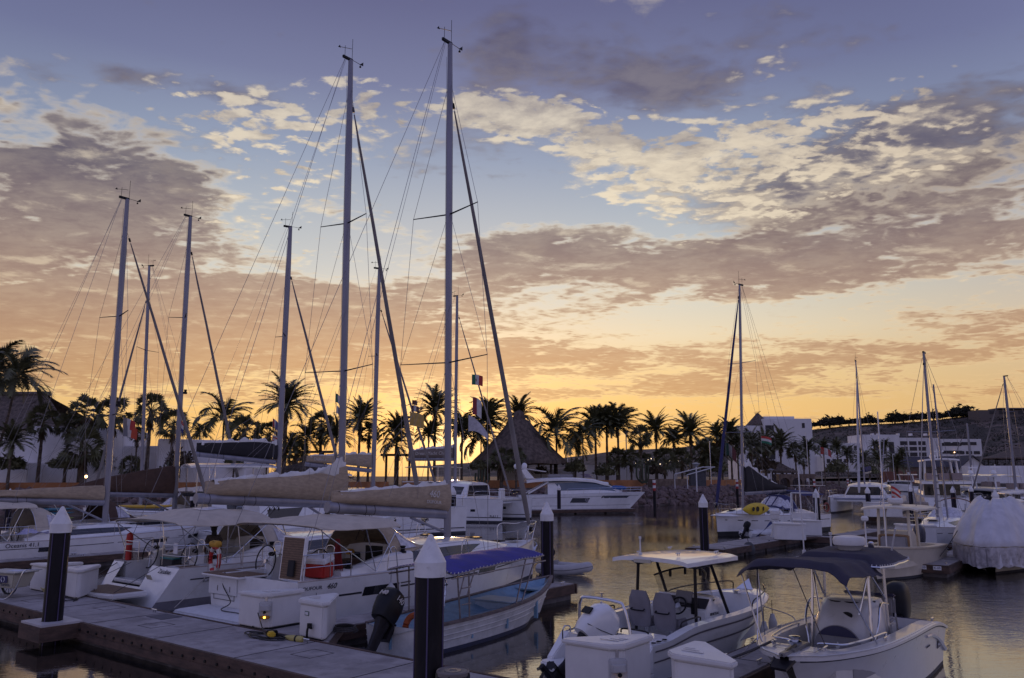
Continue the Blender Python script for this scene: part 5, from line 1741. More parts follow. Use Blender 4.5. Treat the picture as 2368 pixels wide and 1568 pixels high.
for (u,v,foot) in ((.97,.03,(6.55,-.62,1.25)),(.97,.97,(5.25,.88,1.20)),(.72,.04,(5.75,-.88,1.22)),(.95,.5,(6.3,.35,1.26))):
 MB().tube([tuple(shade(u,v)+V3(0,0,-.03)),foot],.014 if v!=.5 else .008,6).build('shade_pole',STEEL() if v!=.5 else ROPE(),sh)
MB().tube([tuple(shade(.72,.04)+V3(0,0,-.02)),(6.45,-.74,1.25)],.012,6).build('shade_pole',STEEL(),sh)
# leaning post, stern seat, motor
MB().box((2.35,0,.78),(.42,.95,.72)).build('leaning_post',OFFW(),whl,bevel=.05)
lb=MB().box((2.2,0,1.42),(.14,.98,.40),rx=-.12).build('backrest',mat('grey_cushion',(.26,.25,.26),.7,var=.1),whl,bevel=.06)
MB().box((2.20,0,1.62),(.15,.99,.06),rx=-.12).build('backrest_band',mat('navy_vinyl',(.02,.02,.07),.5),lb,bevel=.02)
MB().box((2.45,0,1.17),(.44,.96,.12)).build('seat_cushion',mat('grey_cushion',(.26,.25,.26),.7,var=.1),whl,bevel=.04)
for y in (-.46,.46):
 MB().tube(arc([(2.1,y,.6),(2.05,y,1.0),(2.15,y,1.3),(2.2,y,1.58)],4),.018,6).build('post_frame',STEEL(),whl)
MB().box((.75,0,.62),(.44,1.5,.30)).build('stern_bench',mat('grey_cushion',(.26,.25,.26),.7,var=.1),whl,bevel=.05)
MB().box((.54,0,.84),(.12,1.5,.22)).build('stern_backrest',mat('navy_vinyl',(.02,.02,.07),.5),whl,bevel=.04)
outboard(whl,(-.02,-.05,.80),0,R(6),1.22,BLACK(),BLACKM())
bd=MB().box((0,0,0),(.34,.01,.14)).move(wh.frame(.10,.52,1,.012)@Matrix.Rotation(PI/2,4,'X')).build('oval_badge',mat('grey_rubber',(.12,.11,.12),.6),whl)
text('hull_letters','WHALER',.075,wh.frame(.10,.52,1,.022),mat('sign_white',(.70,.70,.72),.5),whl)
text('hull_letters','210 OUTRAGE',.05,wh.frame(.27,.66,1,.012),mat('letter_grey',(.10,.10,.12),.5),whl)
wa=Matrix.Translation(W0)@Matrix.Rotation(WRZ,4,'Z')
lo_=tag(MB().tube(arc([wa@V3(6.55,-.42,1.30),wa@V3(6.9,-.7,1.15),dk(-6.35,13.2,.75),dk(-6.5,12.9,.53)],5),.022,6).build('mooring_line',ROPE()),'thick black mooring line from the navy topped boat bow down to the dock','rope')

# cream centre console with hardtop, beyond
def small_console(label,loc,rz,c):
 L,B=c['L'],c['B']
 f0,f1=c['free']
 hm=c.get('mat') or CREAM()
 h=Hull(0,L,[(0,B*.92),(.3,B),(.6,B*.98),(.8,B*.78),(.93,B*.42),(1,.08)],[(0,f0),(.4,f0+.1),(1,f1)],[(0,.9),(.4,.82),(.8,.42),(1,.12)],1.1,.1,.4,1.35,.10)
 t=thing('centre_console_boat',label,'motorboat',loc,rz)
 h.mesh().build('hull',[hm,BOOT()],t)
 deck_mesh(h,.7,L*.84,3,.5,.03,gw=.28).build('deck',hm,t,sharp=25)
 rr=MB()
 for sd in (-1,1):
  rr.tube([h.side(k/24,.96,sd,.01) for k in range(25)],.035,5)
 rr.build('rub_rail',mat('tan_rub_rail',(.40,.33,.24),.5),t)
 xc=c['console']
 MB().loft([[(xc-.75,-.6,.5),(xc+.65,-.55,.5),(xc+.65,.55,.5),(xc-.75,.6,.5)],[(xc-.75,-.58,1.5),(xc+.45,-.5,1.5),(xc+.45,.5,1.5),(xc-.75,.58,1.5)],[(xc-.6,-.52,1.75),(xc+.2,-.45,1.75),(xc+.2,.45,1.75),(xc-.6,.52,1.75)]]).build('console',hm,t,bevel=.04)
 bk=MB().box((xc+.72,0,1.12),(.14,1.05,.85),rx=-.08).build('forward_backrest',mat('grey_cushion',(.26,.25,.26),.7,var=.1),t,bevel=.06)
 MB().tube(arc([(xc+.70,-.56,.75),(xc+.68,-.56,1.45),(xc+.66,-.45,1.58),(xc+.66,.45,1.58),(xc+.68,.56,1.45),(xc+.70,.56,.75)],4),.05,6).build('backrest_trim',mat('tan_vinyl',(.25,.15,.07),.6),bk)
 MB().box((xc+1.0,0,.68),(.55,1.05,.36)).build('forward_seat',hm,t,bevel=.04)
 zt=c['top']
 w_=c.get('tw',1.05)
 ht=MB().sheet(lambda u,v:V3(lerp(xc-1.9,xc+1.2,u),lerp(-w_,w_,v)*(1-.12*smooth(u,.7,1)),zt+.06*(1-(2*v-1)**2)-.05*smooth(abs(2*v-1),.8,1)-.04*smooth(abs(u-.5),.42,.5)),14,14,.07).build('hardtop',hm,t)
 for sd in (-1,1):
  for a,b in (((xc+.72,sd*.62,.5),(xc+.45,sd*.58,zt)),((xc-.75,sd*.66,.5),(xc-.70,sd*.62,zt))):
   MB().tube([a,b],.06,8).build('top_leg',hm,t)
  MB().tube([(xc-.7,sd*.62,zt-.35),(xc-1.5,sd*.7,zt-.02)],.04,6).build('top_brace',hm,t)
 MB().grid(lambda u,v:V3(xc+.50-.18*u,lerp(-.58,.58,v),1.62+(zt-1.70)*u),2,6).build('windscreen',mat('clear_acrylic',(.62,.62,.55),.05,alpha=.18,var=.1),t)
 if c.get('radar'):
  MB().lathe([(.24,0),(.30,.06),(.31,.18),(.26,.24),(.1,.25)],(xc-.1,0,zt+.12),20).lathe([(.12,0),(.2,.1)],(xc-.1,0,zt+.04),12).build('radar_dome',WHITE2(),ht)
 for x,y,l_,lean in c.get('ant',()):
  MB().tube([(x,y,zt),(x+lean,y,zt+l_)],.02,6).build('outrigger',ALU(),ht)
 if c.get('motor',True):
  for y in c.get('motors',(0,)):
   outboard(t,(-.02,y,f0-.02),0,R(4),1.2,c.get('mm') or mat('slate_motor',(.07,.07,.09),.4),BLACKM())
 return t,h
cb=gnd(2035,1347,0)
CB=Vector((cb.x,cb.y,0))
cre,ch_=small_console('cream centre console boat with hardtop, outrigger poles and a small striped flag',tuple(CB+KD*7.4-KN*.15),KB+PI,dict(L=8.3,B=1.32,free=(1.05,1.40),console=3.6,top=2.75,tw=1.25,radar=True,ant=((3.0,.7,2.6,1.2),(3.2,-.7,3.0,-1.5))))
MB().tube([(7.6,-.2,1.35),(7.6,-.2,2.3)],.03,6).lathe([(.08,0),(.14,.05),(.14,.14),(.09,.2)],(7.6,-.2,2.3),12).build('bow_light',WHITE2(),cre)
MB().tube([(6.9,.35,1.3),(6.7,.35,6.6)],.025,6).build('tall_antenna',WHITE2(),cre)
MB().tube([(2.0,-.5,2.7),(2.0,-.5,3.6)],.012,5).build('flag_staff',STEEL(),cre)
def flag(name,label,cat,loc,rz,w,hgt,cols,vertical=True,emblem=None,droop=.25,group=None,stripes=None,tri=False):
 """cloth flag flying along local +x from its hoist; cols = bands"""
 t=thing(name,label,cat,loc,rz,group)
 n=len(cols)
 for i,c in enumerate(cols):
  def fn(u,v,i=i):
   a=(i+u)/n if vertical else u
   b=v if vertical else (i+v)/n
   k=a
   hh=hgt*(1-.6*k) if tri else hgt
   return V3(w*k*(1-.12*droop),.10*w*math.sin(k*7+b*1.5)*k**.5,-droop*w*k*k*.7+(b-1)*hh+(.0 if not tri else-.3*hgt*k))
  MB().sheet(lambda u,v:fn(u,v),6 if vertical else 12,5,.004).build('band',mat('flag_%02d%02d%02d'%tuple(int(x*99) for x in c),c,.85,var=.15),t,sharp=70)
 if emblem:
  MB().add([(w*.5+.16*hgt*math.cos(a),-.05*w,-hgt*.5-droop*w*.18+.16*hgt*math.sin(a)) for a in [2*PI*k/14 for k in range(14)]],[tuple(range(14))]).build('emblem',mat('emblem_brown',emblem,.8),t)
 MB().tube([(0,0,.1),(0,0,-hgt-.1)],.012,5).build('hoist',ROPEL(),t)
 return t
FG,FW,FR=(.03,.16,.09),(.55,.53,.50),(.42,.05,.04)
wm=Matrix.Translation(CB+KD*7.4-KN*.15)@Matrix.Rotation(KB+PI,4,'Z')
flag('flag','small red and white striped flag drooping on the cream console boat hardtop','flag',tuple(wm@V3(2.0,-.5,3.6)),R(-40),.42,.55,[FR,FW,FR,FW,FR],False,droop=.9)

# boat under a white tarpaulin
cvp=gnd(2252,1328,0)
CV=Vector((cvp.x,cvp.y,0))+KN*.55
cov=thing('covered_boat','boat shrouded in a pale translucent tarpaulin beside the K-09 pier','motorboat',tuple(CV+KD*8.3),KB+PI)
vh=Hull(0,8.6,[(0,1.35),(.3,1.45),(.6,1.45),(.8,1.28),(.93,.95),(1,.55)],[(0,1.0),(.5,1.05),(1,1.2)],[(0,.9),(.4,.82),(.8,.5),(1,.25)],.9,.1,.4,1.3,.10)
vh.mesh().build('hull',[CREAM(),BOOT()],cov)
deck_mesh(vh,1.0,1.2,.2,1.0,.05).build('deck',CREAM(),cov)
def tarp(u,v):
 a=2*PI*u
 c,q=math.cos(a),math.sin(a)
 xo=4.2+4.55*math.copysign(abs(c)**.8,c)
 ho=vh.b(min(max(vh.t_of(xo),0),1))+.16
 yo=ho*math.copysign(abs(q)**.45,q)
 k=min(1,(v/.80))**.9
 x,y=lerp(4.4+1.5*c,xo,k),lerp(.55*q,yo,k)
 z=2.95-1.62*k**1.9+.20*math.exp(-((x-4.6)/1.3)**2)*(1-k)
 z-=1.0*smooth(v,.78,1.0)
 lo=smooth(v,.25,.9)
 fold=MN.noise(Vector((c*2.0,q*2.0,v*1.3+2)))*.22+.12*MN.noise(Vector((c*6,q*6,v*2.5)))
 fold+=.02*math.sin(a*23+4*MN.noise(Vector((a*2,v*2,5))))*smooth(v,.6,.95)
 if v >.9:
  z+=.26*MN.noise(Vector((c*3.2,q*3.2,8)))
 return V3(x+fold*c*lo,y+fold*q*lo,z+fold*.5*(1-smooth(v,.7,1)))
tm=MB().grid(lambda v,u:tarp(u,v*.999+.001),40,120)
tm.build('tarpaulin',mat('pale_tarpaulin',(.50,.49,.52),.5,var=.12,vscale=2,bump=.6,bscale=5),cov,sharp=75)
sk=MB().grid(lambda v,u:tarp(u,.86)+V3(.05*math.cos(6.283*u)+.03*math.sin(u*190),.05*math.sin(6.283*u)+.03*math.cos(u*170),-.72*v+.1+.16*v*MN.noise(Vector((u*30,1,1)))),8,150)
sk.build('clear_skirt',mat('clear_polythene',(.36,.34,.36),.3,var=.3,vscale=5,bump=.6,bscale=7),cov,sharp=75)
MB().tube([tarp(k/60,.84)+V3(0,0,.02) for k in range(60)],.025,5,closed=True).build('hem_rope',ROPEL(),cov)
tag(line('mooring_line',tuple(CV-KN*1.2+KD*1.0+V3(0,0,1.7)),tuple(CV-KN*1.9+KD*.2+V3(0,0,.55)),.018,ROPE(),None,.05),'dark mooring line from the tarp covered boat down to the K-09 pier','rope')

# catamarans
def catamaran(label,loc,rz,c):
 L,B=c['L'],c['B']
 f0,f1=c['free']
 t=thing('catamaran',label,'catamaran',loc,rz)
 hw=c.get('hw',.85)
 for sd in (-1,1):
  h=Hull(0,L,[(0,hw*.75),(.2,hw),(.6,hw*.95),(.85,hw*.6),(1,.05)],[(0,f0*.35),(.10,f0*.42),(.16,f0),(.6,f0+.1),(1,f1)],[(0,.85),(.5,.8),(1,.5)],.10,.0,.4,.9,.16,yc=sd*B)
  hm=h.mesh(22).build('hull',[WHITE(),BOOT()],t)
  for w in c.get('hullwin',()):
   for s2 in (-1,1):
    h.patch(*w,sd=s2).build('hull_window',GLASS(),hm)
  for w in c.get('ports',()):
   for s2 in (-1,1):
    h.patch(h.t_of(w[0]-.22),h.t_of(w[0]+.22),w[1]-.11,w[1]+.11,sd=s2).build('porthole',GLASS(),hm)
  if c.get('stripe',True):
   for s2 in (-1,1):
    h.band(.01,.99,.20,.235,s2,.008,20).build('hull_stripe',mat('dark_stripe',(.03,.03,.04),.4),hm)
  MB().grid(lambda u,v:V3(lerp(L*.17,L-.05,u),sd*B+lerp(-1,1,v)*max(h.b(h.t_of(lerp(L*.17,L-.05,u)))-.02,.01),h.zs(h.t_of(lerp(L*.17,L-.05,u)))+.02),16,2).build('side_deck',NONSKID(),t)
  if c.get('name') and sd ==c.get('near',-1):
   text('hull_name',c['name'],c.get('nsize',.34),h.frame(h.t_of(L-c.get('nx',.75)),c.get('nz',.55),c.get('near',-1)),mat('letter_dark',(.03,.03,.04),.5),hm,xscale=1.15)
 MB().box((L*.50,0,f0-.22),(L*.70,B*2,.55)).build('bridge_deck',WHITE(),t,bevel=.08)
 MB().tube([(L-.9,-B,f1-.15),(L-.9,B,f1-.15)],.10,8).build('crossbeam',ALU(),t)
 cab=Trunk(c['cabin'])
 cm=cab.mesh().build('cabin',WHITE(),t,sharp=30)
 for w in c['windows']:
  for sd in (-1,1):
   cab.window(*w[:4],sd=sd,cut=w[4] if len(w) >4 else (0,0)).build('cabin_window',GLASS(),cm)
 xf=c['cabin'][-1][0]
 wb,wt,zb,zt=cab.at(xf)
 MB().quad((xf+.012,-wb*.9,zb+.25),(xf+.012,wb*.9,zb+.25),(xf+.012,wt*.9,zt-.12),(xf+.012,-wt*.9,zt-.12)).build('front_window',GLASS(),cm)
 if c.get('top'):
  x0,x1,w,z=c['top']
  ht=MB().sheet(lambda u,v:V3(lerp(x0,x1,u),lerp(-w,w,v)*(1-.06*abs(2*u-1)**4),z+.16*(1-(2*v-1)**2)-.05*smooth(abs(u-.5),.4,.5)),10,10,.10).build('hardtop',WHITE(),t)
  for x in (x0+.4,x1-.5):
   for sd in (-1,1):
    MB().tube([(x,sd*w*.92,f0),(x,sd*w*.92,z)],.03,6).build('hardtop_post',STEEL(),ht)
 for sd in (-1,1):
  lp=[V3(x,sd*(B+hw*.7),f0+.1) for x in (L*.3,L*.5,L*.7,L*.9)]
  m=MB()
  for k in (.35,.65):
   m.tube([p+V3(0,0,k) for p in lp],.010,4)
  for p in lp:
   m.tube([p,p+V3(0,0,.65)],.014,5)
  m.build('guard_rail',STEEL(),t)
  MB().tube(arc([(L-2.6,sd*(B+.5),f1),(L-2.5,sd*(B+.5),f1+.7),(L-.3,sd*(B+.2),f1+.72),(L-.25,sd*(B-.2),f1+.72),(L-.25,sd*(B-.25),f1)],3),.018,5).build('bow_rail',STEEL(),t)
 rig(t,c['rig'])
 if c.get('bag'):
  sc=sail_bag(t,*c['bag'])
  if c.get('bagtext'):
   b=c['bagtext']
   text('cover_name',b[0],b[1],frame3(b[2],(1,0,b[3]),(0,-1,.12)),mat('print_white',(.55,.52,.48),.7),sc)
 for it in c.get('extra',()):
  it(t)
 return t
# catamaran with the black sail cover
w=at(643,1105,50)
cr_=R(30)
o=Vector((w.x,w.y,0))-Vector((math.cos(cr_),math.sin(cr_),0))*6.6
def helm_chairs(t):
 MB().box((4.4,.6,3.35),(.5,1.3,.6)).build('helm_seat',WHITE2(),t,bevel=.08)
 MB().box((2.6,0,3.0),(2.6,3.6,.18)).build('cockpit_cushion',BLACKC(),t,bevel=.04)
 m=MB()
 for x in (2.2,2.5):
  m.tube([(x,-2.4,1.6),(x,-2.1,4.7)],.02,5)
 for k in range(6):
  m.tube([(2.2,-2.38+.05*k,1.9+.5*k),(2.5,-2.38+.05*k,1.9+.5*k)],.015,5)
 m.build('ladder',STEEL(),t)
catamaran('catamaran with black sail cover and raised hardtop before the long white wall',tuple(o),cr_,dict(L=12.0,B=2.6,free=(1.6,1.75),cabin=[(2.4,2.5,2.3,1.6,2.75),(5.5,2.4,2.1,1.6,2.95),(7.4,2.0,1.5,1.6,2.7)],windows=[(3.2,7.2,.35,.75,(.05,.5))],top=(1.2,6.0,2.1,4.65),hullwin=[(.35,.55,.95,1.2)],extra=(helm_chairs,),rig=dict(mast=(6.6,2.9,20.0),mr=.17,chain=(5.4,2.9,1.7),spreaders=[(12.8,.95)],sweep=.4,hound=17.3,stem=(11.3,1.7),boom=(1.6,5.35,6.4,4.9),br=.13,radar_z=9.6,furl_r=.095),bag=([(1.75,5.48,5.95),(3.5,5.32,6.05),(5.5,5.14,6.1),(6.45,5.05,5.95)],.2,BLACKC(),True,SAIL(),.25,11)))
# catamaran with the tan cover, mostly hidden
w=at(863,1105,59)
cr_=R(28)
o=Vector((w.x,w.y,0))-Vector((math.cos(cr_),math.sin(cr_),0))*6.4
catamaran('catamaran with tan sail cover behind the lifebuoy sloop mast',tuple(o),cr_,dict(L=12.6,B=2.8,free=(1.7,1.9),cabin=[(2.0,2.7,2.5,1.7,2.9),(5.5,2.5,2.2,1.7,3.05),(8.2,2.0,1.5,1.7,2.8)],windows=[(2.8,7.9,.30,.72,(.05,.5))],top=(.8,4.2,2.2,4.2),hullwin=[(.35,.55,1.0,1.25)],ports=((9.2,1.1),),rig=dict(mast=(6.4,3.0,19.6),mr=.16,chain=(5.2,3.0,1.8),spreaders=[(12.9,.9)],sweep=.4,hound=17.0,stem=(11.9,1.8),boom=(1.4,4.9,6.2,4.45),br=.13,furl_r=.085),bag=([(1.5,5.05,5.45),(3.0,4.95,5.5),(5.0,4.8,5.6),(6.2,4.65,5.6)],.22,TAN(),True,SAIL(),.2,12),bagtext=('Dufour',.3,(2.4,-.26,5.22),-.06)))
# white catamaran with two bows showing
w=gnd(1163,1209,0)
cr_=R(-24)
dirb=Vector((math.cos(cr_),math.sin(cr_),0))
nb=Vector((-dirb.y,dirb.x,0))
o=Vector((w.x,w.y,0))-dirb*12.1+nb*3.35
def bali_extra(t):
 MB().box((10.0,.9,2.35),(.5,.5,.8)).lathe([(.32,0),(.34,.1),(.3,.2)],(10.0,.9,2.75),14).build('winch_table',WHITE(),t,bevel=.05)
 MB().box((3.2,0,3.55),(4.4,5.0,.1)).build('cockpit_lounge',WHITE2(),t,bevel=.03)
 MB().sheet(lambda u,v:V3(lerp(1.2,5.0,u),lerp(-2.3,2.3,v),4.95+.1*math.sin(u*PI)),6,6,.06).build('upper_bimini',TANL(),t)
 for x in (1.4,4.8):
  for sd in (-1,1):
   MB().tube([(x,sd*2.2,3.6),(x,sd*2.2,4.95)],.025,5).build('bimini_post',STEEL(),t)
catamaran('big white catamaran with rectangular hull window and lettered grey sail cover',tuple(o),cr_,dict(L=12.1,B=3.35,free=(2.0,2.0),hw=.95,cabin=[(2.6,3.2,3.0,2.0,3.3),(5.5,3.0,2.7,2.0,3.5),(8.0,2.6,2.2,2.0,3.35)],windows=[(3.2,6.4,.28,.80,(.1,.05)),(6.6,7.7,.28,.80,(.05,.25))],hullwin=[(.50,.66,.85,1.15)],ports=((9.4,1.05),),name='BALI',nsize=.34,nx=.75,nz=.52,rig=dict(mast=(5.45,3.5,21.9),mr=.17,chain=(5.6,3.2,2.0),spreaders=[(12.5,1.2)],sweep=.3,hound=20.4,stem=(11.4,2.1),boom=(.2,5.75,5.3,5.7),br=.15,furl_r=.085),bag=([(.2,5.9,6.5),(2.0,5.88,6.7),(3.8,5.86,6.75),(5.3,5.85,6.8)],.26,mat('grey_brown_canvas',(.17,.14,.125),.85,var=.1,bump=.4,bscale=9),True,SAIL(),.3,14),bagtext=('Dream Yacht Charter',.46,(3.2,-.30,6.28),0.0),extra=(bali_extra,)))
# catamaran facing the camera at right
w=gnd(1920,1187,0)
cr_=R(238)
dirb=Vector((math.cos(cr_),math.sin(cr_),0))
nb=Vector((-dirb.y,dirb.x,0))
o=Vector((w.x,w.y,0))-dirb*11.0+nb*3.0
catamaran('white catamaran with wide dark windows facing the camera at right',tuple(o),cr_,dict(L=11.0,B=3.0,free=(1.75,1.75),hw=.8,cabin=[(2.2,2.7,2.3,1.7,3.1),(4.6,2.6,2.1,1.7,3.2),(6.4,2.3,1.7,1.7,3.0)],windows=[(2.6,6.0,.25,.80,(.05,.3))],stripe=False,rig=dict(mast=(6.0,3.0,17.6),mr=.15,chain=(5.0,3.0,1.7),spreaders=[(9.0,1.0)],sweep=.3,hound=16.2,stem=(10.4,1.9),boom=(1.0,4.6,5.9,4.4),br=.12,furl_r=.12,furlmat=mat('pale_furl',(.45,.44,.45),.7),wire=.012),bag=([(1.0,4.75,5.3),(3.0,4.7,5.2),(5.8,4.55,5.0)],.2,NAVY(),True,None,.2,16)))

# motor yachts
def fly_yacht():
 w=gnd(1458,1179,0)
 rz=R(4)
 d=Vector((math.cos(rz),math.sin(rz),0))
 n=Vector((-d.y,d.x,0))
 o=Vector((w.x,w.y,0))-d*14.0+n*.7
 t=thing('motor_yacht','sleek white flybridge motor yacht with blue covered tender on its bow','motor yacht',tuple(o),rz)
 h=Hull(0,16.0,[(0,2.1),(.4,2.25),(.65,2.1),(.85,1.25),(1,.06)],[(0,1.75),(.3,1.9),(.7,2.1),(1,2.15)],[(0,.92),(.5,.85),(.8,.5),(1,.1)],2.1,.1,.5,1.3,.16)
 hm=h.mesh(30).build('hull',[WHITE(),BOOT()],t)
 deck_mesh(h,.3,1.6,1.5,1.2,.12).build('deck',NONSKID(),t)
 MB().box((-.6,0,.42),(1.4,3.6,.14)).build('swim_platform',WHITE(),t,bevel=.04)
 for ta,tb,z0,z1,sl in ((.40,.535,.92,1.48,.02),(.64,.885,1.46,1.76,.012)):
  for sd in (-1,1):
   h.patch(ta,tb,z0,z1,sl,sd).build('hull_window',GLASS(),hm)
 MB().lathe([(.22,0),(.22,.02),(.16,.03),(.15,.0)],(0,0,0),16,axis='y').move(Matrix.Translation(h.side(.52,.62,-1,.03))@Matrix.Rotation(PI,4,'Z')).build('porthole',ALU(),hm)
 for f in (.80,.28):
  for sd in (-1,1):
   h.band(.02,.97,f,f+.02,sd,.01,24).build('hull_line',mat('grey_line',(.20,.20,.22),.4),hm)
 sal=Trunk([(3.6,1.75,1.55,1.9,3.3),(7,1.75,1.45,1.95,3.45),(10.4,1.5,1.1,2.05,3.35),(13.0,1.0,.75,2.1,2.22)])
 sm=sal.mesh(26).build('saloon',WHITE(),t,sharp=30)
 for sd in (-1,1):
  sal.window(4.5,11.2,.30,.93,sd,.012,(.7,-1.0),14).build('saloon_window',mat('blue_reflective_glass',(.05,.08,.13),.08,var=.1,spec=1.0),sm)
  MB().tube([tuple(V3(x,sd*(sal.at(x)[1]+.05),lerp(sal.at(x)[2],sal.at(x)[3],.9))) for x in (10.4,11.2,12.2,12.9)],.05,5).build('window_pillar',WHITE(),sm)
 MB().grid(lambda u,v:V3(lerp(10.5,12.9,u),lerp(-1,1,v)*sal.at(lerp(10.5,12.9,u))[1]*.9,sal.at(lerp(10.5,12.9,u))[3]+.10+.12*(1-(2*v-1)**2)),6,6).build('windscreen',GLASS(),sm)
 def roof(u,v):
  x=lerp(1.0,11.2,u)
  y=lerp(-1,1,v)
  hw=1.95*(1-.35*smooth(u,.6,1))
  return V3(x,y*hw,3.62+.28*math.sin(PI*min(1,u*1.15))**.8+.10*(1-y*y)-.32*smooth(u,.82,1)-.1*smooth(abs(y),.8,1))
 MB().sheet(roof,22,10,.26).build('flybridge_deck',WHITE(),t,sharp=40)
 for sd in (-1,1):
  MB().loft([[(1.0,sd*1.7,3.8),(2.0,sd*1.7,3.8),(2.0,sd*1.55,3.8),(1.0,sd*1.55,3.8)][::sd],[(.3,sd*1.6,4.9),(1.0,sd*1.6,4.95),(1.0,sd*1.5,4.95),(.3,sd*1.5,4.9)][::sd]]).build('arch_leg',WHITE(),t,bevel=.03)
  MB().tube([(1.2,sd*1.75,2.0),(3.7,sd*1.65,3.4)],.10,6).build('stern_strut',WHITE(),t)
 MB().box((1.9,0,4.86),(3.2,3.1,.10),rx=.14).build('radar_arch',WHITE(),t,bevel=.04)
 MB().sphere((.9,.0,5.35),.36,14,sq=(1,1,1.1)).build('satellite_dome',WHITE(),t)
 MB().sphere((-.1,.9,5.30),.28,14,sq=(1,1,1.2)).build('satellite_dome',WHITE(),t)
 MB().grid(lambda u,v:V3(8.6+1.0*math.sin(PI*u)-.5*v,lerp(-1.35,1.35,u),3.95+.42*v),12,3).build('fly_windscreen',mat('violet_acrylic',(.10,.06,.10),.1,alpha=.6),t)
 for x,y in ((4.5,-.8),(6.2,.6)):
  MB().box((x,y,4.15),(1.6,.9,.4)).build('fly_lounge',mat('grey_cushion',(.26,.25,.26),.7,var=.1),t,bevel=.08)
 rp=[V3(x,0,0) for x in (6.0,8.0,10,12,14,15.6)]
 m=MB()
 for sd in (-1,1):
  P=[V3(p.x,sd*(h.b(h.t_of(p.x))-.1),h.zs(h.t_of(p.x))+.62) for p in rp]
  m.tube(P,.018,5).tube([p-V3(0,0,.3) for p in P[2:]],.012,5)
  for p in P:
   m.tube([p,p-V3(.1,0,.62)],.014,5)
 m.build('bow_rail',STEEL(),t)
 wt=Matrix.Translation(o)@Matrix.Rotation(rz,4,'Z')
 td=thing('covered_tender','tender under a bright blue cover on the flybridge yacht foredeck','dinghy',tuple(wt@V3(12.1,-.35,2.45)),rz)
 rings=[]
 for k in range(17):
  u=k/16
  r=max(.02,(1-abs(2*u-1)**3.0))**.5
  rings.append([(lerp(-1.5,1.55,u),.75*r*math.cos(a),.22+(.30*r+.03*MN.noise(Vector((u*6,a,2))))*math.sin(a)) for a in [2*PI*j/14 for j in range(14)]])
 MB().loft(rings).build('cover',mat('azure_cover',(.03,.10,.30),.7,var=.15,bump=.3,bscale=4),td,sharp=70)
 MB().box((-.8,0,-.05),(.1,1.2,.3)).box((.8,0,-.05),(.1,1.2,.3)).build('chocks',WHITE2(),td)
 return t
fly_yacht()
def stern_yacht(label,px,ybase,Y,rz,s,kind=0):
 """cruiser seen mostly from astern"""
 w=at(px,ybase,Y)
 t=thing('motor_yacht',label,'motor yacht',(w.x,Y,0),rz)
 L,B=15*s,2.35*s
 h=Hull(0,L,[(0,B*.95),(.5,B),(.8,B*.75),(1,.1)],[(0,1.55*s),(.4,1.9*s),(1,2.5*s)],[(0,.9),(.5,.85),(1,.2)],1.6,0,.5,1.3,.2)
 h.mesh().build('hull',[WHITE(),BOOT()],t)
 deck_mesh(h,.2,3.0*s,B*.8,.9*s,.05).build('deck',NONSKID(),t)
 MB().box((-.7,0,.4),(1.5,B*1.8,.15)).build('swim_platform',WHITE(),t,bevel=.04)
 MB().box((3.2*s,0,2.2*s),(.08,B*1.5,1.6*s)).build('saloon_door',GLASS(),t)
 tr=Trunk([(3.2*s,B*.82,B*.74,1.6*s,3.1*s),(8*s,B*.8,B*.66,1.9*s,3.3*s),(11.5*s,B*.5,B*.3,2.2*s,2.5*s)])
 m=tr.mesh().build('saloon',WHITE(),t)
 for sd in (-1,1):
  tr.window(3.5*s,10.0*s,.35,.85,sd,.012,(.1,.5)).build('saloon_window',GLASS(),m)
 MB().sheet(lambda u,v:V3(lerp(-.2,10,u)*s,lerp(-1,1,v)*B*(1-.4*smooth(u,.6,1)),(3.25+.1*math.sin(u*PI))*s),10,6,.28*s).build('flybridge_deck',WHITE(),t)
 for i in range(3 if kind ==0 else 2):
  MB().box(((1.2+.3*i)*s,(-1.2+1.2*i)*s,3.75*s),(1.4*s,1.0*s,.75*s)).build('fly_seat_cover',mat('mauve_canvas',(.28,.22,.20),.85,var=.1),t,bevel=.06)
 zt=(5.6 if kind ==0 else 5.2)*s
 MB().sheet(lambda u,v:V3(lerp(1.5,7.2,u)*s,lerp(-1,1,v)*B*.72,zt+.14*(1-(2*v-1)**2)),8,8,.18*s).build('hardtop',WHITE(),t)
 for x in (2.6,6.4):
  for sd in (-1,1):
   MB().tube([(x*s,sd*B*.72,3.3*s),((x+.3)*s,sd*B*.64,zt)],.11*s,6).build('hardtop_leg',WHITE(),t)
 MB().grid(lambda u,v:V3((6.9-.5*v)*s,lerp(-1,1,u)*B*.62,lerp(3.5,5.0,v)*s),4,2).build('fly_windscreen',SMOKE(),t)
 MB().lathe([(.3,0),(.36,.15),(.3,.4),(.1,.5)],(4*s,.6,zt+.15),12).tube([(4.4*s,0,zt),(4.4*s,0,zt+1.3)],.06,6).box((4.4*s,0,zt+1.0),(.14,1.4,.14)).build('radar_mast',WHITE(),t)
 return t
stern_yacht('big white flybridge motor yacht with dark saloon seen from astern, far right',2190,1150,93,R(70),1.08)
stern_yacht('smaller white cruiser moored right of the big flybridge yacht',2300,1150,108,R(100),.82,1)
stern_yacht('white cruiser cut by the right edge with covered upper deck',2362,1150,92,R(100),.80,1)
stern_yacht('distant white motor yacht at the far shore dock',2135,1120,225,R(150),.9,1)
def small_sloop(label,loc,rz,c):
 return far_sloop(label,loc,rz,c)
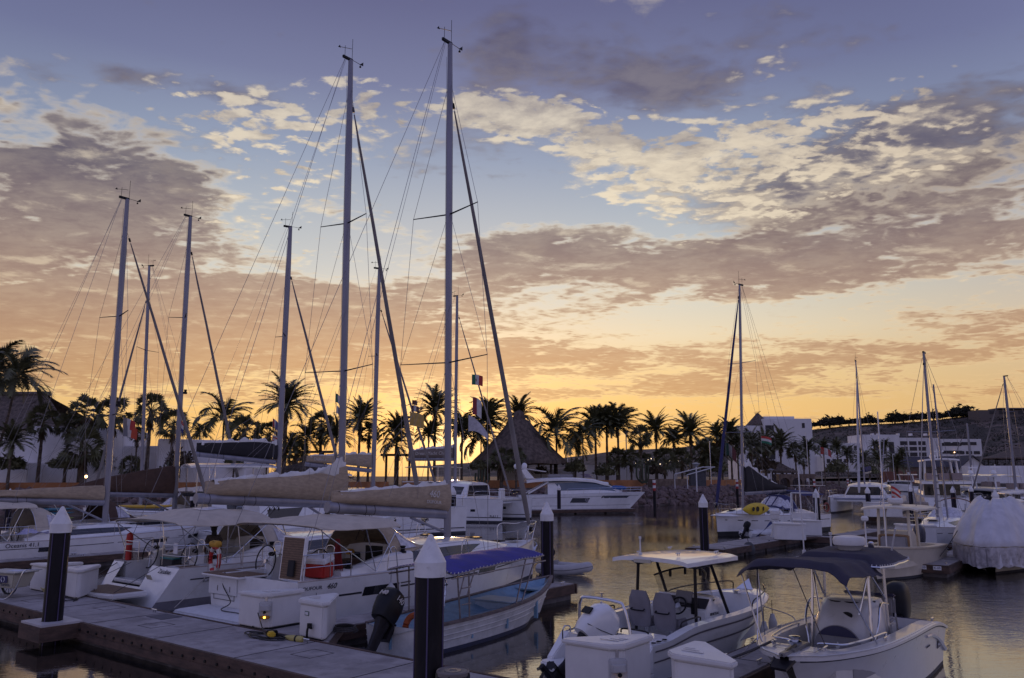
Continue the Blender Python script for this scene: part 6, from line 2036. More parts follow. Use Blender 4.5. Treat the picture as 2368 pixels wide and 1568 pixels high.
# ketch behind the cream boat
w=at(2164,1150,47)
rzk=KB+PI
o=Vector((w.x,w.y,0))-Vector((math.cos(rzk),math.sin(rzk),0))*5.4
ket,_,_=far_sloop('white sailing boat with sail lashed around its mast behind the cream console boat',tuple(o),rzk,dict(L=10.2,B=1.65,free=(1.15,1.4),rig=dict(mast=(5.4,1.6,11.3),mr=.13,chain=(5.3,1.55,1.25),spreaders=[(6.6,1.3)],sweep=.1,hound=11.0,back=(.7,.4,1.2),stem=(10.0,1.5),furl_r=.03,furlmat=ROPEL(),gear=False,wire=.011,darkspr=0),stripes=[(.02,.95,.76,.785)],hood=(2.6,4.2,1.2,1.0,2.2,2.2,mat('pale_tarpaulin',(.52,.51,.55),.55),(1.4,1.5))))
fs=MB()
fs.tube([(5.28,.05,1.7),(5.28,.05,2.4),(5.25,0,4.2),(5.3,0,5.2)],[.20,.16,.13,.06],8)
fs.build('lashed_sail',SAIL(),ket)
lb_=MB()
for k in range(8):
 lb_.lathe([(.18,0),(.18,.03)],(5.28,.03,1.9+k*.36),10)
lb_.build('lashing',ROPE(),ket)
MB().tube([(5.1,.45,1.5),(5.0,.3,9.4)],.05,8).build('spinnaker_pole',ALU(),ket)
rg=MB()
for k in range(4):
 a=Vector((1.0+.4*k,1.2-.5*k,1.2))
 rg.tube([a,a+V3(.15,.1,1.2)],.02,5)
rg.build('fishing_rods',BLACK(),ket)
MB().tube(arc([(.4,-1.2,1.2),(.2,-1.1,2.3),(.2,0,2.7),(.2,1.1,2.3),(.4,1.2,1.2)],5),.03,6).build('stern_arch',mat('rusty_arch',(.20,.10,.06),.6,.4,var=.3),ket)
w=at(2330,1150,88)
small_sloop('white sloop with a radar on its mast at the far right',(w.x+5.2,w.y-4,0),R(120),dict(L=12,B=1.9,free=(1.3,1.5),rig=dict(mast=(6.5,1.8,15.2),mr=.16,chain=(6.3,1.8,1.3),spreaders=[(7.6,1.4),(11.2,1.1)],sweep=.1,hound=14.8,back=(.8,1.5,1.3),stem=(11.7,1.6),furl_r=.08,gear=False,wire=.015,darkspr=0),stripes=[(.02,.95,.74,.78)]))
w=at(2358,1150,120)
small_sloop('faint distant sloop mast by the right edge',(w.x,w.y,0),R(140),dict(L=11,B=1.8,free=(1.2,1.4),rig=dict(mast=(6,1.7,12.2),mr=.16,chain=(5.9,1.7,1.3),spreaders=[(6.5,1.2)],sweep=.1,hound=11.8,stem=(10.7,1.5),furl_r=.07,gear=False,wire=.016,darkspr=0)))
w=gnd(2290,1245,0)
small_console('white open console boat with tubular top behind the tarp covered boat',(w.x+6,w.y+8,0),KB+PI+.4,dict(L=7.5,B=1.2,free=(1.0,1.3),console=3.4,top=2.9,tw=1.0,mat=WHITE2()))
w=at(2356,1200,41)
small_console('white motorboat with grey outboard cut by the right edge',(w.x+2.6,w.y+5.0,0),KB+PI,dict(L=7.5,B=1.2,free=(1.0,1.3),console=3.4,top=2.8,tw=1.0,mat=WHITE2(),mm=WHITE2()))
# catamaran hulls and cockpit glimpsed between the near booms
w=at(700,1180,45)
stp=thing('motor_yacht','rounded white cabin cruiser with a round porthole below the lifebuoy sloop boom','motor yacht',(w.x-4.2,w.y-2.6,0),R(38))
hq=Hull(0,11,[(0,1.6),(.4,1.75),(.8,1.2),(1,.1)],[(0,1.2),(.5,1.35),(1,1.7)],[(0,.9),(.5,.85),(1,.2)],1.0,0,.5,1.2,.2)
hq.mesh().build('hull',[WHITE(),BOOT()],stp)
deck_mesh(hq,.3,2.2,1.2,.7,.08).build('deck',NONSKID(),stp)
tq=Trunk([(2.2,1.45,1.25,1.25,2.55),(5.5,1.4,1.15,1.35,2.65),(7.4,1.2,.95,1.45,2.35),(8.6,.9,.7,1.5,1.7)])
tm_=tq.mesh().build('cabin',WHITE(),stp,sharp=35)
for sd in (-1,1):
 tq.window(2.6,4.6,.45,.8,sd,.012,(.1,.3)).build('cabin_window',GLASS(),tm_)
 MB().lathe([(.17,0),(.17,.02),(.05,.03)],(0,0,0),16,axis='y').move(Matrix.Translation((6.0,sd*1.30,1.95))@Matrix.Rotation(PI if sd <0 else 0,4,'Z')).build('porthole',BLACK(),tm_)
MB().tube(arc([(5.5,-1.55,1.5),(6.5,-1.5,2.1),(9.5,-.8,2.2),(10.8,0,2.35),(9.5,.8,2.2),(6.5,1.5,2.1),(5.5,1.55,1.5)],4),.018,5).build('bow_rail',STEEL(),stp)

# dinghies
w=gnd(1302,1340,0)
rib('small grey inflatable dinghy with tilted outboard beyond the finger pier end',(w.x-.42,w.y+2.0,0),R(-42),2.0,.55,.20,R(35))
w=gnd(1730,1243,0)
rib('pale inflatable dinghy with dark outboard tied beside the kayak sloop',(w.x,w.y,0),R(16),3.2,.6,.22,R(30),mat('pale_hypalon',(.55,.55,.56),.5))
w=at(2175,1165,86)
rib('tan inflatable tender hung across the stern of the big flybridge yacht',(w.x-2.2,w.y-1.0,.9),R(160),3.6,.75,.30,0,mat('tan_hypalon',(.27,.22,.17),.6))
w=at(2280,1160,78)
rib('big grey inflatable tender below the small cruiser at far right',(w.x+.5,w.y,.5),R(20),4.5,.9,.38,0,mat('dark_hypalon',(.10,.10,.11),.6))
# yellow kayak lashed along the rail
wk=Matrix.Translation(kl)@Matrix.Rotation(KYR,4,'Z')
kq=thing('kayak','yellow sit-on kayak lashed on the rail of the K-11 pier sloop','kayak',tuple(wk@V3(9.5,1.55,1.82)),KYR+.06)
rings=[]
for k in range(25):
 u=k/24
 r=max(.01,1-abs(2*u-1)**2.2)
 x=lerp(-1.7,1.7,u)
 bow=.16*abs(2*u-1)**2.5
 rings.append([(x,.16*r**.7*math.cos(a),.0-bow*.0+.42*r**.85*math.sin(a)) for a in [2*PI*j/16 for j in range(16)]])
KY=mat('yellow_polyethylene',(.62,.44,.02),.45,var=.1)
MB().loft(rings).build('hull',KY,kq)
for x,z,sx,sz in ((-.62,0,.14,.17),(.10,0,.24,.20),(.62,.0,.20,.17)):
 MB().add([(x+sx*math.cos(a),.165,z+sz*math.sin(a)) for a in [2*PI*j/18 for j in range(18)]],[tuple(range(18))[::-1]]).build('cockpit_opening',BLACK(),kq)
 MB().tube([(x+sx*math.cos(a),.160,z+sz*math.sin(a)) for a in [2*PI*j/18 for j in range(18)]],.02,5,closed=True).build('cockpit_rim',KY,kq)
lr=thing('life_ring','dark red life ring on the stern rail of the yellow kayak sloop','lifebuoy',tuple(wk@V3(1.0,1.75,1.75)),KYR)
MB().tube([(.30*math.cos(2*PI*i/24),0,.30*math.sin(2*PI*i/24)) for i in range(24)],.075,8,closed=True).build('ring',mat('dull_red',(.22,.05,.03),.6),lr)
# red lifebuoy with white bands on the near sloop
wz=Matrix.Translation(dk(-25.6,12.3))@Matrix.Rotation(HB,4,'Z')
lr=thing('life_ring','red horseshoe lifebuoy with white bands on the stern rail between the two near sloops','lifebuoy',tuple(dk(-22.22,13.95,1.58)),HB)
P=[(.0,.23*math.cos(a),.36*math.sin(a)) for a in [2*PI*i/28 for i in range(28)]]
MB().tube(P,.062,10,closed=True).build('ring',RED(),lr)
for i in (3,10,17,24):
 a=[P[(i+k)%28] for k in (0,1,2)]
 MB().tube(a,.066,10).build('white_band',mat('fender_white',(.55,.53,.50),.5,var=.1),lr)
MB().tube([(-.08,.22,.30),(-.10,.26,0),(-.08,.2,-.34)],.012,5).build('grab_line',ROPEL(),lr)
yb=thing('rescue_float','yellow rope float bundle above the red horseshoe lifebuoy','rescue line',tuple(dk(-22.25,13.95,2.02)),HB)
MB().lathe([(.03,-.26),(.10,-.2),(.11,.1),(.08,.22),(.02,.26)],(0,0,0),12,axis='y').build('float',mat('marigold_foam',(.50,.27,.03),.8,var=.2,bump=.6,bscale=30),yb)
MB().tube(arc([(0,.1,0),(-.08,.0,.1),(-.06,-.15,0),(0,-.05,-.12)],4),.02,5).build('line',mat('marigold_rope',(.4,.25,.05),.8),yb)
dn=thing('danbuoy','red danbuoy canister with pale cords on the port stern rail','rescue buoy',tuple(dk(-27.3,13.9,1.15)),HB)
MB().lathe([(.05,0),(.10,.04),(.10,.72),(.115,.76),(.10,.95),(.03,1.0)],(0,0,0),14).build('canister',RED(),dn)
MB().lathe([(.105,.60),(.105,.66)],(0,0,0),14).build('band',mat('fender_white',(.55,.53,.50),.5,var=.1),dn)
cd=MB()
for k in range(5):
 cd.tube(arc([(.10,-.05*k,.5),(.16,-.05*k-.04,.1-.1*k),(.12,-.05*k-.09,-.25+.06*k),(.15,-.05*k-.12,.4)],4),.010,4)
cd.build('cord',ROPEL(),dn)
# fenders on the near sloops
wd=Matrix.Translation(dk(-19.6,12.2))@Matrix.Rotation(HB,4,'Z')
p=wd@(dh.side(dh.t_of(4.25),1,-1)+V3(0,-.17,.05))
fender('pale fender with dark end hanging on the side of the sloop with teak stern panel',(p.x,p.y,1.35),.55,.15)
p=wd@V3(1.6,-2.35,1.0)
fender('pale fender lying low at the starboard quarter behind the dock boxes',(p.x,p.y,1.05),.5,.14)
ws=Matrix.Translation(dk(-41.0,13.4))@Matrix.Rotation(HB,4,'Z')
p=ws@(sh_.side(sh_.t_of(2.85),1,-1)+V3(0,-.18,.05))
fender('pale fender hanging below the hull window of the far left sloop',(p.x,p.y,1.15),.62,.13)
p=MBAR@V3(.35,-1.05,.55)
fender('two-tone fender bundle hanging at the stern corner of the grey seated motorboat',(p.x,p.y,.95),.5,.14,(.5,.5,.5))

# shore: rocks and walls
ROCK=lambda:mat('reddish_rock',(.15,.105,.095),.9,var=.35,vscale=2.0,bump=.5,bscale=6)
def rock_mesh(seed):
 rnd=random.Random(seed)
 m=MB()
 n=9
 for i in range(7):
  for j in range(n):
   a,b=PI*i/6,2*PI*j/n
   v=V3(math.sin(a)*math.cos(b),math.sin(a)*math.sin(b),math.cos(a))
   r=1+.55*MN.noise(v*1.3+Vector((seed*5,0,0)))+.2*MN.noise(v*3+Vector((0,seed,0)))
   m.v.append(tuple(V3(v.x,v.y*.8,v.z*.7)*r))
 for i in range(6):
  for j in range(n):
   m.f.append((i*n+j,(i+1)*n+j,(i+1)*n+(j+1)%n,i*n+(j+1)%n))
   m.mi.append(0)
 return m
rnd=random.Random(4)
protos=[rock_mesh(k) for k in range(6)]
rest=MB()
first=[None]*6
cnt=0
for i in range(1500):
 s_=rnd.uniform(.6,9.3)
 main=4.3 <s_ <8.4
 p,n,d=shore_pt(s_)
 off=rnd.uniform(.1,4.6)
 z=-.3+off*.56+rnd.uniform(-.1,.25)
 k=rnd.randrange(6)
 sc=rnd.uniform(.35,.75)
 q=p+n*off
 if main and cnt <280 and rnd.random() <.75:
  cnt+=1
  if first[k]is None:
   first[k]=protos[k].build('rock',ROCK(),sharp=25)
   o=first[k]
  else:
   o=first[k].copy()
   COL.objects.link(o)
  o.location=(q.x,q.y,z)
  o.rotation_euler=(rnd.uniform(0,6),rnd.uniform(0,6),rnd.uniform(0,6))
  o.scale=(sc,sc,sc)
  tag(o,'rough reddish rock heaped on the sloping harbour bank','rock','rocks of the harbour bank')
 else:
  m=Matrix.Translation((q.x,q.y,z))@Matrix.Rotation(rnd.uniform(0,6),4,'Z')@Matrix.Rotation(rnd.uniform(0,6),4,'X')@Matrix.Scale(sc*1.1,4)
  rest.add([m@Vector(v) for v in protos[k].v],protos[k].f)
tag(rest.build('rock_rubble',ROCK(),sharp=25),'mass of smaller rocks along the rest of the harbour bank','rocks',None,'stuff')
STUCCO=lambda:mat('white_stucco',(.80,.79,.80),.9,var=.08,vscale=.6,bump=.2,bscale=8)
STUC2=lambda:mat('pale_stucco',(.66,.65,.65),.9,var=.06,vscale=.3)
ORANGE=lambda:mat('orange_stucco',(.34,.15,.06),.9,var=.2,vscale=.8)
STONE=lambda:mat('brown_stone',(.15,.11,.085),.95,var=.35,vscale=1.6,bump=.6,bscale=4)
THATCH=lambda:mat('thatch',(.10,.075,.06),.95,var=.45,vscale=1.2,bump=1.0,bscale=5,stretch=(2,2,.6))
DARKW=lambda:mat('dark_opening',(.03,.027,.03),.6,var=.2)
def shore_wall(name,label,i0,i1,off,z0,z1,m,th=.5,n=6):
 pts=[shore_pt(lerp(i0,i1,k/n)) for k in range(n+1)]
 a=[p+nn*off for p,nn,d in pts]
 b=[p+nn*(off+th) for p,nn,d in pts]
 mb=MB()
 mb.loft([[(q.x,q.y,z0),(q.x,q.y,z1),(r.x,r.y,z1),(r.x,r.y,z0)][::-1] for q,r in zip(a,b)])
 return tag(mb.build(name,m),label,'wall',None,'thing')
shore_wall('retaining_wall','orange stucco retaining wall behind the flybridge yacht and the rock bank',3.2,5.45,6.2,1.5,3.55,ORANGE())
shore_wall('retaining_wall','brown stone retaining wall with a hut, right of the orange wall end',5.5,5.9,5.9,1.5,3.7,STONE(),.9)
shore_wall('retaining_wall','orange stucco retaining wall behind the kayak sloop mast',5.95,7.0,6.2,1.5,3.5,ORANGE())
shore_wall('retaining_wall','stone retaining wall below the hotel tower palms',7.05,9.0,6.2,1.5,3.6,STONE())
shore_wall('retaining_wall','brown orange retaining wall at the far left behind the boats',.8,3.1,6.5,1.5,3.4,ORANGE())
shore_wall('garden_wall','low pale garden wall left of the small white railing',4.0,5.3,13,3,5.0,STUC2())
shore_wall('garden_wall','pale garden wall in front of the string lights',5.35,6.6,16,3,5.9,STUC2())
def block(name,label,cat,px0,px1,pyt,Y,depth,m,z0=2.0,rz=0.0,pyt1=None):
 a,b=at(px0,pyt,Y),at(px1,pyt1 or pyt,Y)
 t=thing(name,label,cat,((a.x+b.x)/2,Y+depth/2,0))
 w=b.x-a.x
 mb=MB()
 mb.prism([(-w/2,-depth/2),(w/2,-depth/2),(w/2,depth/2),(-w/2,depth/2)],z0,a.z,ztop=lambda q:a.z if q[0] <0 else b.z)
 mb.build('wall',m,t,bevel=.12)
 t['kind']='thing'
 return t,w,a.z
lw,w_,zt_=block('white_building','tall blank white building below the large thatched roof at left','building',62,262,985,96,10,STUCCO(),pyt1=991)
block('white_wall','lower blank white wall between the tall white building and the long wall','wall',240,366,1031,99,3,STUCCO())
block('white_building','long blank white building wall behind the black sail cover catamaran','building',365,572,1014,97,8,STUCCO(),pyt1=1020)
block('white_wall','low white terrace wall at the far left below the thatched roof','wall',-120,66,1070,93,3,STUCCO())
MB().box((2.2,-5.01,9.0),(.9,.04,.14)).build('wall_slot',DARKW(),lw)
def thatch_house(label,px0,px1,ridge0,ridge1,pyr,pye,Y,depth):
 a,b=at(px0,pye,Y-depth/2),at(px1,pye,Y-depth/2)
 r0,r1=at(ridge0,pyr,Y),at(ridge1,pyr,Y)
 t=thing('thatched_house',label,'building',((a.x+b.x)/2,Y,0))
 cx=(a.x+b.x)/2
 hx=(b.x-a.x)/2
 d=depth/2
 zr=r0.z
 ze=a.z
 R0,R1=(r0.x-cx,0,zr),(r1.x-cx,0,zr)
 g0,g1=(r1.x-cx-1.0,-d*.28,lerp(zr,ze,.30)),(r1.x-cx-1.0,d*.28,lerp(zr,ze,.30))
 mb=MB()
 def face(P,Q,S_,T,n=10):
  P,Q,S_,T=map(Vector,(P,Q,S_,T))
  mb.grid(lambda u,v:P.lerp(Q,u).lerp(T.lerp(S_,u),v)-V3(0,0,.35*math.sin(PI*v))+V3(0,0,.10*MN.noise(Vector((u*9,v*6,2)))),n,8)
 face(R0,R1,(hx,-d,ze),(-hx,-d,ze),24)
 face(R1,R0,(-hx,d,ze),(hx,d,ze),12)
 face(g0,g1,(hx,d,ze),(hx,-d,ze),8)
 mb.add([R1,g0,g1],[(0,1,2)])
 mb.build('roof',THATCH(),t,sharp=50)
 MB().tube([R0,(R1[0]+.5,0,zr+.05)],.35,8).build('ridge',THATCH(),t)
 MB().box((0,0,ze/2),(hx*1.7,d*1.6,ze-.2)).build('wall',STUCCO(),t)
thatch_house('large thatched roof building with notched ridge end at the far left',-330,172,-230,108,912,992,112,14)
def palapa(label,px,pya,pyb,hw,Y,post_z=3.0):
 a,b=at(px,pya,Y),at(px,pyb,Y)
 t=thing('thatched_palapa',label,'palapa',(a.x,Y,0))
 r=hw/FPX*Y
 n=40
 prof=[(r*1.0,b.z-.35),(r*1.0,b.z+.1),(r*.78,lerp(b.z,a.z,.20)),(r*.5,lerp(b.z,a.z,.47)),(r*.22,lerp(b.z,a.z,.78)),(r*.14,lerp(b.z,a.z,.82)),(r*.10,lerp(b.z,a.z,.95)),(.05,a.z)]
 rings=[]
 for k,(q,z) in enumerate(prof):
  rings.append([((q+.12*q*.3*MN.noise(Vector((math.cos(2*PI*j/n)*5,math.sin(2*PI*j/n)*5,k))))*math.cos(2*PI*j/n),(q+.2*MN.noise(Vector((j*.9,k,3))))*math.sin(2*PI*j/n),z+(.35*MN.noise(Vector((j*.8,1,k))) if k ==0 else .1*MN.noise(Vector((j*.7,k,8))))) for j in range(n)])
 MB().loft(rings,True,False).build('roof',THATCH(),t,sharp=50)
 for j in range(8):
  q=2*PI*j/8+.2
  MB().tube([(r*.78*math.cos(q),r*.78*math.sin(q),post_z-1),(r*.78*math.cos(q),r*.78*math.sin(q),b.z+.6)],.17,8).build('post',mat('dark_post',(.06,.045,.035),.9),t)
 return t
palapa('big conical thatched palapa with pointed top in the middle of the shore',1200,948,1068,108,120)
palapa('small dark thatched shelter behind the stone arches',1800,1068,1090,40,176)
palapa('low thatched shelter at right behind the tiled roof hall',2345,1035,1060,70,290)

# palms
LEAF=lambda:mat('palm_leaf',(.10,.10,.045),.6,var=.5,vscale=.8)
LEAFD=lambda:mat('dry_palm_leaf',(.10,.07,.035),.8,var=.4,vscale=.8)
BARK=lambda:mat('palm_bark',(.10,.075,.055),.95,var=.45,vscale=2.0,bump=.8,bscale=7,stretch=(1,1,2.5))
def frond(mb,base,az_,pitch,L,droop,rnd,wind,nl=30,wl=.66,wid=.085,vee=.45):
 """feather leaf: arching midrib with leaflets either side"""
 d=V3(math.cos(az_),math.sin(az_),0)
 pts=[]
 p=Vector(base)
 a=pitch
 n=10
 for k in range(n+1):
  pts.append(p.copy())
  dirv=d*math.cos(a)+V3(0,0,math.sin(a))
  dirv+=Vector(wind)*(k/n)*1.1
  p=p+dirv.normalized()*(L/n)
  a-=droop/n*(1+k/n)
 mb.tube(pts,[.035*(1-.85*k/n) for k in range(n+1)],4)
 side=d.cross(V3(0,0,1))
 for k in range(nl):
  u=.14+.86*k/(nl-1)
  f=u*n
  i=min(int(f),n-1)
  q=pts[i].lerp(pts[i+1],f-i)
  t=(pts[i+1]-pts[i]).normalized()
  ll=L*wl*.42*math.sin(PI*min(1,u*.82+.14))**.7
  for s_ in (-1,1):
   o=(side*s_*.8+t*.75+V3(0,0,vee*rnd.uniform(.2,1)-.25*u)+Vector(wind)*1.2).normalized()
   e=q+o*ll*rnd.uniform(.8,1.1)+V3(0,0,-ll*.25*u)
   w=t*wid
   mb.add([q-w,q+w,e],[(0,1,2)])
def feather_crown(seed,nf,L,droop,wind=(0,0,0),up=.2,wl=.62,top=1.35):
 rnd=random.Random(seed)
 mb=MB()
 for k in range(nf):
  a=k*2.399+rnd.uniform(-.2,.2)
  h=k/nf
  pitch=lerp(top,-.35+up,h**.9)+rnd.uniform(-.12,.12)
  frond(mb,(0.08*math.cos(a),.08*math.sin(a),.25-.5*h),a,pitch,L*rnd.uniform(.85,1.1),droop*rnd.uniform(.7,1.2),rnd,wind,wl=wl)
 return mb
def fan_crown(seed,nf,Rr,wind=(0,0,0)):
 rnd=random.Random(seed)
 mb=MB()
 for k in range(nf):
  a=k*2.399+rnd.uniform(-.3,.3)
  h=k/nf
  pitch=lerp(1.3,-.75,h)+rnd.uniform(-.15,.15)
  d=(V3(math.cos(a),math.sin(a),0)*math.cos(pitch)+V3(0,0,math.sin(pitch))+Vector(wind)*.6).normalized()
  o=V3(0,0,.2-.35*h)
  pl=Rr*rnd.uniform(.50,.72)
  tip=o+d*pl
  mb.tube([o,tip],[.03,.018],4)
  sd=d.cross(V3(0,0,1)).normalized()
  up=sd.cross(d)
  tw=rnd.uniform(-1.1,1.1)
  sd,up=sd*math.cos(tw)+up*math.sin(tw),up*math.cos(tw)-sd*math.sin(tw)
  for j in range(17):
   b=lerp(-1.45,1.45,j/16)+rnd.uniform(-.05,.05)
   ll=Rr*.52*(1-.22*abs(b)/1.45)*rnd.uniform(.85,1.1)
   v=d*math.cos(b)+sd*math.sin(b)+up*(.10*math.cos(j*PI))
   e=tip+v*ll
   w=sd*math.cos(b)-d*math.sin(b)
   m_=tip+v*ll*.55
   e=e-V3(0,0,ll*rnd.uniform(.10,.32))
   mb.add([tip,m_-w*.042*Rr,e,m_+w*.042*Rr],[(0,1,2,3)])
 return mb
def skirt(seed,r,h):
 rnd=random.Random(seed)
 mb=MB()
 for k in range(90):
  a=rnd.uniform(0,6.28)
  z=-rnd.uniform(0,h)
  p=V3(math.cos(a)*.14,math.sin(a)*.14,z)
  e=V3(math.cos(a)*r*rnd.uniform(.5,1.1),math.sin(a)*r*rnd.uniform(.5,1.1),z-rnd.uniform(.4,.9))
  w=V3(-math.sin(a),math.cos(a),0)*.09
  mb.add([p-w,p+w,e+w*.4,e-w*.4],[(0,1,2,3)])
 return mb
WIND=(.42,0,-.04)
CROWNS={'fan':[fan_crown(s,36,2.0,(.12,0,0)) for s in (1,2,3)],'date':[feather_crown(s,58,3.5,.75,(.05,0,0),.35,.5) for s in (4,5)],'coco':[feather_crown(s,26,3.7,1.15,WIND,.2,.85,1.3) for s in (6,7,8)],'mop':[feather_crown(s,56,3.1,.9,(.5,0,.05),.3,.7,1.4) for s in (9,10)]}
SK=[skirt(s,.55,1.6) for s in (1,2)]
BUILT={}
KINDN={'fan':('fan_palm','fan palm'),'date':('date_palm','date palm'),'coco':('coconut_palm','coconut palm'),'mop':('feather_palm','feather palm')}
prnd=random.Random(11)
def palm(px,py,kind,label,Y=None,s=1.0,lean=0.0,zg=3.0,r=.17,sk=True):
 if Y is None:
  Y=interp([(0,88),(500,102),(1000,118),(1450,126),(1700,158),(1900,195),(2100,235)],px)-2+prnd.uniform(-2,4)
 c=at(px,py,Y)
 t=thing(KINDN[kind][0],label,'palm tree',(c.x,Y,0),0,'palms along the shore')
 b=V3(-lean,0,zg-1.2)
 e=V3(0,0,c.z)
 P=arc([b,b.lerp(e,.35)+V3(-lean*.12,0,0),b.lerp(e,.7)+V3(lean*.05,0,0),e],5)
 n=len(P)
 rs=[r*s*(1.35-.5*i/(n-1)+.10*math.sin(i*2.9))*(1.0 if kind!='coco' else .72) for i in range(n)]
 MB().tube(P,rs,9).build('trunk',BARK(),t,sharp=70)
 k=(kind,prnd.randrange(len(CROWNS[kind])))
 if k not in BUILT:
  o=CROWNS[k[0]][k[1]].build('crown',LEAF(),t,noshade=True)
  BUILT[k]=o
 else:
  o=BUILT[k].copy()
  COL.objects.link(o)
  o.parent=t
 o.location=(0,0,c.z)
 k1=s*prnd.uniform(1.05,1.3)*(.80 if kind =='fan' else 1)
 o.scale=(k1,k1,k1*prnd.uniform(.95,1.1))
 o.rotation_euler=(prnd.uniform(-.12,.12),prnd.uniform(-.05,.2),prnd.uniform(-.5,.5) if kind in ('coco','mop') else prnd.uniform(0,6.28))
 if sk and kind in ('fan','date'):
  q=('sk',prnd.randrange(2))
  if q not in BUILT:
   BUILT[q]=SK[q[1]].build('dry_skirt',LEAFD(),t,noshade=True)
   o=BUILT[q]
  else:
   o=BUILT[q].copy()
   COL.objects.link(o)
   o.parent=t
  o.location=(0,0,c.z-.1)
  o.scale=(s,s,s)
 return t
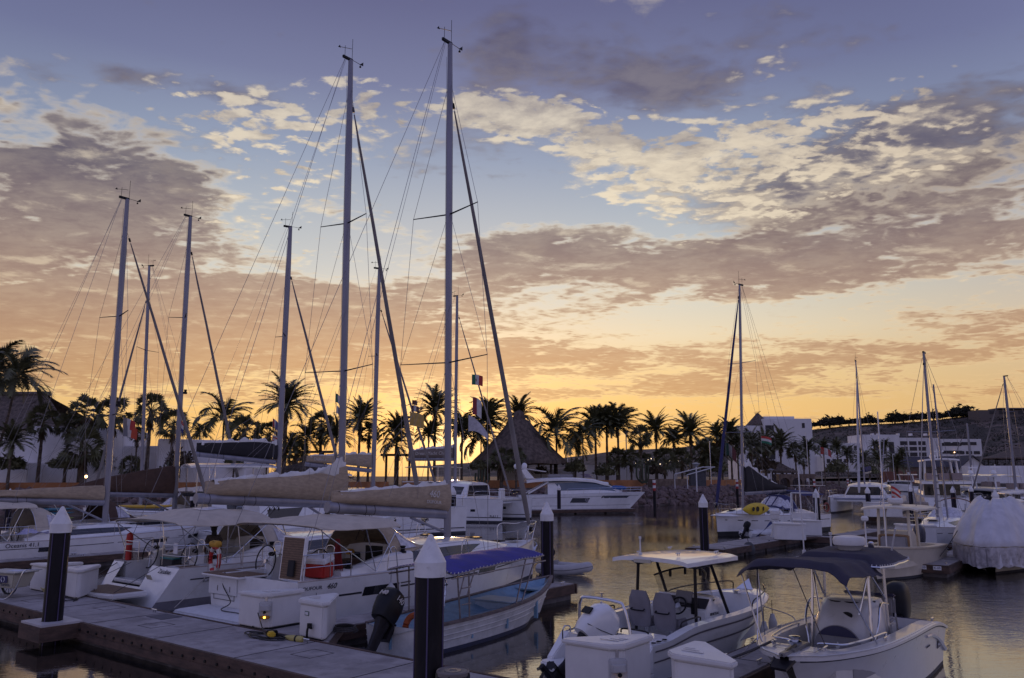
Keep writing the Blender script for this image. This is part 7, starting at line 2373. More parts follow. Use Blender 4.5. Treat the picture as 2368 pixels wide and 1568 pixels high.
PALMS=[(38,872,'coco','windblown coconut palm with bent trunk before the large thatched roof',dict(lean=1.6,s=1.0)),(-8,850,'coco','windblown coconut palm cut by the left edge above the thatched roof',dict(s=1.0)),(100,977,'fan','fan palm against the left end of the tall white building',{}),(28,1022,'date','low bushy palm at the far left before the white terrace wall',dict(s=.75)),(160,986,'fan','slim fan palm left of the double palm before the white building',dict(s=.85)),(195,962,'fan','tall fan palm topping the white building right of its middle',{}),(196,1040,'fan','dense low fan palm at the foot of the white building',dict(s=1.25)),(264,960,'fan','fan palm just left of the leftmost tall mast',dict(s=1.1)),(349,950,'fan','tall thick fan palm between the two left masts',dict(s=1.15)),(401,982,'fan','fan palm peeking over the long white wall left of the brown cover mast',{}),(318,1006,'fan','short fan palm in the gap of the white walls',dict(s=.6)),(240,1072,'fan','stubby fan palm low before the white wall',dict(s=.8)),(302,1080,'fan','small round fan palm right of the leftmost mast foot',dict(s=.8)),(462,1000,'coco','little windswept coconut palm over the long white wall',dict(s=.5)),(518,968,'coco','lone coconut palm with upright fronds above the long white wall',dict(s=.95)),(565,1003,'fan','wide fan palm at the right end of the long white wall',dict(s=1.3)),(622,1005,'fan','fan palm hidden behind the furled sail of the black cover catamaran',dict(s=1.1)),(662,936,'date','tall date palm with thick trunk behind the black sail cover mast',dict(s=1.12,r=.24)),(684,1048,'fan','low fan palm beneath the tall date palm',dict(s=.9)),(672,1030,'coco','small drooping palm beside the tall date palm trunk',dict(s=.6)),(710,1012,'coco','ragged palm left of the slender fan palm',dict(s=.75)),(743,984,'fan','slender fan palm standing clear against the orange sky',dict(s=1.15)),(777,1008,'mop','shaggy palm left of the lifebuoy sloop mast',dict(s=.75)),(832,972,'date','date palm just right of the lifebuoy sloop mast',dict(s=1.0)),(853,1004,'fan','short palm behind the thin catamaran mast',dict(s=.9)),(918,995,'mop','shaggy windblown palm left of the yellow pennant',dict(s=.75)),(914,1028,'coco','low drooping palm under the yellow pennant',dict(s=.8)),(1006,950,'date','tall date palm left of the 460 sloop mast against the sun glow',dict(s=1.0)),(991,1005,'mop','dark palm at the foot of the tall date palm by the sun',dict(s=.7)),(1068,996,'mop','dense dark palm just right of the 460 sloop mast',dict(s=.85)),(1127,972,'mop','large windblown palm left of the conical palapa',dict(s=1.15)),(1112,1012,'coco','lower windblown palm beside the palapa eave',dict(s=.9)),(1200,962,'date','palm rising behind the tip of the conical palapa',dict(s=.85,Y=131)),(1159,1066,'fan','squat fan palm in front of the conical palapa',dict(s=1.15,Y=110)),(1193,1056,'fan','thick trunked palm in front of the palapa centre',dict(s=.7,Y=109)),(1286,1000,'coco','windblown coconut palm right of the conical palapa',dict(s=1.15)),(1331,1030,'coco','thin palm right of the windblown coconut palm',dict(s=.6)),(1347,1004,'coco','thin curved coconut palm before the tight palm cluster',dict(s=.8)),(1376,985,'mop','left palm of the tight windblown cluster',dict(s=1.05)),(1402,980,'mop','middle palm of the tight windblown cluster',dict(s=1.05)),(1428,984,'mop','right palm of the tight windblown cluster',dict(s=1.05)),(1426,1060,'fan','low fan palm below the tight palm cluster',dict(s=1.0)),(1459,1064,'fan','small fan palm right of the tight cluster',dict(s=.85)),(1493,1068,'fan','small fan palm before the pale garden wall',dict(s=.75)),(1480,1014,'fan','fan palm just left of the symmetrical date palm',dict(s=1.0)),(1516,996,'date','symmetrical date palm with fountain crown on the open skyline',dict(s=.95)),(1536,1066,'fan','bushy low palm under the symmetrical date palm',dict(s=1.1)),(1556,1018,'mop','drooping palm between two date palms',dict(s=.8)),(1596,1003,'date','date palm with wide crown before the low hill',dict(s=1.0)),(1622,1048,'fan','full fan palm right of the wide date palm',dict(s=1.3)),(1657,1008,'date','date palm touched by the navy furled sail',dict(s=.85)),(1688,1002,'date','date palm between the navy furled sail and the kayak sloop mast',dict(s=.95)),(1704,1030,'date','palm directly behind the kayak sloop mast',dict(s=.8)),(1736,1030,'date','dark palm right of the kayak sloop mast',dict(s=.95)),(1768,1030,'date','palm below the balconies of the hotel tower',dict(s=.95)),(1803,1030,'date','broad date palm before the hotel tower wall',dict(s=1.15)),(1750,1062,'fan','low dense palm before the hotel tower base',dict(s=1.2)),(1838,1046,'fan','slim fan palm before the tower right half',dict(s=1.0)),(1868,1038,'date','date palm at the right corner of the hotel tower',dict(s=.8)),(1857,1065,'fan','small palm near the stone arches',dict(s=.9)),(1903,1036,'date','palm left of the flagpole before the low hotel wing',dict(s=.75)),(1934,1036,'date','palm right of the flagpole before the low hotel wing',dict(s=.75)),(1958,1052,'date','lower palm before the terrace of the low hotel',dict(s=.8)),(1995,1066,'date','palm left of the right catamaran mast',dict(s=.9)),(2030,1062,'date','bushy date palm right of the right catamaran mast',dict(s=1.0)),(2022,1030,'date','left of two palms on the hotel front',dict(s=.7,Y=270)),(2047,1030,'date','right of two palms on the hotel front',dict(s=.7,Y=270)),(2072,1075,'date','dark palm beside the tiled roof hall',dict(s=1.1)),(2085,1050,'date','small palm before the balconied hotel front',dict(s=.6)),(1640,1066,'mop','shaggy low palm behind the small white railing',dict(s=.9)),(1668,1050,'mop','dense palm left of the kayak sloop boom',dict(s=1.0)),(1576,1062,'fan','dark low palm under the wide date palm',dict(s=1.0)),]
for a in PALMS:
 palm(*a[:4],**a[4])
def shrub(px,py,Y,label,r=1.3,n=260,seed=0,kind='shrub',col=None):
 c=at(px,py,Y)
 rnd_=random.Random(seed)
 mb=MB()
 for k in range(n):
  v=V3(rnd_.gauss(0,1),rnd_.gauss(0,1),abs(rnd_.gauss(0,.8))).normalized()*r*rnd_.uniform(.45,1.05)
  v*=1+.35*MN.noise(v*1.2+Vector((seed,0,0)))
  d=V3(rnd_.uniform(-1,1),rnd_.uniform(-1,1),rnd_.uniform(-.3,1)).normalized()
  w=d.cross(V3(.3,.8,.2)).normalized()*.10*r
  mb.add([v-w,v+d*.34*r,v+w],[(0,1,2)])
 t=thing(kind,label,'shrub' if kind =='shrub' else 'tree',(c.x,Y,c.z))
 mb.build('foliage',col or LEAF(),t,noshade=True)
 MB().tube([(0,0,-1.5),(.05,0,0),(0,.05,r*.5)],[.10*r,.08*r,.03*r],6).build('stem',BARK(),t)
 return t
SCR=mat('dry_scrub',(.075,.055,.035),.9,var=.5,vscale=1)
for i,(px,py,r,lab) in enumerate(((150,1082,1.5,'dark shrub before the tall white building'),(20,1085,1.6,'round shrub at the far left foot of the terrace wall'),(415,1075,1.6,'bare branched shrub before the long white wall'),(540,1080,1.2,'small shrub behind the white hardtop catamaran'),(1105,1085,1.3,'sunlit dry shrub by the palapa posts'),(1250,1095,1.0,'small shrub right of the palapa palms'),(1330,1090,1.6,'shrub below the thin palms'),(1400,1098,1.5,'shrub below the tight palm cluster'),(1515,1095,1.3,'shrub below the symmetrical date palm'),(1660,1090,1.8,'dark shrub left of the kayak sloop mast'),(1600,1100,1.0,'small shrub beside the white railing'),(1770,1085,2.2,'large dark shrub before the hotel tower base'),(1935,1090,2.4,'dark shrub below the low hotel terrace'),(2010,1095,2.2,'dark shrub behind the facing catamaran'))):
 shrub(px,py,interp([(0,90),(500,95),(1000,112),(1450,122),(1700,150),(2100,225)],px),lab,r,420,i,col=SCR if i%3 ==2 else None)
def cactus(px,py,Y,label,h,n,seed):
 c=at(px,py,Y)
 rnd_=random.Random(seed)
 t=thing('cactus',label,'cactus',(c.x,Y,c.z-h))
 for k in range(n):
  x=(k-n/2)*.42
  hh=h*rnd_.uniform(.55,1)
  MB().tube(arc([(x*.3,0,0),(x,rnd_.uniform(-.2,.2),hh*.3),(x,0,hh*.98),(x,0,hh)],4)[:-1],.13,8).build('arm',mat('cactus_green',(.05,.06,.035),.8),t)
cactus(1118,1078,108,'branching column cactus left of the squat palapa palm',2.4,5,1)
cactus(1488,1070,121,'clump of thin column cactus before the garden wall',3.0,5,2)
cactus(385,1060,92,'column cactus before the long white wall',2.6,3,3)
# heap of cut palm brush, with its sticks
c=at(712,1096,93)
hm_=MB()
rnd=random.Random(3)
for k in range(1500):
 a,b=rnd.uniform(-1,1),rnd.uniform(-1,1)
 if a*a+b*b >1:
  continue
 z=2.5*(1-(a*a+b*b)**.8)*(1+.3*MN.noise(Vector((a*2,b*2,1))))
 p=V3(a*5.2,b*2.5,z*rnd.uniform(.6,1))
 d=V3(rnd.uniform(-1,1),rnd.uniform(-1,1),rnd.uniform(-.4,.7)).normalized()*rnd.uniform(.3,.8)
 w=d.cross(V3(.2,.9,.4)).normalized()*.035
 hm_.add([p-w,p+w,p+d+w*.4,p+d-w*.4],[(0,1,2,3)])
bh_=thing('brush_heap','heap of dry cut brush behind the loose sail of the lifebuoy sloop','brush heap',(c.x,93,c.z-.6))
tag(hm_.build('twigs',mat('dry_twigs',(.13,.10,.08),.95,var=.4,vscale=3),bh_,noshade=True),kind='stuff')
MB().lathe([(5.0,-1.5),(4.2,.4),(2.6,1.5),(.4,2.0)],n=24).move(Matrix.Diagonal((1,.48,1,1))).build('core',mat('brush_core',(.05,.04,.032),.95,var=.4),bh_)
def pergola(label,px0,px1,py,Y,n):
 a,b=at(px0,py,Y),at(px1,py,Y)
 t=thing('pergola',label,'pergola',(a.x,Y,0))
 w=b.x-a.x
 m=mat('dark_post',(.06,.045,.035),.9)
 MB().box((w/2,0,a.z),(w,.4,.34)).build('beam',m,t)
 for k in range(n):
  MB().box((w*(k+.5)/n,0,(a.z+2)/2),(.3,.3,a.z-2)).build('post',m,t)
pergola('dark timber pergola beam across the sunset left of the lifebuoy sloop mast',585,770,1045,116,4)
pergola('dark timber pergola beam below the yellow pennant',880,960,1052,117,3)

# hotel and hill
Y0=212
tw,w_,zt_=block('hotel_tower','white hotel tower block with balconies and small dark windows','hotel',1764,1876,968,Y0,13,STUC2())
for z in (17.4,14.0,10.6):
 f=MB().box((w_/2-2.3,-6.52,z),(.75,.06,1.3)).build('window',DARKW(),tw)
for k,z in enumerate((8.2,11.6,15.0)):
 MB().box((-w_/2+1.55,-6.45,z+1.3),(2.2,.2,2.3)).build('balcony_recess',DARKW(),tw)
 MB().box((-w_/2+1.55,-6.7,z+.2),(2.3,.5,.25)).build('balcony_slab',STUC2(),tw)
MB().box((-w_/2+3.3,-6.55,9),(1.0,.5,19)).build('pier_wall',STUC2(),tw)
MB().box((-.8,1,zt_+.45),(8.5,6,.95)).build('roof_box',STUC2(),tw,bevel=.05)
tl,w2,z2=block('hotel_wing','lower white block adjoining the hotel tower on the left','hotel',1704,1763,984,Y0+1,11,STUC2())
for z in (6,9.5,13):
 MB().box((1.0,-5.52,z),(2.2,.06,1.6)).build('window',DARKW(),tl)
pa=at(1752,968,Y0+4)
rp=thing('roof_palapa','pointed thatched roof on top of the hotel wing','palapa',(pa.x,Y0+4,0))
MB().lathe([(3.4,z2+.2),(2.6,z2+1.0),(1.0,z2+2.7),(.25,z2+3.5)],n=20).build('roof',THATCH(),rp)
pk=MB()
for k in range(6):
 pk.tube([(-.6,-.2,z2+3.0),(.9-.35*k,.1*k,z2+4.1-.05*k)],.05,4)
pk.build('ridge_pole',BARK(),rp)
def low_hotel():
 Yh=335
 a,b=at(1994,1005,Yh),at(2275,1016,Yh)
 t=thing('low_hotel','long white four storey hotel with balconies below the hill','hotel',(a.x,Yh,0))
 S2=STUC2()
 k=Yh/FPX
 def X(px):
  return (at(px,1050,Yh).x-a.x)
 def Z(py):
  return at(2100,py,Yh).z
 def seg(px0,px1,py0,py1,d,y=0,m=None,nm='wall'):
  return MB().box(((X(px0)+X(px1))/2,y+d/2,(Z(py0)+Z(py1))/2),(X(px1)-X(px0),d,Z(py0)-Z(py1))).build(nm,m or S2,t)
 seg(1994,2082,1005,1092,14)
 seg(2082,2180,1012,1092,13,1.2)
 seg(2180,2272,1015,1055,12,.3)
 seg(1878,1994,1024,1092,10,2)
 for i in range(8):
  p=1882+i*14
  seg(p,p+9,1030,1043,.15,1.9,DARKW(),'balcony_recess')
  seg(p-1,p+10,1041,1046,.4,1.5,S2,'balcony_parapet')
 for i in range(3):
  for j in range(3):
   p=2086+i*21
   seg(p,p+17,1020+j*13,1029+j*13,.15,1.1,DARKW(),'balcony_recess')
 for i in range(3):
  seg(2020+i*18,2032+i*18,1022,1050,.15,-.1,DARKW(),'window')
 for py in (1024,1042):
  seg(2180,2225,py,py+7,.15,.2,DARKW(),'balcony_recess')
 for i in range(4):
  seg(2198+i*18,2212+i*18,1043,1050,.15,.1,DARKW(),'balcony_recess')
  seg(2185+i*20,2200+i*20,1022,1029,.15,.1,DARKW(),'balcony_recess')
 seg(1990,2060,1050,1060,12,-6)
 seg(1890,1960,1055,1090,8,-6)
 for i in range(5):
  seg(1897+i*13,1905+i*13,1062,1071,.15,-6.1,DARKW(),'window')
 for px in (2030,2044,2090,2120,2155):
  seg(px,px+4,1001,1006,2,4,S2,'roof_vent')
 lamp=MB().sphere((X(2206),-.2,Z(1046)),.25,8).build('lit_lamp',mat('warm_lamp',(.9,.6,.3),.5,emit=((1,.6,.3),5)),t)
low_hotel()
def hall():
 Yh=285
 a,b=at(2085,1060,Yh),at(2225,1060,Yh)
 t=thing('tiled_hall','dark tiled roof hall with white gable right of the palms','building',(a.x,Yh,0))
 w=b.x-a.x
 zr,ze=at(2100,1055,Yh).z,at(2100,1080,Yh).z
 MB().loft([[(0,0,ze),(0,6,zr),(0,12,ze),(0,6,ze)],[(w,0,ze),(w,6,zr),(w,12,ze),(w,6,ze)]]).build('roof',mat('dark_tiles',(.05,.045,.055),.8,var=.2),t)
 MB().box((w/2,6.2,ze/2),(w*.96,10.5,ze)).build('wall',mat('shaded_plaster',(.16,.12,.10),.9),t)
 g=w*.86
 MB().prism([(g,-3.4),(g+9,-3.4),(g+9,.2),(g,.2)],0,ze).build('gable_wing',STUC2(),t)
 MB().add([(g,-3.42,ze),(g+9,-3.42,ze),(g+4.5,-3.42,zr)],[(0,1,2)]).build('gable',STUC2(),t)
 MB().loft([[(g-.8,-4.2,ze-.6),(g+4.5,-4.2,zr+.3),(g+9.8,-4.2,ze-.6),(g+4.5,-4.2,zr-.2)],[(g-.8,6,ze-.6),(g+4.5,6,zr+.3),(g+9.8,6,ze-.6),(g+4.5,6,zr-.2)]]).build('gable_roof',mat('dark_tiles',(.05,.045,.055),.8,var=.2),t)
 for k in range(7):
  MB().box((2+k*w/8,.9,ze*.5),(1.6,.1,ze*.55)).build('opening',DARKW(),t)
hall()
block('white_wall','long pale wall at far right behind the small cruisers','wall',2238,2420,1077,260,4,STUC2())
block('terrace_block','red brown terrace wall under the tiled roof hall palms','wall',2045,2120,1090,248,3,mat('rust_plaster',(.16,.07,.05),.9))
def arches():
 Yh=158
 a,b=at(1800,1096,Yh),at(1884,1096,Yh)
 t=thing('stone_arcade','rough stone arcade of three arches on the bank','arcade',(a.x,Yh,0))
 w=b.x-a.x
 zt=a.z
 n=3
 for k in range(n):
  x0,x1=w*k/n,w*(k+1)/n
  c=(x0+x1)/2
  r=(x1-x0)*.40
  pts=[(x0,2)]+[(x0,zt),(x1,zt),(x1,2),(c+r,2)]+[(c+r*math.cos(q),zt-.75-r*.85+r*.85*math.sin(q)) for q in [PI*i/12 for i in range(13)]]+[(c-r,2)]
  m=MB()
  N=len(pts)
  m.add([(p[0],0,p[1]) for p in pts]+[(p[0],1.6,p[1]) for p in pts],[tuple(range(N)),tuple(range(N,2*N))[::-1]]+[(i,N+i,N+(i+1)%N,(i+1)%N) for i in range(N)])
  m.build('arch',STONE(),t)
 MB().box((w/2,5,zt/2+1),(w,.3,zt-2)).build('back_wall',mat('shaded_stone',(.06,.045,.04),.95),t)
arches()
a=at(1614,1100,124)
hut=thing('utility_hut','small dark grey hut with sloping roof on the stone wall','hut',(at(1623,1110,116).x,119,2.9))
MB().box((0,0,.9),(2.2,1.6,2.2)).build('wall',mat('slate_boards',(.06,.06,.065),.85,var=.2),hut)
MB().box((0,0,2.1),(2.5,1.9,.12),rx=.2).build('roof',mat('slate_boards',(.06,.06,.065),.85,var=.2),hut)
rl=thing('gangway_railing','white tubular gangway railing on the orange wall','railing',(at(1560,1115,115).x,115,3.4))
MB().tube([(0,0,-1),(0,0,1.0),(4.2,.8,2.0),(6,1,2.0)],.07,6).tube([(1.8,0,-1),(1.8,.2,.9),(5.6,1,1.9)],.07,6).build('rail',mat('white_paint',(.55,.55,.55),.5),rl)
def lamp_post(px,pyt,Y,label,zb=2.0):
 c=at(px,pyt,Y)
 t=thing('lamp_post',label,'lamp post',(c.x,Y,0))
 MB().tube([(0,0,zb),(0,0,c.z)],.09,8).build('post',mat('white_paint',(.55,.55,.55),.5),t)
 MB().lathe([(.12,c.z-.1),(.3,c.z+.15),(.62,c.z+.35),(.08,c.z+.5)],n=14).build('lamp_head',mat('grey_lamp',(.30,.30,.32),.5),t)
lamp_post(1609,1078,112,'white lamp post on the bank right of the flybridge yacht bow')
lamp_post(1782,1090,150,'white lamp post left of the stone arches')
lamp_post(1447,1003,127,'tall lamp post among the small palms, skyline height',2.5)
for px,py0,Y,lab in ((1338,1015,165,'thin bare mast far behind the thin palms'),(1312,1035,165,'short bare mast far behind the coconut palm'),(1590,1050,150,'white flagpole pair behind the wide date palm'),(1640,1020,135,'tall white flagpole left of the navy furled sail'),(1863,1000,170,'white flagpole at the hotel tower corner'),(1895,1030,190,'flagpole before the low hotel wing'),(2063,1050,215,'white pole beside the tiled roof hall')):
 c=at(px,py0,Y)
 MB().tube([(0,0,2),(0,0,c.z)],.07,6).build('flagpole',mat('white_paint',(.55,.55,.55),.5),tag(thing('flagpole',lab,'flagpole',(c.x,Y,0)),None))
sl=thing('string_lights','string of small warm lights along the garden wall','string lights',(0,0,0))
P=[at(px,1066+7*math.sin(px*.12),140) for px in range(1470,1580,7)]
MB().tube(P,.02,4).build('cable',ROPE(),sl)
for p in P:
 MB().sphere(tuple(p-V3(0,0,.12)),.10,6).build('bulb',mat('warm_bulb',(.9,.7,.5),.5,emit=((1,.75,.5),2.2)),sl)
for px,py,lab in ((199,1102,'small warm garden lamp glowing behind the tan boom cover'),(379,1101,'orange garden lamp glowing at the foot of the small round palm')):
 c=at(px,py,86)
 g=thing('garden_lamp',lab,'lamp',tuple(c))
 MB().sphere((0,0,0),.16,10).build('globe',mat('garden_lamp_glow',(.9,.6,.3),.5,emit=((1,.55,.2),7)),g)
 MB().tube([(0,0,-2),(0,0,-.1)],.04,5).build('stake',BLACK(),g)
def hills():
 ridge=[(1000,1075),(1280,1062),(1440,1040),(1500,1038),(1560,1036),(1620,1028),(1700,1020),(1800,1005),(1880,992),(1960,985),(2060,980),(2160,972),(2240,962),(2367,955),(2600,940),(3000,930)]
 rows=[]
 n=120
 for j in range(13):
  v=j/12
  row=[]
  for i in range(n+1):
   px=lerp(1000,3000,i/n)
   Y=interp([(1000,900),(1500,700),(1900,560),(2400,500),(3000,480)],px)
   top=at(px,interp(ridge,px),Y)
   yy=Y-(1-v)*Y*.30
   z=lerp(2.0,top.z,v**1.1)
   x=top.x*(yy/Y)
   k=math.sin(v*PI)*.8+.2*v
   z+=k*(3.2*MN.noise(Vector((x*.018,yy*.018,1)))+1.2*MN.noise(Vector((x*.06,yy*.06,2))))
   row.append((x,yy,z))
  rows.append(row)
 rows.append([(p[0]*1.3,p[1]*1.3,p[2]-12) for p in rows[-1]])
 mb=MB().loft(rows,False,False)
 o=mb.build('hillside',mat('scrubby_hill',(.13,.095,.075),.95,var=.5,vscale=.05,bump=.8,bscale=.5,col2=(.045,.038,.028),cut=(.42,.56)),sharp=80)
 tag(o,kind='structure')
 rnd_=random.Random(5)
 sc=MB()
 for k in range(5200):
  i=rnd_.randrange(38,n)
  v=rnd_.random()
  j=min(11,int(v*12))
  p=Vector(rows[j][i]).lerp(Vector(rows[j+1][i]),v*12-j)
  q=Vector(rows[j][min(i+1,n)])
  p.x+=rnd_.random()*(q.x-rows[j][i][0])
  r=rnd_.uniform(.8,2.2)
  for m in range(7):
   d=V3(rnd_.uniform(-1,1),rnd_.uniform(-1,1),rnd_.uniform(0,1.1))*r
   e=V3(rnd_.uniform(-1,1),rnd_.uniform(-1,1),rnd_.uniform(-1,1))*r*.5
   f=V3(rnd_.uniform(-1,1),rnd_.uniform(-1,1),rnd_.uniform(-1,1))*r*.5
   sc.add([p+d,p+d+e,p+d+f],[(0,1,2)])
 tag(sc.build('hill_scrub',mat('hill_scrub',(.030,.028,.018),.9,var=.5,vscale=.1),noshade=True),'dry scrub covering the hillside behind the hotels','scrub',None,'stuff')
 return ridge
ridge=hills()
# trees on the ridge line
tp=None
for i,(px,s_) in enumerate(((1893,1.2),(1908,1.0),(1926,1.5),(1946,1.3),(1962,1.1),(1980,1.0),(2003,1.4),(2017,1.0),(2052,1.1),(2083,1.5),(2098,1.0),(2116,1.4),(2130,1.2),(2156,1.2),(2172,1.0),(2190,1.3),(2212,1.6),(2226,1.0),(1604,.9),(1640,.8))):
 Y=interp([(1500,700),(1900,560),(2400,500)],px)-2
 c=at(px,interp(ridge,px)-5,Y)
 if tp is None:
  tp=shrub(px,interp(ridge,px)-5,Y,'x',3.2,700,77,'ridge_tree',mat('ridge_leaf',(.022,.022,.013),.9,var=.4,vscale=.3))
  o=tp
  tp.location=tuple(c)
 else:
  o=dup(tp,tuple(c),i*1.3,'x')
 q_=.7+.75*((i*37)%11)/10
 o.scale=(s_*1.2*q_,s_*1.2*q_,s_*(.75+.6*((i*23)%7)/6))
 o.location.x+=((i*53)%17-8)*.6
 tag(o,'small dark bushy tree on the crest of the hill skyline','tree','trees on the hill crest')
hb_,w_,z_=block('hill_house','flat roofed villa on top of the hill at far right','house',2262,2420,948,496,12,mat('dim_plaster',(.13,.11,.10),.9),30)
MB().box((w_*.1,-1,z_+.9),(w_*.62,12,.8)).build('roof_slab',mat('dim_plaster',(.13,.11,.10),.9),hb_)
for k in range(5):
 MB().box((-w_*.3+k*w_*.14,-6.05,z_-1.5),(w_*.09,.1,2.2)).build('window',DARKW(),hb_)

# dock boxes
BOXM=lambda:mat('white_fibreglass',(.66,.65,.64),.4,var=.06,vscale=2)
def dock_box(label,p,q,sx,lamp=False,a=1.05,b=1.05,h=.72,tap=False,plate=False,rot=None,loc=None):
 """corner locker: right angle at (p, q), legs towards sx*p and +q, its corner cut off"""
 t=thing('dock_box',label,'dock box',loc or tuple(dk(p,q,ZD)),rot if rot is not None else R(-38.1),'white corner lockers on the docks')
 c=.17
 body=[(sx*a,0),(sx*a,.10),(sx*c*.6,b),(0,b),(0,c),(sx*c,0)]
 body=[(sx*c,0),(sx*a,0),(sx*a,.12),(sx*.14,b),(0,b),(0,c)]
 MB().prism(body,.03,h).build('body',BOXM(),t,bevel=.025)
 o=.045
 lid=[(sx*(c-.03),-o),(sx*(a+o),-o),(sx*(a+o),.12+o),(sx*.17,b+o),(-sx*o,b+o),(-sx*o,c-.03)]
 l_=MB().prism(lid,h+.002,h+.07,ztop=lambda v:h+.075+.05*(v[1]/b)*0+.03*(1-abs(v[0]/a-.3))).build('lid',BOXM(),t,bevel=.022)
 rd=MB()
 for k in (.25,.5,.72):
  rd.box((sx*(.10+.30*(1-k)),.15+k*.45,h+.102),(.42*(1.1-k),.05,.012),0)
 rd.build('lid_rib',BOXM(),l_,bevel=.005)
 MB().prism([(sx*(c+.03),.03),(sx*(a-.05),.03),(sx*(a-.05),.10),(sx*.13,b-.05),(.03,b-.05),(.03,c+.03)],0,.04).build('foot',BLACK(),t)
 m=Matrix.Translation((sx*c/2,c/2,0))@Matrix.Rotation(-sx*PI/4+(0 if sx >0 else 0),4,'Z')
 if lamp:
  pd=MB().box((0,-.05,.46),(.30,.10,.34)).move(m).build('power_outlet',mat('pale_grey_plastic',(.45,.45,.46),.4),t,bevel=.02)
  MB().prism([(-.13,-.10),(.13,-.10),(.10,-.17),(-.10,-.17)],.44,.56).move(m).build('outlet_hood',mat('pale_grey_plastic',(.45,.45,.46),.4),pd,bevel=.01)
  MB().lathe([(.035,0),(.035,.02)],(0,0,0),12,axis='y').move(m@Matrix.Translation((0,-.19,.41))).build('socket',BLACK(),pd)
  MB().box((0,-.12,.29),(.24,.07,.075)).move(m).build('amber_lens',mat('amber_housing',(.35,.17,.02),.3),pd,bevel=.02)
  MB().box((.0,-.16,.295),(.05,.02,.045)).move(m).build('lamp',mat('amber_lamp',(1,.6,.1),.4,emit=((1,.55,.08),4.5)),pd,bevel=.008)
  MB().box((0,-.005,h-.06),(.05,.03,.14)).move(m).build('latch',STEEL(),t)
 if tap:
  MB().tube(arc([(sx*.62,-.02,.24),(sx*.62,-.12,.26),(sx*.62,-.14,.14),(sx*.62,-.13,.02)],4),.025,6).box((sx*.62,-.08,.30),(.10,.06,.10)).build('water_tap',BLACK(),t)
 if plate:
  MB().box((sx*.42,-.005,.53),(.14,.012,.09)).build('number_plate',mat('green_plate',(.03,.10,.06),.5),t)
  MB().box((sx*.42,-.012,.53),(.11,.006,.06)).build('plate_face',mat('sign_white',(.70,.70,.72),.5),t)
 return t
dock_box('white corner locker with amber lamp beside the teak-panel sloop swim platform',-16.48,11.72,-1,lamp=True)
dock_box('white corner locker with small plate and black tap beside the outboard skiff',-15.38,11.74,1,tap=True,plate=True,a=.95)
dock_box('white corner locker in the foreground before the white motorboat engine',-6.95,11.62,-1,lamp=True,h=.76)
dock_box('white corner locker in the foreground left of the navy topped boat bow',-6.12,11.62,1,h=.76,a=1.05)
dock_box('white corner locker partly hidden by the pile in the bracket',-27.0,11.25,-1,h=.74,b=1.0,a=1.2)
dock_box('white corner locker right of the handcart on the long walkway',-25.95,11.2,1,h=.74,a=1.05)
w=gnd(1820,1250,ZD)
dock_box('white locker in front of the yellow kayak sloop on the K-11 pier',0,0,1,loc=(w.x-.6,w.y+.4,ZD),rot=R(-20),h=.85,a=1.7,b=1.5)
w=gnd(1852,1243,ZD)
dock_box('white locker beside the boarding steps on the K-11 dock',0,0,1,loc=(w.x+.1,w.y+1.5,ZD),rot=R(-20),h=.85,a=1.6,b=1.5)
w=gnd(2155,1270,ZD)
dock_box('white locker behind the K-10 pier beside the cream console boat',0,0,1,loc=(w.x-.3,w.y+2.2,ZD),rot=R(-10),h=.95,a=1.6,b=1.5)
w=gnd(2040,1196,ZD)
dock_box('distant white locker on the dock right of the facing catamaran',0,0,1,loc=(w.x-1,w.y,ZD),rot=0,h=1.2,a=2.8,b=1.5)
# boarding steps and service pedestal on the K-11 dock
w=gnd(1873,1238,ZD)
st=thing('boarding_steps','white boarding steps with tall handrails on the K-11 dock','steps',(w.x,w.y+1.2,ZD),R(-30))
for k in range(4):
 MB().box((0,.25*k,.18+.30*k),(1.5,.30,.36 if k else .36)).build('step',WHITE2(),st,bevel=.02)
for sd in (-.75,.75):
 MB().tube([(sd,0,0),(sd,.75,2.5),(sd,1.0,2.5),(sd,1.0,0)],.04,6).build('handrail',mat('white_paint',(.55,.55,.55),.5),st)
MB().tube([(-.75,.75,2.5),(.75,.75,2.5)],.04,6).build('handrail',mat('white_paint',(.55,.55,.55),.5),st)
w=gnd(1794,1241,ZD)
sp_=thing('service_pedestal','white service pedestal with lamp top beside the K-11 pier locker','pedestal',(w.x,w.y,ZD))
MB().lathe([(.34,0),(.24,.3),(.2,1.0),(.26,1.05),(.26,1.3),(.3,1.32),(.3,1.5),(.1,1.6)],n=14).build('column',WHITE2(),sp_,sharp=30)
MB().box((0,-.24,.8),(.14,.06,.22)).build('socket',BLACK(),sp_)
tp_=tag(MB().grid(lambda u,v:V3(w.x-1.1+.8*u-.25*v*(1-u),w.y-.2-.2*v+.05*math.sin(9*u),ZD+.02+.95*u*(1-.2*v)),8,5).build('blue_tarpaulin',mat('blue_tarp',(.02,.03,.12),.6,var=.2)),'crumpled blue tarpaulin slumped beside the white service pedestal','tarpaulin')
w=gnd(1731,1268,.3)
fl_=thing('dock_fender','round grey ball fender on the side of the K-11 pier','fender',(w.x,w.y,.25))
MB().sphere((0,0,0),.33,14,sq=(1,1,1.2)).build('body',mat('dark_grey_rubber',(.06,.06,.065),.7),fl_)
MB().tube([(0,0,.3),(0,.2,.6)],.02,5).build('lanyard',ROPE(),fl_)
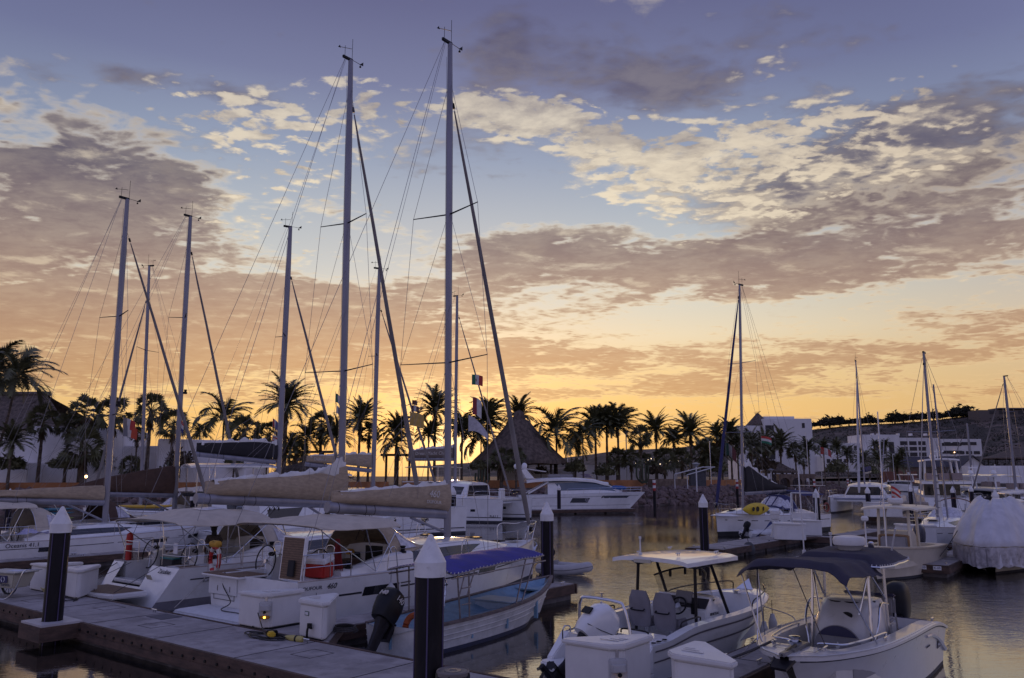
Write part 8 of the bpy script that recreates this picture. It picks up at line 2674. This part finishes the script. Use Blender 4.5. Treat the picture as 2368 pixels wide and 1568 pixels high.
# handcart
hc=thing('dock_cart','pale two wheeled dock handcart with navy logo behind the pile','handcart',tuple(dk(-26.95,10.15,ZD)),R(-20))
tub=MB()
r0=[(-.42,-.27,.30),(.52,-.27,.30),(.52,.27,.30),(-.42,.27,.30)]
r1=[(-.58,-.36,.72),(.66,-.36,.72),(.66,.36,.72),(-.58,.36,.72)]
tub.loft([r0,r1])
IV=mat('ivory_tub',(.48,.45,.36),.5,var=.06)
tub.build('tub',IV,hc,bevel=.03)
MB().prism([(-.66,-.42),(.74,-.42),(.74,.42),(-.66,.42)],.72,.76).build('lid',mat('grey_lid',(.42,.41,.38),.5),hc,bevel=.02)
for y in (-.45,.45):
 wq=MB().tube([(-.50+.30*math.cos(a),y,.30+.30*math.sin(a)) for a in [2*PI*i/24 for i in range(24)]],.035,7,closed=True).build('wheel',BLACK(),hc)
 sp2=MB()
 for i in range(6):
  a=PI*i/6
  sp2.tube([(-.50+.29*math.cos(a),y,.30+.29*math.sin(a)),(-.50-.29*math.cos(a),y,.30-.29*math.sin(a))],.01,4)
 sp2.build('spoke',BLACK(),wq)
MB().tube(arc([(-.3,-.38,.05),(.1,-.40,.02),(.5,-.40,.04),(.8,-.38,.35),(.95,-.3,.8),(.98,0,.82),(.95,.3,.8)],4),.018,6).build('handle',STEEL(),hc)
MB().box((.22,-.345,.56),(.34,.012,.20),0).build('logo',mat('sign_navy',(.02,.02,.10),.5),hc)
cr=MB()
for s_ in (-1,1):
 cr.tube(arc([(.22+s_*.03,-.358,.63),(.22+s_*.07,-.358,.56),(.22+s_*.03,-.358,.49)],3),.013,4)
cr.build('logo_mark',mat('sign_white',(.70,.70,.72),.5),hc)
text('tub_letters','Marina',.15,frame3((.25,-.318,.405),(1,0,0),(0,-1,-.2)),mat('letter_grey',(.10,.10,.12),.5),hc)
MB().box((.25,.05,.765),(.45,.35,.008),.1).build('paper_sheet',mat('pale_blue_paper',(.50,.52,.62),.7),hc)
# waste bin
wb=at(1047,1520,12.6)
bn=thing('waste_bin','round dark grey waste bin with flat lid beside the nearest pile','bin',(wb.x,12.6,ZD))
MB().lathe([(.20,0),(.225,.55),(.235,.60),(.215,.62)],n=28).build('barrel',mat('grey_bin',(.09,.085,.09),.6),bn)
MB().lathe([(.245,.60),(.25,.65),(.235,.668),(.225,.655),(.13,.652),(.125,.662),(.06,.662),(.055,.652)],n=28).build('lid',mat('brown_grey_lid',(.16,.14,.13),.5),bn)
MB().grid(lambda u,v:V3((.242+.02*math.sin(u*60))*math.cos(6.283*u),(.242+.02*math.sin(u*47))*math.sin(6.283*u),.61-.13*v-.03*math.sin(u*31)),60,3).build('bin_liner',mat('black_bag',(.02,.02,.022),.25),bn)
def cable(name,label,pts,r=.014,m=None,cat='cable'):
 return tag(MB().tube(arc(pts,8),r,6).build(name,m or mat('black_cable',(.015,.014,.015),.5)),label,cat)
def loops(p,q,n,R0,seed):
 rnd_=random.Random(seed)
 out=[]
 for k in range(n*7):
  a=2*PI*k/7
  rr=R0*rnd_.uniform(.6,1.15)
  out.append(dk(p+rr*1.5*math.cos(a),q+rr*.6*math.sin(a),ZD+.02+.012*(k//7)))
 return out
cable('power_cable','coiled black power cable on the walkway before the amber lamp locker',loops(-15.75,11.25,4,.42,1)+[dk(-15.9,11.3,ZD+.1),dk(-16.55,11.58,ZD+.40)])
cable('power_cable','black cable running over the swim platform up the stern of the teak panel sloop',[dk(-16.9,11.7,ZD+.05),dk(-17.6,12.4,.46),dk(-19.2,12.9,.45),dk(-20.1,12.9,.46),dk(-20.3,13.3,.6),dk(-20.9,13.42,1.0),dk(-20.95,13.5,1.34)])
cable('power_cable','tangled black cable on the walkway beside the handcart locker',loops(-25.2,10.95,3,.45,2))
yp=thing('yellow_connector','yellow cable connector lying before the amber lamp locker','connector',tuple(dk(-15.55,11.25,ZD+.06)),R(-60))
MB().box((0,0,.03),(.22,.15,.12)).build('housing',mat('safety_yellow',(.62,.42,.03),.5),yp,bevel=.03)
MB().box((-.18,.06,.03),(.22,.18,.11),.4).build('adaptor_box',BLACK(),yp,bevel=.02)
yc=thing('yellow_connector','long yellow cable plug lying between the two middle lockers','connector',tuple(dk(-14.95,11.42,ZD+.05)),R(-32))
MB().lathe([(.03,-.28),(.05,-.2),(.07,-.05),(.07,.2),(.05,.26)],(0,0,0),12,axis='x').build('plug',mat('dusty_yellow',(.42,.36,.12),.6),yc)
MB().lathe([(.075,.05),(.075,.1)],(0,0,0),12,axis='x').build('collar',BLACK(),yc)
yf=thing('hose_reel','yellow folded hose rack between the two left lockers','hose',tuple(dk(-26.25,11.0,ZD)),R(-38))
hs=MB()
for k in range(4):
 hs.tube(arc([(-.3,-.03*k,.10+.04*k),(.1,-.05*k,.14+.03*k),(.5,-.03*k,.30+.02*k),(.45,0,.62)],4),.014,5)
hs.build('hose',mat('dusty_yellow',(.42,.36,.12),.6),yf)
cable('coiled_rope','coil of dark rope on the finger pier beside the black outboard',[dk(-14.85+(.30-.02*(k//8))*math.cos(k*.785),12.75+(.26-.02*(k//8))*math.sin(k*.785),ZD+.03+.004*k) for k in range(30)],.02,ROPE(),'rope')
cable('mooring_line','mooring line from the lifebuoy sloop port quarter to the dock cleat',[dk(-27.4,13.6,1.2),dk(-26.6,12.5,.85),dk(-25.2,11.9,.56)],.012,ROPE(),'rope')
cable('mooring_line','thin mooring line from the lifebuoy sloop starboard quarter down to the teak panel sloop platform',[dk(-22.3,13.9,1.25),dk(-22.0,13.3,.9),dk(-21.5,12.35,.45)],.009,ROPEL(),'rope')
cable('mooring_line','pale rope sagging from the grey seated motorboat bow across to the navy topped boat',[tuple(MBAR@V3(5.1,-1.15,1.12)),tuple(MBAR@V3(5.4,-1.8,.80)),tuple(wa@V3(5.9,-1.3,.80)),tuple(wa@V3(5.2,-1.05,1.24))],.012,ROPEL(),'rope')
# cool box and wet gear on the two near sloops
cb_=thing('cool_box','red cool box with tilted white lid in the cockpit of the teak panel sloop','cool box',tuple(wd@V3(2.25,-1.62,1.33)),HB+.2)
MB().box((0,0,.2),(.42,.66,.40)).build('body',RED(),cb_,bevel=.03)
MB().box((-.02,0,.47),(.46,.72,.16),rx=-.28).build('lid',mat('sign_white',(.70,.70,.72),.5),cb_,bevel=.03)
rr=thing('rope_hank','hank of dark red rope hanging beside the red cool box','rope',tuple(wd@V3(2.85,-1.55,1.75)),HB)
hk=MB()
for k in range(6):
 hk.tube(arc([(0,-.03*k,.55),(.03*k-.05,-.05,.2),(.02*k,-.04*k,-.30),(.06,-.03*k,.2),(0,-.03*k,.55)],4),.016,5)
hk.build('coils',mat('dark_red_rope',(.20,.015,.015),.8),rr)
yt=thing('instrument_cover','yellow cloth on the cockpit table edge of the teak panel sloop','cloth',tuple(wd@V3(5.0,.35,1.62)),HB)
MB().box((0,0,.08),(.2,.3,.16)).build('cloth',mat('marigold_foam',(.50,.27,.03),.8,var=.2,bump=.6,bscale=30),yt,bevel=.04)
cb2=thing('cool_box','blue cool box with turquoise crate at the stern rail of the lifebuoy sloop','cool box',tuple(wz@V3(1.95,.35,.64)),HB)
MB().box((0,-.1,.17),(.40,.62,.34)).build('body',mat('sign_navy',(.02,.02,.10),.5),cb2,bevel=.03)
MB().box((0,-.1,.37),(.42,.64,.07)).build('lid',mat('sign_white',(.70,.70,.72),.5),cb2,bevel=.02)
MB().box((.30,-.2,.52),(.34,.80,.36)).build('crate',mat('dark_crate',(.03,.03,.035),.6),cb2,bevel=.03)
MB().box((.30,-.2,.72),(.36,.82,.05)).build('crate_lid',mat('turquoise_lid',(.03,.20,.22),.5),cb2,bevel=.02)
gb=thing('grill_cover','brown canvas covered grill on the stern rail of the far left sloop','cover',tuple(ws@V3(.7,-1.3,1.35)),HB)
MB().lathe([(.30,-.25),(.36,.0),(.34,.35),(.22,.62),(.05,.7)],n=14).build('canvas',BROWN(),gb,sharp=60)
MB().tube([(0,0,-.6),(0,0,-.2)],.03,6).build('bracket',STEEL(),gb)
tw_=tag(MB().grid(lambda u,v:ws@V3(1.6+1.4*u,-1.75+.25*v,1.50+.22*math.sin(u*5)*v+.1*u+.03*math.sin(u*23+v*9)),14,5).build('towel',mat('lilac_towel',(.45,.44,.62),.9,var=.15)),'pale lilac towel draped along the cockpit side of the far left sloop','towel')
for k,(c_,z_,lab) in enumerate((((.03,.12,.16),1.75,'teal kayak on a rack behind the far left sloop, upper of two'),((.03,.14,.20),1.45,'teal kayak on a rack behind the far left sloop, lower of two'),((.22,.30,.03),1.05,'lime green kayak on the rack behind the far left sloop'),((.55,.33,.02),2.05,'bright yellow kayak on deck behind the far left sloop hood'))):
 px=105 if k <3 else 340
 c0=at(px,1180,62 if k <3 else 60)
 kk=thing('kayak',lab,'kayak',(c0.x,c0.y,z_-.2),R(8))
 rings=[]
 for i in range(13):
  u=i/12
  r=max(.02,1-abs(2*u-1)**2.4)
  rings.append([(lerp(-2.1,2.1,u),.38*r**.7*math.cos(a),.15*r**.8*math.sin(a)+.12*abs(2*u-1)**3) for a in [2*PI*j/10 for j in range(10)]])
 MB().loft(rings).build('hull',mat('kayak_%d'%k,c_,.45,var=.1),kk)
 MB().tube([(.35*math.cos(a),.2*math.sin(a),.15) for a in [2*PI*j/14 for j in range(14)]],.03,5,closed=True).build('cockpit_rim',BLACK(),kk)

# flags on the rigging
flag('flag','tricolour flag with centre emblem flying highest beside the 460 sloop mast','flag',tuple(at(1091,866,74)),R(-12),1.05,.95,[FG,FW,FR],True,(.16,.09,.05),.25,'flags on the rigging')
flag('flag','red and white signal flag hanging below the tricolour flag','flag',tuple(at(1093,918,74)),R(-15),.9,1.6,[(.25,.04,.05),FW],True,None,.7,'flags on the rigging')
flag('flag','pale torn pennant lowest beside the palapa palms','flag',tuple(at(1083,960,80)),R(-10),2.2,1.6,[(.48,.47,.50)],True,None,.9,'flags on the rigging',tri=True)
flag('flag','yellow pennant glowing in front of the sun','flag',tuple(at(948,953,60)),R(-8),1.1,1.0,[(.45,.30,.08)],True,None,.35,'flags on the rigging')
flag('flag','small white and dark flag above the yellow pennant','flag',tuple(at(951,937,60)),R(-8),.6,.45,[(.10,.04,.05),FW,(.10,.05,.04)],True,None,.3,'flags on the rigging')
flag('flag','tiny dark flag topmost above the yellow pennant','flag',tuple(at(953,925,60)),R(-8),.4,.35,[(.12,.05,.03)],True,None,.3,'flags on the rigging')
flag('flag','folded tricolour flag left of the lifebuoy sloop mast','flag',tuple(at(776,910,37)),R(-20),.42,.40,[FG,FW,FR],True,None,1.1,'flags on the rigging')
flag('flag','white signal flag hanging under the folded tricolour flag','flag',tuple(at(778,938,37)),R(-30),.3,.35,[FW,(.05,.05,.12)],True,None,1.1,'flags on the rigging')
flag('flag','upper tricolour flag at the leftmost tall mast','flag',tuple(at(286,966,42)),R(-15),.75,.5,[(.25,.22,.2),FW,FR],True,None,.5,'flags on the rigging')
flag('flag','lower tricolour flag at the leftmost tall mast','flag',tuple(at(286,984,42)),R(-15),.85,.55,[(.2,.2,.22),FW,(.45,.07,.03)],True,None,.35,'flags on the rigging')
flag('flag','small flag with white square left of the black cover catamaran mast','flag',tuple(at(631,968,51)),R(-30),.5,.5,[FR,FW,(.05,.05,.2)],True,None,.9,'flags on the rigging')
flag('flag','striped flag low beside the black cover catamaran mast','flag',tuple(at(630,1006,51)),R(-15),.55,.4,[FR,FW,FR,FW],False,None,.5,'flags on the rigging')
flag('flag','small tricolour flag hanging left of the brown cover mast','flag',tuple(at(419,972,46)),R(-50),.4,.6,[(.04,.04,.15),FW,FR],False,None,.6,'flags on the rigging')
flag('flag','tricolour courtesy flag beside the hotel tower balconies','flag',tuple(at(1759,1008,58)),R(-10),.75,.5,[FG,FW,FR],False,None,.35,'flags on the rigging')
flag('flag','pale drooping flag glimpsed behind the navy furled sail','flag',tuple(at(1676,1024,135)),R(-35),2.0,2.0,[(.02,.06,.04),(.22,.21,.2),(.10,.03,.03)],True,None,1.0,'flags on the rigging')
flag('flag','red and white flag on the flagpole before the low hotel wing','flag',tuple(at(1896,1034,189)),R(-5),2.6,1.6,[FR,FW,(.3,.06,.05)],True,None,.5,'flags on the rigging')
bd=thing('bird','lone dark bird gliding over the long white wall','bird',tuple(at(451,967,90)))
MB().plate([(-.05,-.05,0),(-.55,.1,.16),(-.3,.15,.14),(.0,.1,.04)],.02).plate([(.05,-.05,0),(.5,.1,.24),(.3,.15,.18),(.0,.1,.04)],.02).tube([(-.02,-.3,0),(0,0,.02),(.02,.28,.03)],[.03,.07,.02],6).build('body',BLACK(),bd)

# person standing in the lifebuoy sloop's cockpit
def skin(name,verts,edges,radii,material,parent,root=0,sub=2):
 me=bpy.data.meshes.new(name)
 me.from_pydata([tuple(v) for v in verts],edges,[])
 o=bpy.data.objects.new(name,me)
 COL.objects.link(o)
 md=o.modifiers.new('s','SKIN')
 for i,r in enumerate(radii):
  sv=me.skin_vertices[0].data[i]
  sv.radius=r if isinstance(r,tuple) else (r,r)
  sv.use_root=i ==root
 ms=o.modifiers.new('u','SUBSURF')
 ms.levels=ms.render_levels=sub
 dg=bpy.context.evaluated_depsgraph_get()
 m2=bpy.data.meshes.new_from_object(o.evaluated_get(dg))
 bpy.data.objects.remove(o)
 m2.materials.clear()
 m2.materials.append(material)
 m2.polygons.foreach_set('use_smooth',[True]*len(m2.polygons))
 q=bpy.data.objects.new(name,m2)
 COL.objects.link(q)
 q.parent=parent
 return q
pe=thing('person','person in dark patterned shirt and dark cap standing in the lifebuoy sloop cockpit','person',tuple(wz@V3(3.15,-.85,.64)),HB+R(70))
SK_=mat('tanned_skin',(.14,.075,.05),.6)
# facing local +x; joints: pelvis, chest, neck, head, arms, legs
bv=[(0,0,.92),(0,0,1.12),(.02,0,1.34),(.03,0,1.46),(.05,0,1.53),(.07,0,1.64),(.06,0,1.72),(0,.17,1.40),(-.02,.23,1.14),(.10,.24,.92),(.14,.235,.85),(0,-.17,1.40),(-.03,-.24,1.13),(.06,-.25,.90),(.09,-.245,.83),(0,.09,.88),(.03,.10,.48),(-.02,.10,.08),(.13,.11,.04),(0,-.09,.88),(.01,-.10,.48),(-.03,-.11,.08),(.12,-.12,.04)]
be=[(0,1),(1,2),(2,3),(3,4),(4,5),(5,6),(2,7),(7,8),(8,9),(9,10),(2,11),(11,12),(12,13),(13,14),(0,15),(15,16),(16,17),(17,18),(0,19),(19,20),(20,21),(21,22)]
bvr=[.13,.12,.13,.065,.06,.095,.07,.06,.045,.034,.036,.06,.045,.034,.036,.095,.065,.045,.04,.095,.065,.045,.04]
# five fingers on each hand
for hx,hy,hz in ((.14,.235,.85),(.09,-.245,.83)):
 root_i=10 if hy >0 else 14
 for k,(dy,L) in enumerate(((-.030,.070),(-.010,.080),(.010,.075),(.030,.06))):
  i=len(bv)
  bv+=[(hx+.02,hy+dy,hz-.035),(hx+.045,hy+dy,hz-.035-L)]
  bvr+=[.011,.008]
  be+=[(root_i,i),(i,i+1)]
 i=len(bv)
 bv+=[(hx+.045,hy-math.copysign(.03,hy),hz-.005),(hx+.08,hy-math.copysign(.035,hy),hz-.04)]
 bvr+=[.012,.009]
 be+=[(root_i,i),(i,i+1)]
skin('body',bv,be,bvr,SK_,pe)
skin('shirt',[(0,0,.93),(0,0,1.12),(.02,0,1.33),(.03,0,1.43),(0,.18,1.40),(-.02,.235,1.2),(0,-.18,1.40),(-.03,-.245,1.2)],[(0,1),(1,2),(2,3),(2,4),(4,5),(2,6),(6,7)],[(.155,.17),(.145,.16),(.15,.165),.09,.082,.068,.082,.068],mat('patterned_shirt',(.075,.06,.055),.9,var=.5,vscale=22),pe)
skin('trousers',[(0,0,.95),(0,.095,.86),(.03,.105,.48),(-.02,.105,.12),(0,-.095,.86),(.01,-.105,.48),(-.03,-.115,.12)],[(0,1),(1,2),(2,3),(0,4),(4,5),(5,6)],[.15,.115,.085,.065,.115,.085,.065],mat('dark_trousers',(.05,.045,.045),.9),pe)
MB().sphere((.045,0,1.66),.118,16,sq=(1.02,.86,1.08)).sphere((-.03,0,1.50),.09,12,sq=(.7,1.0,1.5)).build('hair',mat('dark_hair',(.012,.010,.009),.6),pe)
MB().lathe([(.125,1.70),(.128,1.76),(.10,1.82),(.03,1.84)],(.05,0,0),18).prism([(.14,-.09),(.25,-.05),(.27,0),(.25,.05),(.14,.09)],1.70,1.715).build('cap',mat('black_cap',(.012,.012,.016),.8),pe)
fc=MB().sphere((.165,0,1.625),.018,8,sq=(1.2,.8,1.1))
for y in (-.036,.036):
 fc.sphere((.145,y,1.655),.012,8)
fc.sphere((.150,0,1.575),.02,8,sq=(.5,1.3,.4))
fc.build('face',SK_,pe)
